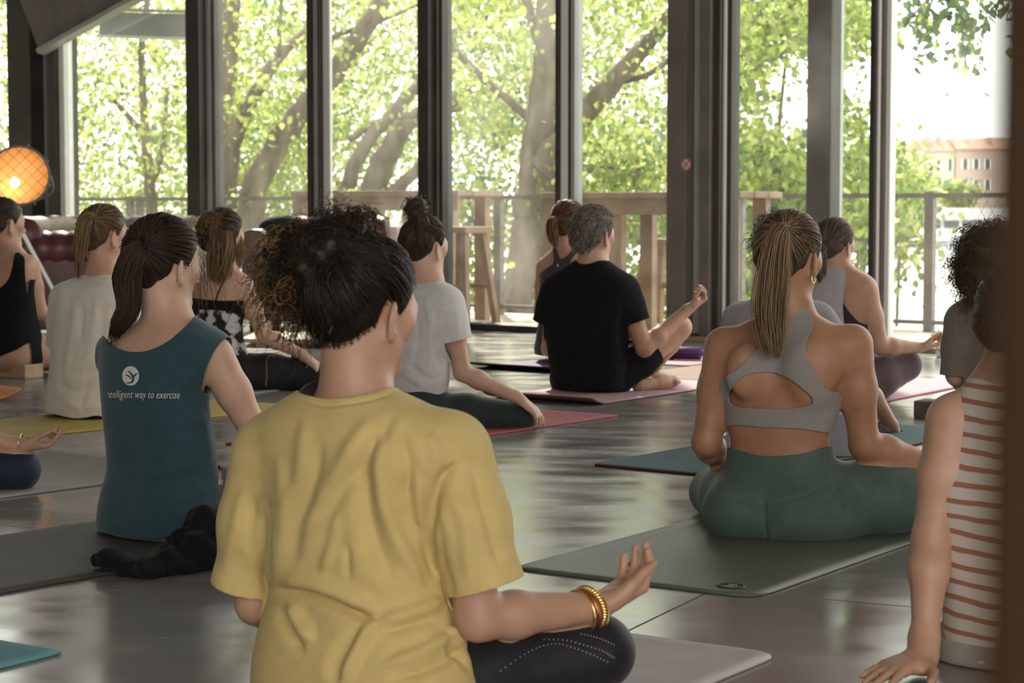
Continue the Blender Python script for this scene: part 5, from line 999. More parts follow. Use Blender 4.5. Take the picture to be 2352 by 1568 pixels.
# ================================================================== cream T-shirt, straight blond ponytail
def cream():
    rows = [(612, 205, 262, 0, .8), (640, 185, 268, 0, .6), (665, 150, 280, 0, .5), (720, 138, 285, 0, .52), (820, 135, 280), (900, 125, 265), (960, 140, 250, 0, .7)]
    p = sitter('woman with a straight blond ponytail in a loose cream T-shirt on a yellow mat', 8.55, 38, 0.008, M['skin_mid'], rows, (240, 538, 0.03, 130, 46, -5), (238, 628, 0.0), [((270, 680, -0.05), (300, 790, -0.02), (350, 850, 0.1), 1.0), ((150, 680, 0.1), (150, 780, 0.25), (200, 830, 0.4), 1.0)], [((240, 930, -0.02), (400, 905, 0.02), (300, 940, 0.3), 1.0), ((170, 930, 0.08), (190, 915, 0.42), (250, 940, 0.4), 1.0)], shrink=0.9)
    finish(p); pants(p, 920, PAN_BLACK); M['cream'] = cloth('cream_cotton', (0.62, 0.56, 0.49), (0.67, 0.61, 0.54), 0.15, 300)
    sr = [(628, 200, 262, 0, .6), (645, 160, 275, 0, .52), (665, 135, 288, 0, .5), (720, 126, 296, 0, .55), (800, 123, 292), (860, 118, 282), (910, 109, 268), (950, 106, 255), (978, 125, 248)]
    FL = [([(225, 680), (215, 760), (200, 830)], 9, 0.010), ([(240, 690), (235, 770), (222, 840)], 7, -0.010), ([(175, 690), (165, 770), (150, 850)], 9, 0.008), ([(190, 700), (185, 780)], 7, -0.008), ([(130, 880), (180, 900), (235, 890)], 9, -0.010), ([(140, 860), (200, 870), (240, 850)], 8, 0.009), ([(215, 850), (195, 900), (190, 950)], 7, -0.009), ([(150, 920), (190, 935), (235, 925)], 8, 0.009), ([(265, 690), (255, 760), (230, 800)], 7, -0.008), ([(262, 720), (250, 810)], 7, 0.007)]
    tee(p, sr, [((275, 690, -0.06), (300, 790, -0.05), 0.075, 0.07), ((152, 690, 0.1), (140, 790, 0.16), 0.07, 0.06)], (238, 632, 0.0, np.array([0.1, 0.2, 1.0]), 0.10), None, M['cream'], FL, 0.010, nscale=(9, 9, 4))
    ponytail(p, (212, 494, -0.1), [(200, 500, -0.1), (188, 540, -0.1), (185, 590, -0.1), (182, 640, -0.09)], [0.012, 0.03, 0.042, 0.034, 0.012], (0.10, 0.062, 0.038), (0.30, 0.19, 0.10), 380, 700, wave=0.003, rag=0.1, r=0.002)
# ================================================================== black one-piece at the left edge, sitting on a block
def blacktank():
    rows = [(560, -10, 40, 0, .8), (580, -30, 58, 0, .6), (605, -70, 78, 0, .48), (660, -72, 72, 0, .52), (720, -60, 78), (780, -70, 90, 0, .7), (820, -70, 95, 0, .7), (845, -55, 80, 0, .6)]
    p = sitter('woman with slicked-back hair in a black tank top sitting on a wooden block', 10.75, 40, 0.009, M['skin_mid'], rows, (9, 512, 0.02, 112, 46, -4), (18, 575, 0), [((68, 610, -0.06), (92, 715, -0.02), (145, 752, 0.1), 1.0), ((-55, 610, 0.1), (-60, 720, 0.25), (-10, 760, 0.4), 1.0)], [((50, 805, -0.03), (150, 812, 0.05), (60, 850, 0.3), 1.05), ((-30, 805, 0.08), (10, 800, 0.4), (60, 840, 0.4), 1.0)], base=0.01)
    finish(p); M['black_top'] = cloth('black_jersey', (0.007, 0.007, 0.008), (0.010, 0.010, 0.011), 0.1, 300, 0.9, 0.0)
    racer(p, [(35, 580), (55, 588), (58, 640), (68, 690), (110, 740), (110, 770), (60, 790), (20, 810), (-120, 850), (-120, 680), (-50, 650), (-30, 590), (-20, 590), (-10, 660), (20, 640)], None, 880, 640, M['black_top'])
    p.cap(p.fd, p.hd, (0.035, 0.027, 0.022), 0.005); V0 = p.capV[rng.integers(len(p.capV), size=500)]; tie = snap(p.hd, p.at(-30, 500, -0.1)); p.strands('hair_strands', p.hd.sweep(V0, tie, 8, 0.003, 0.0015), 0.002, vary((0.05, 0.038, 0.03), 500, 0.35), 0.0015)
    b = Field(tie-0.08, tie+0.08, 0.008); b.ell(tie, (0.035, 0.035, 0.035)); V, Q = b.surface(); me = raw_mesh('bun', V, Q, True); cap_tint(me, (0.035, 0.027, 0.022)); add_obj('bun', me, M['hair'], p.t)
# ================================================================== person cut by the left edge of the picture
def cropped():
    rows = [(640, -420, -330, 0, .8), (680, -470, -290, 0, .5), (760, -480, -285, 0, .52), (900, -465, -300), (1020, -470, -290), (1100, -480, -270, 0, .7), (1120, -450, -300, 0, .6)]
    p = sitter('person in navy leggings resting an upturned hand with a thin bracelet on the knee', 6.35, 36, 0.008, M['skin_mid'], rows, (-375, 555, 0.02, 170, 50, -4), (-380, 650, 0), [((-292, 740, -0.07), (-230, 960, -0.08), (38, 1022, -0.02), 1.0, dict(a=(0.95, 0.25, 0.05), n=(-0.15, -0.1, 1.0), t=(0.1, -1, 0.1), L=0.172, curl=((34, 22, 14), (30, 26, 16), (30, 28, 16), (32, 26, 14)), thumb_dir=(0.8, 0.3, 0.5), spread=0.06)), ((-470, 740, 0.1), (-480, 940, 0.3), (-400, 1010, 0.4), 1.0)], [((-330, 1070, -0.02), (42, 1078, 0.0), (-150, 1110, 0.3), 1.02), ((-420, 1070, 0.1), (-440, 1060, 0.45), (-300, 1100, 0.4), 1.0)], shrink=0.95)
    finish(p); pants(p, 1010, cloth('navy_leggings', (0.012, 0.020, 0.036), (0.016, 0.026, 0.044), 0.1, 300, 0.65, 0.1)); M['plain_top'] = cloth('dark_grey_cotton', (0.05, 0.05, 0.055))
    tee(p, [(650, -430, -320, 0, .6), (685, -475, -280, 0, .5), (760, -490, -275, 0, .52), (900, -475, -290), (1050, -480, -280)], [((-295, 730, -0.06), (-262, 850, -0.07), 0.07, 0.062), ((-465, 730, 0.1), (-475, 850, 0.2), 0.07, 0.06)], (-378, 660, 0, np.array([0.1, .2, 1]), 0.12), None, M['plain_top'])
    p.cap(p.fd, p.hd, (0.04, 0.028, 0.02), 0.008)
    c = p.at(47, 1017, -0.02); ax = unit(p.at(60, 1020, -0.02)-p.at(0, 1012, -0.02)); x = unit(np.cross(ax, (0, 0, 1))); y = np.cross(ax, x); b = thing('thin_bracelet', 'thin silver chain bracelet on the wrist above the navy knee', 'bracelet'); MB().tube([c+0.030*(math.cos(a)*x+math.sin(a)*y) for a in np.linspace(0, 6.28, 30)], 0.0018, 6, False).build('chain', mat('silver', (0.6, 0.6, 0.6), 0.3, metal=1.0), b, smooth=True)
# ================================================================== tie-dye camisole
def tiedye():
    rows = [(595, 490, 535, 0, .8), (618, 478, 548, 0, .6), (640, 458, 565, 0, .5), (690, 452, 560, 0, .54), (750, 456, 548), (810, 458, 560, 0, .68), (860, 462, 590, 0, .75), (890, 490, 570, 0, .6)]
    p = sitter('woman with half-up wavy blond-brown hair in a black and white tie-dye camisole', 9.9, 36, 0.008, M['skin_light'], rows, (512, 545, 0.02, 118, 46, -6), (515, 618, 0), [((560, 655, -0.06), (606, 770, -0.05), (690, 812, 0.0), 0.95, dict(a=(0.8, 0.0, -0.6), n=(-0.45, 0.25, -0.8), t=(-0.2, 0.9, 0.1), L=0.165, curl=((18, 16, 8), (18, 18, 8), (20, 18, 8), (22, 18, 8)), spread=0.05)), ((462, 655, 0.1), (462, 760, 0.25), (500, 800, 0.4), 0.95)], [((560, 860, -0.02), (712, 862, 0.04), (600, 880, 0.3), 1.1), ((480, 860, 0.08), (500, 850, 0.42), (560, 880, 0.4), 1.0)])
    finish(p); pants(p, 812, PAN_BLACK, 'trousers', 0.01)
    M['tiedye'] = mat('tie_dye', (0.012, 0.012, 0.014), 0.85, (0.55, 0.54, 0.53), 17, lo=0.48, hi=0.54, detail=5)
    racer(p, [(452, 690), (470, 692), (520, 694), (552, 692), (575, 692), (585, 760), (585, 832), (520, 826), (440, 830), (430, 690)], None, 830, 690, M['tiedye'], 'camisole', iso=0.010)
    racer(p, [(440, 684), (500, 690), (552, 690), (580, 690), (580, 716), (550, 718), (500, 712), (440, 708)], None, 715, 690, M['black_top'], 'bandeau', iso=0.013)
    bv = [p.at(528, 622, -0.05), p.at(515, 645, -0.085), p.at(500, 672, -0.10), p.at(490, 694, -0.105)]
    Vt, Qt = p.fd.surface(0.003, 1); bb = BVHTree.FromPolygons([tuple(v) for v in Vt], [tuple(int(i) for i in q) for q in Qt])
    def onskin(pl, r, name, m, n=14, off=0.0):
        P = []
        for q in spline(pl, n):
            h = bb.ray_cast(Vector(CAM), Vector(ray(*q)).normalized()); 
            if h[0] is not None: P.append(np.array(h[0])+np.array(h[1])*off)
        if len(P) > 3: MB().tube(P, r, 6).build(name, m, p.t, smooth=True)
    onskin([(527, 620), (516, 642), (503, 668), (494, 694)], 0.004, 'strap', M['black_top'])
    tat = mat('tattoo_ink', (0.16, 0.13, 0.12), 0.6)
    for pl in ([(520, 632), (524, 626), (531, 630), (527, 640), (520, 640)], [(511, 650), (515, 642), (518, 652)], [(516, 630), (512, 640), (508, 655)], [(560, 650), (572, 654), (580, 656)], [(564, 662), (574, 666), (582, 666)]): onskin(pl, 0.0016, 'tattoo', tat, 16, -0.002)
    # hair: wavy, half up
    hd = p.hd; col = (0.06, 0.038, 0.024); p.cap(p.fd, hd, col, 0.010); tie = snap(hd, p.at(480, 505, -0.1), 0.02); V0 = p.capV[rng.integers(len(p.capV), size=500)]; p.strands('hair_strands', hd.sweep(V0, tie, 8, 0.012, 0.004), 0.0022, vary(col, 500, 0.35, (0.16, 0.10, 0.055), 0.3), 0.0016)
    P = pony([p.at(512, 530, -0.10), p.at(508, 570, -0.11), p.at(500, 620, -0.105), p.at(490, 655, -0.10)], [0.06, 0.085, 0.075, 0.04], 420, 14, 0.012, 0.2); p.strands('long_hair', P, 0.0022, vary((0.10, 0.062, 0.036), 420, 0.4, (0.30, 0.19, 0.10), 0.4), 0.001)
    P = pony([p.at(545, 540, 0.02), p.at(552, 580, 0.0), p.at(548, 625, -0.03)], [0.02, 0.035, 0.02], 110, 12, 0.012, 0.2); p.strands('long_hair', P, 0.002, vary((0.24, 0.15, 0.08), 110, 0.4), 0.001)
    P = curls([tie], 160, 0.07, 0.02, 1.0, 0.6, 14, None, 0.012); p.strands('bun', P, 0.0024, vary((0.20, 0.115, 0.055), 160, 0.4), 0.0012)
    c = p.at(680, 812, 0.045); b = thing('beaded_bracelet', 'dark beaded bracelet on the wrist of the tie-dye camisole woman', 'bracelet'); ax = unit(p.A[0][2]-p.A[0][1]); x = unit(np.cross(ax, (0, 0, 1))); y = np.cross(ax, x)
    for k_ in (0, 0.012, 0.022): MB().tube([c+ax*(k_-0.01)+0.032*(math.cos(a)*x+math.sin(a)*y) for a in np.linspace(0, 6.28, 24)], 0.0045, 6, False).build('strand', mat('bead_brown', (0.06, 0.04, 0.03), 0.4), b, smooth=True)
# ================================================================== pale grey T-shirt with a high bun
def highbun():
    rows = [(620, 955, 1005, 0, .8), (645, 935, 1020, 0, .6), (668, 905, 1045, 0, .5), (720, 895, 1040, 0, .54), (800, 890, 1022), (870, 890, 1015), (920, 885, 1022, 0, .7), (970, 890, 1030, 0, .7), (992, 915, 1000, 0, .6)]
    p = sitter('woman with a high messy bun in a pale grey T-shirt and dark green trousers', 8.15, 44, 0.0075, M['skin_light'], rows, (978, 564, 0.02, 124, 44, -4), (980, 640, 0), [((1030, 700, -0.06), (1062, 855, -0.05), (1186, 912, -0.03), 0.93, dict(a=(0.78, -0.02, -0.62), n=(-0.5, 0.25, -0.75), t=(-0.2, 0.9, 0.1), L=0.17, curl=((14, 16, 10), (16, 18, 10), (18, 18, 10), (20, 18, 10)), spread=0.05)), ((912, 700, 0.1), (905, 820, 0.25), (940, 880, 0.4), 0.93)], [((985, 950, -0.03), (1195, 960, 0.04), (1060, 985, 0.3), 0.92), ((920, 950, 0.08), (930, 930, 0.45), (1000, 980, 0.4), 0.9)], shrink=0.94)
    finish(p); M['dgreen'] = cloth('dark_green_jersey', (0.022, 0.036, 0.032), (0.028, 0.044, 0.039), 0.1, 300, 0.75); pants(p, 868, M['dgreen'], 'trousers', 0.008)
    M['palegrey'] = cloth('pale_grey_cotton', (0.58, 0.565, 0.57), (0.63, 0.615, 0.62), 0.12, 300); sr = [(642, 950, 1010, 0, .6), (655, 920, 1032, 0, .52), (675, 898, 1052, 0, .5), (720, 888, 1052, 0, .55), (780, 882, 1034), (830, 880, 1030), (870, 882, 1030), (905, 884, 1024)]
    FL = [([(980, 690), (990, 750), (985, 820)], 7, 0.008), ([(1005, 700), (1002, 780), (1010, 850)], 6, -0.009), ([(960, 720), (960, 800), (940, 860)], 8, -0.007), ([(1000, 800), (975, 850), (960, 890)], 7, 0.008), ([(940, 840), (990, 870), (1025, 855)], 7, -0.008), ([(930, 860), (980, 890)], 7, 0.007), ([(1045, 700), (1050, 740), (1052, 770)], 7, 0.005), ([(1020, 720), (1018, 770)], 6, -0.008)]
    tee(p, sr, [((1025, 705, -0.06), (1042, 782, -0.06), 0.074, 0.066), ((918, 705, 0.1), (905, 780, 0.16), 0.07, 0.06)], (978, 646, 0, np.array([0.15, 0.2, 1.0]), 0.10), 896, M['palegrey'], FL, 0.008)
    hd = p.hd; col = (0.050, 0.034, 0.024); p.cap(p.fd, hd, col, 0.008); tie = snap(hd, p.at(965, 505, -0.06), 0.012); V0 = p.capV[rng.integers(len(p.capV), size=900)]; p.strands('hair_strands', hd.sweep(V0, tie, 9, 0.007, 0.002), 0.0019, vary(col, 900, 0.35, (0.13, 0.085, 0.05), 0.3), 0.0015)
    bc = p.at(957, 477, -0.02); b = Field(bc-0.1, bc+0.1, 0.007); b.ell(bc, (0.05, 0.048, 0.042), k=0.02); b.cone(bc, tie, 0.035, 0.035, 0.02); V, Q = b.surface(); V = V+vnormals(V, tris(Q))*(0.012*vnoise(V*50))[:, None]; me = raw_mesh('bun', V, Q, True); cap_tint(me, col, 0.3); bo = add_obj('bun', me, M['hair'], p.t)
    N = vnormals(V, tris(Q)); kk = rng.integers(len(V), size=350); P = curls(V[kk], 350, 0.03, 0.008, 0.8, 0.2, 12, N[kk], 0.003); p.strands('curls', P, 0.0018, vary(col, 350, 0.4, (0.16, 0.10, 0.055), 0.35), 0.0008, bo)
# ================================================================== racer-back tank behind the man
def auburn():
    rows = [(560, 1278, 1315, 0, .8), (578, 1262, 1330, 0, .6), (598, 1245, 1348, 0, .48), (650, 1244, 1345, 0, .54), (720, 1244, 1335), (770, 1236, 1335, 0, .68), (810, 1236, 1340, 0, .7), (826, 1255, 1325, 0, .6)]
    p = sitter('woman with an auburn ponytail in a charcoal racer-back tank sitting on a block', 11.6, 36, 0.009, M['skin_mid'], rows, (1308, 512, 0.02, 100, 40, -4), (1300, 570, 0), [((1340, 612, -0.06), (1355, 715, 0.0), (1420, 750, 0.1), 0.98), ((1252, 612, 0.1), (1242, 712, 0.14), (1280, 760, 0.35), 1.0)], [((1320, 800, -0.02), (1430, 800, 0.04), (1360, 815, 0.3), 1.0), ((1265, 800, 0.08), (1275, 795, 0.42), (1320, 815, 0.4), 1.0)], base=0.05)
    finish(p); M['charcoal'] = cloth('charcoal_jersey', (0.045, 0.042, 0.044), (0.055, 0.052, 0.054), 0.1, 300, 0.8); pants(p, 762, M['charcoal'])
    racer(p, [(1270, 566), (1278, 568), (1283, 588), (1290, 594), (1302, 588), (1322, 568), (1334, 572), (1310, 600), (1320, 625), (1365, 640), (1365, 775), (1300, 775), (1215, 775), (1215, 660), (1240, 628), (1262, 612), (1272, 600)], None, 775, 640, M['charcoal'])
    ponytail(p, (1278, 500, -0.1), [(1268, 512, -0.1), (1270, 540, -0.1), (1282, 575, -0.1)], [0.012, 0.04, 0.04, 0.012], (0.09, 0.04, 0.025), (0.22, 0.10, 0.045), 260, 450, wave=0.008, rag=0.25, r=0.0024)
    Vt, Qt = p.tf.surface(0.010, 1); bb = BVHTree.FromPolygons([tuple(v) for v in Vt], [tuple(int(i) for i in q) for q in Qt]); h = bb.ray_cast(Vector(CAM), Vector(ray(1281, 609)).normalized())
    if h[0] is not None: MB().lathe([(0.008, 0.0), (0.006, 0.001), (0.0005, 0.0012)], np.array(h[0]), np.array(h[1]), 4).build('logo_print', mat('pale_print', (0.6, 0.6, 0.6), 0.7), p.t)
# ================================================================== man in black
def man():
    rows = [(585, 1335, 1390, 0, .85), (605, 1320, 1402, 0, .7), (625, 1290, 1430, 0, .5), (650, 1265, 1450, 0, .46), (720, 1265, 1440, 0, .52), (800, 1275, 1428), (860, 1282, 1420, 0, .68), (900, 1310, 1400, 0, .6)]
    p = sitter('man with short greying hair in a black T-shirt and shorts, one knee raised', 9.8, 40, 0.0075, M['skin_mid'], rows, (1362, 536, 0.02, 124, 42, -3), (1362, 612, 0), [((1432, 672, -0.08), (1480, 800, -0.10), (1578, 712, 0.02), 1.08, dict(a=(0.75, 0.35, 0.5), n=(-0.45, -0.1, 0.9), t=(0.15, -0.9, 0.1), L=0.185, curl=((62, 60, 40), (48, 50, 30), (52, 55, 32), (55, 55, 32)), thumb_dir=(0.8, 0.1, 0.62), spread=0.03)), ((1278, 672, 0.12), (1262, 800, 0.16), (1330, 850, 0.42), 1.05)], [((1405, 868, -0.04), (1562, 752, 0.08), (1478, 872, 0.16), 0.95), ((1310, 868, 0.12), (1390, 830, 0.5), (1440, 885, 0.3), 1.0)], shrink=0.93, nr=0.062)
    foot(p.fd, p.at(1482, 884, 0.02), p.at(1562, 874, 0.12), q=1.15)
    finish(p); at = p.at; M['black_cotton'] = cloth('black_cotton', (0.007, 0.007, 0.008), (0.010, 0.010, 0.011), 0.12, 300, 0.95, 0.0)
    K = p.Lg[0][1]; Hh = p.Lg[0][0]; pants(p, 795, M['black_cotton'], 'shorts', 0.014, cuts=((at(1508, 815, 0.03), unit(K-Hh), 0.45), (at(1470, 880, 0.1), np.array([0.4, .2, -.3]), 0.08), (p.Lg[1][1], p.Lg[1][1]-p.Lg[1][0], 0.15)), bare=(p.Lg[0][:3],))
    sr = [(598, 1325, 1398, 0, .6), (615, 1295, 1420, 0, .52), (640, 1265, 1448, 0, .5), (680, 1252, 1458, 0, .5), (740, 1252, 1446, 0, .55), (800, 1260, 1440), (850, 1266, 1440, 0, .66), (890, 1275, 1436, 0, .7), (912, 1295, 1415, 0, .7)]
    FL = [([(1430, 700), (1425, 780), (1440, 830)], 7, -0.010), ([(1445, 800), (1430, 840), (1400, 860)], 7, 0.008), ([(1330, 700), (1340, 790), (1350, 860)], 10, -0.005), ([(1390, 680), (1385, 780)], 10, 0.005), ([(1280, 840), (1350, 855), (1430, 820)], 8, -0.007), ([(1290, 870), (1380, 880), (1430, 850)], 8, 0.007)]
    tee(p, sr, [((1432, 672, -0.08), (1456, 742, -0.09), 0.082, 0.072), ((1278, 672, 0.12), (1258, 742, 0.14), 0.075, 0.065)], (1362, 600, 0, np.array([0.1, 0.2, 1.0]), 0.10), None, M['black_cotton'], FL, 0.006)
    hd = p.hd; col = (0.13, 0.105, 0.082); p.cap(p.fd, hd, col, 0.006); n = 2800; V0 = p.capV[rng.integers(len(p.capV), size=n)]; dr = V0-hd.cc; dr /= np.linalg.norm(dr, axis=1)[:, None]; t = np.linspace(0, 1, 5); dn = -hd.u*0.8-hd.f*0.35; up = (hd.L(V0)[:, 2] > 0.3)[:, None]; dd = np.where(up, hd.f*0.7+hd.r*0.2, dn); P = V0[:, None]+dr[:, None]*(0.006*np.sin(t*2.6))[None, :, None]+(dd[:, None]*(0.024*t)[None, :, None])*rng.uniform(0.5, 1.2, (n, 1, 1)); p.strands('hair_strands', P, 0.0014, vary(col, n, 0.35, (0.34, 0.31, 0.28), 0.35), 0.001)
# ================================================================== lilac-grey T-shirt hidden behind the blond woman
def lilac():
    rows = [(660, 1755, 1835, 0, .8), (690, 1728, 1858, 0, .55), (715, 1695, 1885, 0, .5), (780, 1688, 1890, 0, .52), (880, 1700, 1880), (960, 1690, 1890, 0, .7), (1010, 1710, 1870, 0, .6)]
    p = sitter('dark-haired person in a lilac-grey T-shirt mostly hidden behind the blond ponytail', 7.9, 38, 0.009, M['skin_mid'], rows, (1793, 560, 0.02, 134, 45, -3), (1795, 680, 0), [((1880, 730, -0.06), (1985, 885, -0.05), (2048, 975, 0.06), 1.0, dict(a=(0.4, 0.4, -0.8), n=(-0.7, 0, -0.4), t=(-0.3, 0.8, 0.2), L=0.16)), ((1705, 740, 0.1), (1690, 860, 0.25), (1740, 920, 0.4), 1.0)], [((1850, 970, -0.02), (2020, 1000, 0.1), (1900, 1000, 0.3), 0.9), ((1740, 970, 0.08), (1760, 960, 0.42), (1830, 1000, 0.4), 1.0)], shrink=0.92)
    finish(p); pants(p, 930, cloth('grey_trousers', (0.16, 0.155, 0.16))); M['lilac'] = cloth('lilac_grey_cotton', (0.27, 0.25, 0.26), (0.31, 0.29, 0.30))
    tee(p, [(680, 1750, 1845, 0, .6), (695, 1715, 1868, 0, .52), (720, 1680, 1895, 0, .5), (790, 1672, 1900, 0, .55), (900, 1685, 1890), (1000, 1680, 1895)], [((1880, 735, -0.06), (1972, 868, -0.05), 0.07, 0.062), ((1700, 735, 0.1), (1678, 840, 0.16), 0.07, 0.06)], (1795, 684, 0, np.array([0.1, .2, 1.0]), 0.10), 980, M['lilac'], (), 0.008)
    hd = p.hd; col = (0.030, 0.022, 0.017); p.cap(p.fd, hd, col, 0.012); kk = rng.integers(len(p.capV), size=420); V0 = p.capV[kk]; dr = V0-hd.cc; dr /= np.linalg.norm(dr, axis=1)[:, None]; P = curls(V0, 420, 0.05, 0.008, 1.2, 0.7, 12, dr, 0.004); p.strands('curls', P, 0.0016, vary(col, 420, 0.4, (0.12, 0.08, 0.05), 0.25), 0.0008)
# ================================================================== pale tank over a dark bra
def paletank():
    rows = [(590, 1895, 1945, 0, .8), (612, 1880, 1962, 0, .6), (635, 1868, 2000, 0, .5), (670, 1860, 2008, 0, .5), (740, 1868, 1990, 0, .56), (810, 1872, 1986), (870, 1865, 1995, 0, .68), (915, 1870, 2000, 0, .7), (935, 1895, 1975, 0, .6)]
    p = sitter('woman with a low brown ponytail in a pale tank over dark bra, maroon leggings', 9.25, 34, 0.008, M['skin_mid'], rows, (1918, 560, 0.02, 114, 46, -3), (1920, 622, 0), [((1990, 668, -0.06), (2022, 795, -0.04), (2108, 798, 0.03), 1.0, dict(a=(0.9, 0.3, 0.15), n=(-0.2, 0.1, 1.0), t=(0.1, -1, 0), L=0.165, curl=((40, 34, 18), (44, 36, 20), (46, 36, 20), (48, 34, 20)), thumb_dir=(0.75, 0.3, 0.55), spread=0.06)), ((1870, 668, 0.1), (1865, 780, 0.25), (1900, 820, 0.4), 1.0)], [((1970, 885, -0.03), (2080, 838, 0.1), (1990, 905, 0.3), 1.12), ((1890, 890, 0.08), (1905, 880, 0.42), (1960, 910, 0.4), 1.0)])
    finish(p); M['maroon'] = cloth('maroon_leggings', (0.085, 0.050, 0.055), (0.10, 0.06, 0.065), 0.1, 300, 0.7); pants(p, 795, M['maroon'])
    M['palegrey2'] = cloth('pale_grey_jersey', (0.42, 0.40, 0.41), (0.47, 0.45, 0.46)); racer(p, [(1905, 612), (1935, 616), (1942, 640), (1936, 700), (1945, 760), (1985, 800), (2010, 830), (2010, 905), (1850, 905), (1840, 700), (1870, 640)], None, 905, 700, M['palegrey2'], iso=0.010)
    racer(p, [(1935, 690), (1950, 715), (1975, 740), (2010, 752), (2015, 790), (1970, 780), (1935, 770)], None, 780, 700, cloth('dark_plum_jersey', (0.035, 0.022, 0.026)), 'sports_bra', iso=0.006)
    ponytail(p, (1893, 570, -0.1), [(1886, 578, -0.1), (1882, 610, -0.1), (1888, 650, -0.09)], [0.012, 0.03, 0.034, 0.016], (0.085, 0.06, 0.045), (0.20, 0.145, 0.10), 260, 700, wave=0.004, rag=0.15, r=0.002)
# ================================================================== curly hair, brown top (near the dark post)
def curlytop():
    rows = [(655, 2235, 2310, 0, .8), (690, 2218, 2345, 0, .55), (715, 2205, 2360, 0, .5), (790, 2205, 2360, 0, .54), (880, 2215, 2345), (960, 2195, 2365, 0, .7), (1050, 2190, 2370, 0, .7), (1080, 2220, 2340, 0, .6)]
    p = sitter('person with big curly hair in a taupe long-sleeved top beside the dark post', 6.6, 30, 0.008, M['skin_mid'], rows, (2282, 605, 0.0, 158, 35, -4), (2278, 672, 0), [((2355, 740, -0.06), (2385, 880, 0), (2450, 920, 0.1), 1.0), ((2208, 735, 0.06), (2200, 860, 0.06), (2250, 900, 0.25), 1.0)], [((2330, 1030, -0.02), (2500, 1010, 0.05), (2380, 1060, 0.3), 1.0), ((2230, 1030, 0.08), (2230, 1010, 0.4), (2310, 1060, 0.4), 1.0)], shrink=0.93)
    finish(p); pants(p, 960, cloth('taupe_trousers', (0.16, 0.14, 0.125))); M['taupe'] = cloth('taupe_cotton', (0.15, 0.12, 0.10), (0.18, 0.145, 0.12))
    tee(p, [(680, 2225, 2335, 0, .6), (695, 2208, 2355, 0, .52), (720, 2196, 2368, 0, .5), (790, 2198, 2365, 0, .55), (880, 2205, 2355), (960, 2190, 2370), (1040, 2185, 2375)], [((2350, 745, -0.06), (2380, 875, 0), 0.062, 0.052), ((2212, 740, 0.06), (2203, 862, 0.06), 0.058, 0.05)], (2278, 684, 0, np.array([0.1, .2, 1]), 0.10), None, M['taupe'], (), 0.006)
    hd = p.hd; col = (0.055, 0.038, 0.026); c = hd.P(0, -0.1, 0.05); hf = Field(c-0.3, c+0.3, 0.010); hf.ell(hd.P(0, -0.08, 0.12), np.array([0.48, 0.50, 0.46])*hd.H, hd.A, k=0.03); hf.ell(hd.P(0, -0.25, -0.25), np.array([0.45, 0.33, 0.35])*hd.H, hd.A, k=0.05); V, Q = hf.surface(); T = tris(Q); N = vnormals(V, T); V = V+N*(0.02*vnoise(V*30))[:, None]; V, T = clip_mesh(V, T, (hd.L(V)[:, 1]-0.22)*hd.H); me = raw_mesh('hair', V, T, True); cap_tint(me, col, 0.3); add_obj('hair', me, M['hair'], p.t)
    N = vnormals(V, T); kk = rng.integers(len(V), size=1100); P = curls(V[kk], 1100, 0.055, 0.010, 1.8, 0.6, 16, N[kk], 0.006); p.strands('curls', P, 0.0014, vary(col, 1100, 0.4, (0.16, 0.11, 0.07), 0.25), 0.0007)
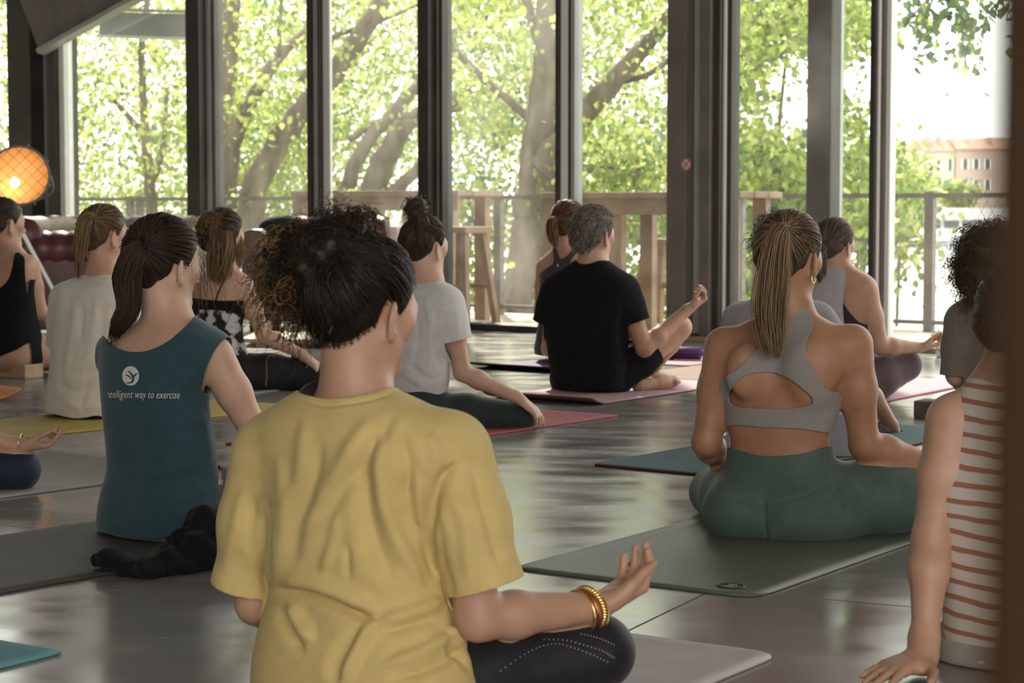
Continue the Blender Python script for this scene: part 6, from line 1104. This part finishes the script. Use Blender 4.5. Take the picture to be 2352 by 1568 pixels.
# ================================================================== striped tank leaning on a straight arm
def striped():
    rows = [(850, 2250, 2345, 0.05, .7), (885, 2212, 2375, 0.05, .42), (920, 2178, 2400, 0.05, .34), (960, 2178, 2402, 0.05, .38), (1020, 2180, 2410, 0.05, .52), (1130, 2165, 2415, 0.05, .6), (1250, 2172, 2430, 0.05), (1400, 2178, 2445, 0.05, .7), (1520, 2178, 2455, 0.05, .7), (1570, 2210, 2420, 0.05, .6)]
    p = sitter('person in a cream tank with rust stripes leaning back on a straight arm', 3.85, 30, 0.0065, M['skin_mid'], rows, (2350, 745, 0.08, 260, 40, -10), (2310, 890, 0.06), [((2184, 968, 0.09), (2138, 1240, 0.06), (2124, 1468, -0.02), 0.95), ((2400, 960, -0.05), (2440, 1200, 0.1), (2520, 1330, 0.3), 1.05)], [((2390, 1480, 0.0), (2640, 1440, 0.15), (2450, 1530, 0.4), 1.05), ((2260, 1480, 0.1), (2300, 1440, 0.5), (2400, 1520, 0.5), 1.05)], shrink=0.96)
    w0 = p.at(2122, 1468, -0.02); hb = np.array([w0[0]-0.01, w0[1]-0.03, 0.035]); p.fd.cone(w0, hb, 0.030, 0.030, 0.02); hand(p.fd, hb, (-0.72, -0.62, -0.10), (0.0, 0, -1), (0.6, -0.8, 0), 0.175, curl=((6, 6, 4), (5, 6, 4), (6, 6, 4), (6, 6, 4)), spread=0.16, thumb_dir=(0.55, 0.8, 0.05))
    finish(p)
    def stripe_mat():
        m = mat('striped_jersey', (0.55, 0.50, 0.44), 0.9, sheen=0.2, spec=0.2); nt = m.node_tree; N = nt.nodes; L = nt.links; pb = N['Principled BSDF']; tc = N.new('ShaderNodeTexCoord'); sp = N.new('ShaderNodeSeparateXYZ'); L.new(tc.outputs['Object'], sp.inputs[0])
        nz = N.new('ShaderNodeTexNoise'); nz.inputs['Scale'].default_value = 9; L.new(tc.outputs['Object'], nz.inputs['Vector']); ad = N.new('ShaderNodeMath'); ad.operation = 'MULTIPLY_ADD'; L.new(nz.outputs['Fac'], ad.inputs[0]); ad.inputs[1].default_value = 0.018; L.new(sp.outputs['Z'], ad.inputs[2])
        sl = N.new('ShaderNodeMath'); sl.operation = 'MULTIPLY_ADD'; L.new(sp.outputs['X'], sl.inputs[0]); sl.inputs[1].default_value = 0.10; L.new(ad.outputs[0], sl.inputs[2])
        md = N.new('ShaderNodeMath'); md.operation = 'MODULO'; L.new(sl.outputs[0], md.inputs[0]); md.inputs[1].default_value = 0.0325; lt = N.new('ShaderNodeMath'); lt.operation = 'LESS_THAN'; L.new(md.outputs[0], lt.inputs[0]); lt.inputs[1].default_value = 0.0105
        mx = N.new('ShaderNodeMix'); mx.data_type = 'RGBA'; L.new(lt.outputs[0], mx.inputs[0]); mx.inputs[6].default_value = (0.55, 0.50, 0.44, 1); mx.inputs[7].default_value = (0.33, 0.14, 0.09, 1); L.new(mx.outputs[2], pb.inputs['Base Color']); return m
    M['stripes'] = stripe_mat()
    tee(p, [(866, 2235, 2355, 0.05, .7), (890, 2212, 2378, 0.05, .64), (960, 2192, 2400, 0.05, .58), (1060, 2165, 2418, 0.05, .55), (1150, 2138, 2425, 0.05, .62), (1240, 2158, 2432, 0.05), (1400, 2170, 2448, 0.05, .7), (1540, 2170, 2460, 0.05, .7), (1600, 2175, 2460, .05, .7)], [], (2305, 872, 0.06, np.array([0.1, .1, 1]), 0.085), None, M['stripes'], (), 0.004, name='striped_tank')
    pants(p, 1480, cloth('beige_leggings', (0.30, 0.26, 0.22))); p.cap(p.fd, p.hd, (0.05, 0.035, 0.025), 0.012); V0 = p.capV[rng.integers(len(p.capV), size=700)]; p.strands('hair_strands', p.hd.sweep(V0, snap(p.hd, p.hd.P(0, -0.5, 0.1)), 8, 0.006, 0.002), 0.0016, vary((0.06, 0.04, 0.028), 700, 0.3), 0.001)
# ================================================================== curly head far behind the yellow-shirted woman
def farcurly():
    rows = [(590, 820, 860, 0, .8), (615, 795, 885, 0, .5), (660, 788, 890, 0, .52), (740, 795, 885), (800, 788, 895, 0, .7), (835, 805, 875, 0, .6)]
    p = sitter('person with short curly auburn-brown hair just visible behind the dark bun', 11.6, 30, 0.012, M['skin_mid'], rows, (835, 530, 0.0, 84, 30, 0), (838, 590, 0), [((882, 640, -0.06), (900, 720, 0), (950, 760, .1), 1.0), ((798, 640, 0.1), (790, 720, .2), (830, 760, .35), 1.0)], [((865, 815, -0.02), (960, 810, .05), (900, 825, .3), 1.0), ((815, 815, .08), (820, 810, .4), (870, 825, .4), 1.0)], shrink=0.95)
    finish(p); pants(p, 790, PAN_BLACK); tee(p, [(600, 815, 865, 0, .6), (620, 790, 890, 0, .5), (670, 783, 895, 0, .55), (800, 785, 895)], [((882, 645, -0.06), (895, 700, -.02), .07, .06), ((800, 645, .1), (792, 700, .15), .065, .06)], (838, 602, 0, np.array([.1, .2, 1.]), .1), None, M['plain_top'])
    hd = p.hd; col = (0.045, 0.026, 0.017); p.cap(p.fd, hd, col, 0.014); V0 = p.capV[rng.integers(len(p.capV), size=500)]; dr = V0-hd.cc; dr /= np.linalg.norm(dr, axis=1)[:, None]; p.strands('curls', curls(V0, 500, 0.04, 0.012, 1.5, 0.3, 10, dr, 0.005), 0.003, vary(col, 500, 0.4, (0.12, 0.06, 0.03), 0.3), 0.0015)
for _f in (yellow, blond, teal, cream, blacktank, cropped, tiedye, highbun, auburn, man, lilac, paletank, curlytop, striped, farcurly): _f()
# ------------------------------------------------------------------ yoga mats
def mat_rubber(name, col, col2=None, rough=0.7): return mat(name, col, rough, col2 or tuple(c*1.12 for c in col), 6, bump=0.2, bscale=350, spec=0.35)
def yoga_mat(label, origin, ang, L, Wd, m, name_edge=None, th=0.006, curl=None, rc=0.04, under=None, z0=0.0):
    """origin: near-right corner on the floor; the length runs along ang (degrees from +X), the width to the left of it"""
    t = thing('yoga_mat', label, 'mat', 'yoga mats on the concrete floor'); a = math.radians(ang); u = np.array([math.cos(a), math.sin(a)]); v = np.array([-u[1], u[0]]); o = np.asarray(origin, float)[:2]; nu, nv = 48, 16; V = []; gu = np.linspace(0, L, nu); gv = np.linspace(0, Wd, nv)
    def pos(x, y):
        # rounded corners: pull the corner points in along a circle
        for cx, sx in ((rc, -1), (L-rc, 1)):
            for cy, sy in ((rc, -1), (Wd-rc, 1)):
                if (x-cx)*sx > 0 and (y-cy)*sy > 0:
                    ex, ey = (x-cx), (y-cy); q = max(abs(ex), abs(ey)); r = math.hypot(ex, ey)
                    if r > 1e-9: x, y = cx+ex*q/r, cy+ey*q/r
        z = z0
        if curl:
            for kind, amt, ln in curl:
                e = {'near': ln-x, 'far': x-(L-ln), 'right': ln-y, 'left': y-(Wd-ln)}[kind]
                if e > 0: z += amt*(e/ln)**2
                if kind == 'wave' and e: pass
        p = o+u*x+v*y; return (p[0], p[1], z)
    for x in gu:
        for y in gv: V.append(pos(x, y))
    n = nu*nv; Fc = [(i*nv+j, (i+1)*nv+j, (i+1)*nv+j+1, i*nv+j+1) for i in range(nu-1) for j in range(nv-1)]
    me = raw_mesh('sheet', [(p[0], p[1], p[2]+th+0.001) for p in V], Fc, True); me.materials.append(m); ob = add_obj('sheet', me, None, t); s_ = solid(ob, th, -1.0)
    if under is not None: me.materials.append(under); s_.modifiers['thickness'].material_offset = 1; s_.modifiers['thickness'].material_offset_rim = 1
    return t, u, v, o
def corner(px, py): return G(px, py)[:2]
A56 = 56.0
def off(c, ang, du, dv): a = math.radians(ang); u = np.array([math.cos(a), math.sin(a)]); v = np.array([-u[1], u[0]]); return np.asarray(c)+u*du+v*dv
mg = mat_rubber('sage_green_mat', (0.105, 0.12, 0.085), (0.12, 0.135, 0.10), 0.38)
t, u_, v_, o_ = yoga_mat('sage green mat with rounded corners under the woman in the grey sports bra', corner(1735, 1376), 56, 1.83, 0.68, mg, th=0.005, rc=0.06)
c = G(1678, 1352); mk = MB(); x_ = unit(np.array([u_[0], u_[1], 0])); y_ = np.array([v_[0], v_[1], 0])
mk.tube([np.array([c[0], c[1], 0.0075])+0.034*math.cos(q)*x_*0.8+0.034*math.sin(q)*y_ for q in np.linspace(0, 6.28, 40)], 0.0022, 6, False); mk.build('stamped_ring', mat('mat_emboss', (0.05, 0.06, 0.045), 0.5), t)
mk = MB(); mk.tube([np.array([c[0], c[1], 0.0075])+0.016*math.cos(q)*x_-0.02*y_*math.sin(2*q)*0.5 for q in np.linspace(0, 6.28, 30)], 0.002, 6, False); mk.build('stamped_mark', mat('mat_emboss_light', (0.20, 0.22, 0.18), 0.4), t)
yoga_mat('pale pinkish grey mat under the woman in the yellow T-shirt', off(corner(1793, 1507), 56, -1.83, 0), 56, 1.83, 0.64, mat_rubber('pale_mat', (0.36, 0.33, 0.33), (0.42, 0.385, 0.38), 0.5), th=0.005, rc=0.05)
yoga_mat('turquoise textured mat with a sharp corner on the bare floor', off(corner(143, 1502), 56, -1.83, 0), 56, 1.83, 0.62, mat_rubber('turquoise_mat', (0.10, 0.27, 0.30), (0.13, 0.32, 0.35), 0.7), th=0.006, rc=0.005)
yoga_mat('dark grey-brown mat under the woman in the teal top', off(corner(215, 1327), 50, -0.75, 0), 50, 1.9, 0.68, mat_rubber('dark_mat', (0.055, 0.05, 0.046), (0.07, 0.064, 0.058), 0.55), th=0.006, rc=0.03)
yoga_mat('pale grey mat with a lifted end under the navy leggings', off(corner(250, 1112), 50, -1.6, 0), 50, 1.83, 0.64, mat_rubber('pale_grey_mat', (0.27, 0.26, 0.24), (0.31, 0.30, 0.28), 0.6), th=0.006, rc=0.02, curl=(('far', 0.05, 0.3),))
yoga_mat('mustard yellow mat under the woman in the cream T-shirt', off(corner(245, 986), 51, -0.7, 0), 51, 1.83, 0.62, mat_rubber('yellow_mat', (0.42, 0.33, 0.07), (0.47, 0.37, 0.09), 0.7), th=0.006, rc=0.01)
yoga_mat('orange mat with a curled-up end near the wooden block', off(corner(52, 918), 45, -1.83, 0), 45, 1.83, 0.6, mat_rubber('orange_mat', (0.62, 0.24, 0.05), (0.68, 0.28, 0.07)), th=0.006, rc=0.01, curl=(('far', 0.05, 0.22),))
yoga_mat('raspberry red mat under the woman with the high bun', np.array([-0.585, 7.20]), 53.5, 1.76, 0.64, mat_rubber('raspberry_mat', (0.33, 0.08, 0.10), (0.38, 0.10, 0.12)), th=0.006, rc=0.005)
yoga_mat('teal mat with a dark red underside between the high-bun and blond women', off(corner(1358, 1070), 53, 0, -0.64), 53, 1.83, 0.64, mat_rubber('teal_mat', (0.035, 0.10, 0.105), (0.045, 0.12, 0.125)), th=0.007, rc=0.03, under=mat_rubber('dark_red_rubber', (0.12, 0.02, 0.025)))
yoga_mat('dusty pink mat under the man in black with a turned-up dark edge', corner(1360, 933), 55, 1.83, 0.62, mat_rubber('pink_mat', (0.42, 0.27, 0.30), (0.46, 0.30, 0.33)), th=0.006, rc=0.005, under=mat_rubber('maroon_rubber', (0.09, 0.045, 0.05)), curl=(('near', 0.032, 0.14),))
yoga_mat('purple mat under the woman with the auburn ponytail', corner(1268, 858), 52, 1.83, 0.62, mat_rubber('purple_mat', (0.16, 0.07, 0.20), (0.19, 0.085, 0.24)), th=0.006, rc=0.005, curl=(('near', 0.03, 0.25),), under=mat_rubber('purple_dark_rubber', (0.05, 0.03, 0.06)))
yoga_mat('pink and lilac mat under the woman in maroon leggings', off(corner(2020, 926), 55.5, -0.5, 0), 55.5, 1.83, 0.62, mat_rubber('lilac_mat', (0.42, 0.26, 0.33), (0.46, 0.29, 0.36)), th=0.006, rc=0.005, under=mat_rubber('crimson_rubber', (0.40, 0.07, 0.08)))
yoga_mat('mint green mat under the woman in the tie-dye camisole', off(corner(640, 898), 62, -0.6, 0), 62, 1.83, 0.64, mat_rubber('mint_mat', (0.22, 0.30, 0.27), (0.26, 0.34, 0.31)), th=0.006, rc=0.02)
yoga_mat('dark green mat under the curly-haired person in taupe', off(corner(2062, 994), 56, -0.2, -0.62), 56, 1.83, 0.62, mat_rubber('forest_mat', (0.04, 0.065, 0.055)), th=0.006, rc=0.02)
yoga_mat('pink mat with a purple rolled end in front of the dark-shirted man', off(corner(1612, 838), 56, -0.15, 0), 56, 1.3, 0.6, mat_rubber('rose_mat', (0.40, 0.20, 0.27)), th=0.006, rc=0.005)
yoga_mat('rust brown mat lying beyond the raised foot of the man', off(corner(1720, 868), 56, -0.35, 0), 56, 1.4, 0.6, mat_rubber('rust_mat', (0.17, 0.075, 0.05)), th=0.007, rc=0.005)
# rolled purple mat end
r_ = thing('rolled_mat', 'rolled-up purple mat end behind the raised knee of the man', 'mat'); c0 = G(1572, 829); a_ = np.array([math.cos(math.radians(-20)), math.sin(math.radians(-20)), 0]); rr = 0.040
P = []; spn = np.linspace(0, 5*math.pi, 70); prof = [(0.012+0.030*s/spn[-1])*np.array([math.cos(s), math.sin(s)]) for s in spn]
V = []; n_ = len(prof)
for w_ in (-0.12, 0.10):
    for q in prof: cc_ = np.array([c0[0], c0[1], 0.044])+a_*w_+np.array([-a_[1], a_[0], 0])*q[0]+np.array([0, 0, 1])*q[1]; V.append(cc_)
ro = MB().add(V, [(i, i+1, n_+i+1, n_+i) for i in range(n_-1)]).build('sheet', mat_rubber('purple_roll', (0.11, 0.035, 0.14), (0.13, 0.045, 0.165)), r_, smooth=True); solid(ro, 0.004, 0)
# ------------------------------------------------------------------ blocks and props
def block(label, px, py, ang, L, Wd, Ht, m, z0=0.0, name='yoga_block', group='yoga blocks'):
    t = thing(name, label, 'block', group); c = G(px, py); a = math.radians(ang); u = np.array([math.cos(a), math.sin(a), 0]); v = np.array([-u[1], u[0], 0]); MB().box(c+v*Wd/2+np.array([0, 0, z0+Ht/2]), u*L/2, v*Wd/2, np.array([0, 0, Ht/2])).build('body', m, t, bevel=0.006); return t
cork = mat('cork', (0.33, 0.22, 0.13), 0.8, (0.42, 0.29, 0.18), 60); wood_b = mat('beech_block', (0.42, 0.29, 0.17), 0.6, (0.50, 0.36, 0.22), 4, stretch=(1, 6, 6)); dkcork = mat('dark_cork', (0.10, 0.08, 0.065), 0.85, (0.14, 0.115, 0.09), 50)
block('wooden block under the woman in the black tank top', 22, 868, -35, 0.24, 0.13, 0.075, wood_b); block('small wooden block under the woman with the auburn ponytail', 1296, 842, -36, 0.12, 0.12, 0.06, cork); block('dark cork block on the floor by the maroon leggings', 2140, 962, -34, 0.17, 0.12, 0.075, dkcork)
block('thick grey foam block standing behind the elbow of the blond woman', 1940, 1052, 4, 0.16, 0.07, 0.16, mat_rubber('grey_foam', (0.24, 0.235, 0.25)), name='foam_block')
bt_ = thing('water_bottle', 'clear ribbed water bottle behind the left wrist of the blond woman', 'bottle'); c = G(1676, 1062); gl = mat('bottle_plastic', (0.72, 0.74, 0.74), 0.15); gl.node_tree.nodes['Principled BSDF'].inputs['Transmission Weight'].default_value = 0.85
MB().lathe([(0.001, 0.0), (0.03, 0.001)]+[(0.030+0.0015*math.sin(k*1.6), 0.01+k*0.008) for k in range(14)]+[(0.026, 0.13), (0.013, 0.15), (0.012, 0.165)], c, (0, 0, 1), 20).build('bottle', gl, bt_, smooth=True); MB().lathe([(0.0135, 0.16), (0.0135, 0.18), (0.001, 0.181)], c, (0, 0, 1), 16).build('cap', mat('bottle_cap', (0.5, 0.5, 0.52), 0.5), bt_)
gt = thing('drinking_glass', 'small clear glass standing by the window sill beside the taupe sleeve', 'glass'); c = G(2160, 822)
MB().lathe([(0.001, 0.0), (0.026, 0.0), (0.030, 0.05), (0.033, 0.10), (0.030, 0.10), (0.027, 0.05), (0.022, 0.008), (0.001, 0.008)], c, (0, 0, 1), 20).build('tumbler', gl, gt, smooth=True)
# dark sweater dropped behind the teal-topped woman
sw = thing('navy_sweater', 'crumpled dark navy sweater lying on the floor behind the teal top', 'sweater'); M['navy'] = cloth('navy_knit', (0.006, 0.0065, 0.010), (0.008, 0.009, 0.013), 0.4, 160, 0.95, 0.05); dS = 4.95
def SW(px, py, dd=0): return W(px, py, dS+dd)
cS = SW(430, 1270); sf = Field(np.array([cS[0]-0.32, dS-0.35, -0.02]), np.array([cS[0]+0.25, dS+0.3, 0.3]), 0.007)
for (x, y, dd, rx, ry, rz) in ((465, 1255, 0.05, .075, .08, .085), (500, 1275, 0.03, .07, .08, .075), (440, 1290, 0.02, .06, .07, .05), (480, 1215, 0.10, .06, .06, .05), (520, 1230, 0.08, .07, .07, .07)): sf.ell(SW(x, y, dd), (rx, ry, rz), k=0.03)
gp = [G(x, y) for x, y in ((420, 1310), (370, 1318), (330, 1325), (290, 1318), (245, 1318), (225, 1312))]; sf.limb([g_+np.array([0, 0, 0.022]) for g_ in gp], [0.045, 0.030, 0.028, 0.022, 0.020, 0.012], 0.03); sf.limb([g_+np.array([0.02, 0.05, 0.012]) for g_ in gp], [0.04, 0.026, 0.022, 0.02, 0.016, 0.01], 0.02); sf.limb([g_+np.array([0.0, -0.03, 0.008]) for g_ in gp[:4]], [0.03, 0.018, 0.016, 0.01], 0.02)
V, Q = sf.surface(0, 2); N = vnormals(V, tris(Q)); wv = vnoise(V*np.array([9, 9, 12]))*2.0; V = V+N*(0.013*np.sin(V[:, 0]*38+V[:, 1]*26+V[:, 2]*55+wv*3.2)+0.006*np.sin(V[:, 0]*-60+V[:, 1]*75+wv*5)+0.006*vnoise(V*50))[:, None]; V[:, 2] = np.maximum(V[:, 2], 0.004); add_obj('body', raw_mesh('body', V, Q, True), M['navy'], sw)
# ------------------------------------------------------------------ leather sofas
M['leather'] = mat('oxblood_leather', (0.085, 0.022, 0.024), 0.36, (0.12, 0.032, 0.032), 5, bump=0.1, bscale=120, spec=0.6); M['leather_brown'] = mat('brown_leather', (0.19, 0.13, 0.10), 0.4, (0.24, 0.17, 0.135), 4, bump=0.1, bscale=120); M['leather_tan'] = mat('worn_tan_leather', (0.30, 0.25, 0.20), 0.32, (0.36, 0.30, 0.25), 4); M['stud'] = mat('brass_stud', (0.5, 0.38, 0.2), 0.35, metal=1.0); M['dkwood'] = mat('dark_wood', (0.07, 0.045, 0.03), 0.5)
def sofa(label, org, ang, L, m_arm, m_panel, m_back, Dp=0.9):
    """org: floor corner at the near-left end; length along ang, depth to the left of it"""
    t = thing('leather_sofa', label, 'sofa', 'leather sofas by the windows'); a = math.radians(ang); u = np.array([math.cos(a), math.sin(a), 0]); v = np.array([-u[1], u[0], 0]); z = np.array([0, 0, 1.]); o = np.array([org[0], org[1], 0.])
    MB().box(o+u*L/2+v*Dp/2+z*0.24, u*L/2, v*Dp/2, z*0.15).build('base', m_panel, t, bevel=0.01)
    for k in range(2): MB().box(o+u*(L*(0.28+0.44*k))+v*Dp*0.42+z*0.45, u*L*0.20, v*Dp*0.32, z*0.07).build('seat_cushion', m_arm, t, bevel=0.03)
    for x in (0.10, L-0.10):       # rolled arms with pleat seams
        MB().box(o+u*x+v*Dp/2+z*0.40, u*0.09, v*Dp/2, z*0.22).build('arm_panel', m_panel, t, bevel=0.01)
        n = 33; P = [o+u*x+v*(Dp*i/(n-1))+z*0.63 for i in range(n)]; R = [0.125-0.010*(1-abs(math.sin(i*math.pi/4)))**3 for i in range(n)]; ar = MB().tube(P, R, 20).build('arm_roll', m_arm, t, smooth=True)
        for q in (0, Dp): MB().lathe([(0.001, 0.012), (0.09, 0.010), (0.11, 0.0)], o+u*x+v*q+z*0.63, -v if q == 0 else v, 20).build('scroll_facing', m_panel, t, smooth=True)
    MB().box(o+u*L/2+v*(Dp-0.08)+z*0.42, u*L/2, v*0.07, z*0.28).build('back_panel', m_panel, t, bevel=0.01)
    n = int(L/0.03); P = [o+u*(L*i/(n-1))+v*(Dp-0.06)+z*0.72 for i in range(n)]; R = [0.13-0.016*(1-abs(math.sin(i*0.03/0.11*math.pi)))**2 for i in range(n)]; MB().tube(P, R, 20).build('back_roll', m_back, t, smooth=True)
    for x in (0.08, L-0.08):
        for y in (0.08, Dp-0.08): MB().lathe([(0.03, 0.0), (0.035, 0.03), (0.028, 0.09)], o+u*x+v*y, (0, 0, 1), 10).build('foot', M['dkwood'], t)
    return t
s1o = G(345, 786); sofa('oxblood leather sofa with a rolled arm below the round lamp', (s1o[0], s1o[1]), 92, 1.5, M['leather'], mat('plum_leather', (0.13, 0.07, 0.085), 0.45, (0.16, 0.09, 0.10), 4), M['leather'])
s3o = G(30, 748); sofa('worn tan leather sofa with a channelled back behind the oxblood sofa', (s3o[0]-0.3, s3o[1]), -4, 1.7, M['leather_tan'], M['leather_brown'], M['leather_tan'], 0.85)
s2o = G(575, 752); sofa('brown leather armchair with oxblood rolled back by the narrow window', (s2o[0], s2o[1]-0.55), -8, 0.95, M['leather'], M['leather_brown'], M['leather'], 0.8)
# black cushion and wooden platform
cu = thing('black_cushion', 'rounded black cushion on the back of the brown armchair', 'cushion'); cc_ = W(652, 523, 14.9); f_ = Field(cc_-0.3, cc_+0.3, 0.012); f_.ell(cc_, (0.19, 0.12, 0.10), k=0.02); V, Q = f_.surface(); add_obj('cover', raw_mesh('cover', V, Q, True), cloth('black_cover', (0.012, 0.012, 0.012)), cu)
pl = thing('wooden_platform', 'low platform of pale timber planks in front of the brown armchair', 'platform'); c0 = G(560, 800); pw_ = mat('pale_planks', (0.45, 0.34, 0.24), 0.6, (0.53, 0.41, 0.30), 4)
for i in range(5): MB().box(np.array([c0[0]+0.55, c0[1]+0.08+i*0.155, 0.045]), np.array([0.58, -0.10, 0]), np.array([0.012, 0.072, 0]), np.array([0, 0, 0.012])).build('plank', pw_, pl)
for x in (0.1, 1.0): MB().box(np.array([c0[0]+x, c0[1]+0.4-0.17*(x-0.55), 0.016]), np.array([0.03, 0, 0]), np.array([0, 0.36, 0]), np.array([0, 0, 0.017])).build('batten', pw_, pl)
# wrought-iron scroll foot
sc = thing('iron_scroll_stand', 'small wrought-iron scrolled stand on the floor beside the armchair', 'stand'); ir = mat('wrought_iron', (0.06, 0.045, 0.035), 0.5, metal=0.6)
def scroll(px, py, d, r, flip):
    c = W(px, py, d); P = [c+np.array([flip*r*(1-k*0.8)*math.cos(7*k), 0, r*(1-k*0.8)*math.sin(7*k)]) for k in np.linspace(0, 1, 40)]; return P
dsc = 12.6; MB().tube(scroll(711, 764, dsc, 0.028, 1), 0.006, 6).build('scroll', ir, sc, smooth=True); MB().tube(scroll(708, 790, dsc, 0.026, 1), 0.006, 6).build('scroll', ir, sc, smooth=True); MB().tube(spline([W(718, 745, dsc), W(722, 775, dsc), W(716, 800, dsc), G(712, 808)], 14), 0.006, 6).build('stem', ir, sc, smooth=True)
# ------------------------------------------------------------------ round caged lamp on a tripod
lp = thing('studio_floor_lamp', 'large round wire-caged floor lamp with a lit bulb and gold reflector', 'lamp'); dL = 12.9; cL = W(45, 403, dL); rL = 66*dL/F; ax = unit(CAM+np.array([0.8, 0, 0.0])-cL)
M['lamp_rim'] = mat('lamp_black_rim', (0.16, 0.145, 0.13), 0.5); M['reflector'] = mat('gold_reflector', (0.72, 0.42, 0.17), 0.45)
MB().lathe([(0.0005, -0.172), (0.04, -0.17), (rL*0.45, -0.15), (rL*0.8, -0.09), (rL*0.97, 0.0)], cL, ax, 40).build('reflector', M['reflector'], lp, smooth=True)
MB().lathe([(0.05, -0.19), (rL*0.5, -0.165), (rL*0.85, -0.1), (rL*1.02, -0.01), (rL*1.05, 0.0), (rL*1.05, 0.02), (rL*0.985, 0.02), (rL*0.985, 0.0)], cL, ax, 40).build('housing', M['lamp_rim'], lp, smooth=True)
xa = unit(np.cross(ax, (0, 0, 1))); ya = np.cross(xa, ax); mb = MB()
for k in range(-3, 4):
    for s in (-1, 1):
        q = k*rL*0.29; hl = math.sqrt(max((rL*0.99)**2-q*q, 1e-4)); d1 = unit(xa+s*ya*1.0); d2 = unit(xa*-s+ya) if s > 0 else unit(xa+ya); d2 = np.cross(ax, d1); mb.bar(cL+ax*0.015+d2*q-d1*hl, cL+ax*0.015+d2*q+d1*hl, 0.0028, 0.0028, up=ax)
mb.build('wire_cage', mat('cage_wire', (0.16, 0.08, 0.035), 0.5), lp)
cb = W(35, 419, dL)-ax*0.06; MB().lathe([(0.001, -0.032), (0.022, -0.022), (0.032, 0), (0.022, 0.022), (0.001, 0.032)], cb, (0, 0, 1), 16).build('bulb', mat('bulb_glow', (1, 0.8, 0.5), 0.3, emit=((1.0, 0.74, 0.42), 22.0)), lp, smooth=True)
for k in range(8):
    a = k*math.pi/4+0.3; MB().bar(cL+(math.cos(a)*xa+math.sin(a)*ya)*rL*1.03, cL+(math.cos(a)*xa+math.sin(a)*ya)*rL*1.14, 0.012, 0.012, up=ax).build('clip', M['lamp_rim'], lp)
st_ = cL-ax*0.10; MB().bar(st_+xa*rL*0-np.array([0, 0, rL*1.0]), np.array([st_[0], st_[1], 0.75]), 0.03, 0.03).build('pole', M['lamp_rim'], lp)
for k in range(3):
    a = 2.1*k+0.6; MB().bar(np.array([st_[0], st_[1], 0.78]), np.array([st_[0]+0.42*math.cos(a), st_[1]+0.42*math.sin(a), 0.0]), 0.022, 0.022).build('leg', M['alu'], lp)
for s in (-1, 1): MB().tube(spline([cL+xa*rL*1.06*s, cL+xa*rL*1.06*s-np.array([0, 0, rL*0.6])-ax*0.02, st_-np.array([0, 0, rL*1.1])], 12), 0.009, 6).build('yoke', M['lamp_rim'], lp, smooth=True)
# ------------------------------------------------------------------ dark timber post close to the camera
ps = thing('timber_post', 'dark brown timber post very close in front of everything', 'post'); M['post'] = mat('dark_brown_timber', (0.024, 0.011, 0.003), 0.7, (0.032, 0.015, 0.0045), 5, spec=0.15, stretch=(6, 6, 0.6))
MB().prism([(0.0828, 0.35), (0.30, 0.33), (0.32, 0.48), (0.125, 0.50)], 0.0, CZ).build('shaft', M['post'], ps, bevel=0.004); MB().prism([(0.078, 0.34), (0.31, 0.32), (0.33, 0.49), (0.12, 0.51)], 0.0, 0.12).build('plinth', M['post'], ps, bevel=0.006)
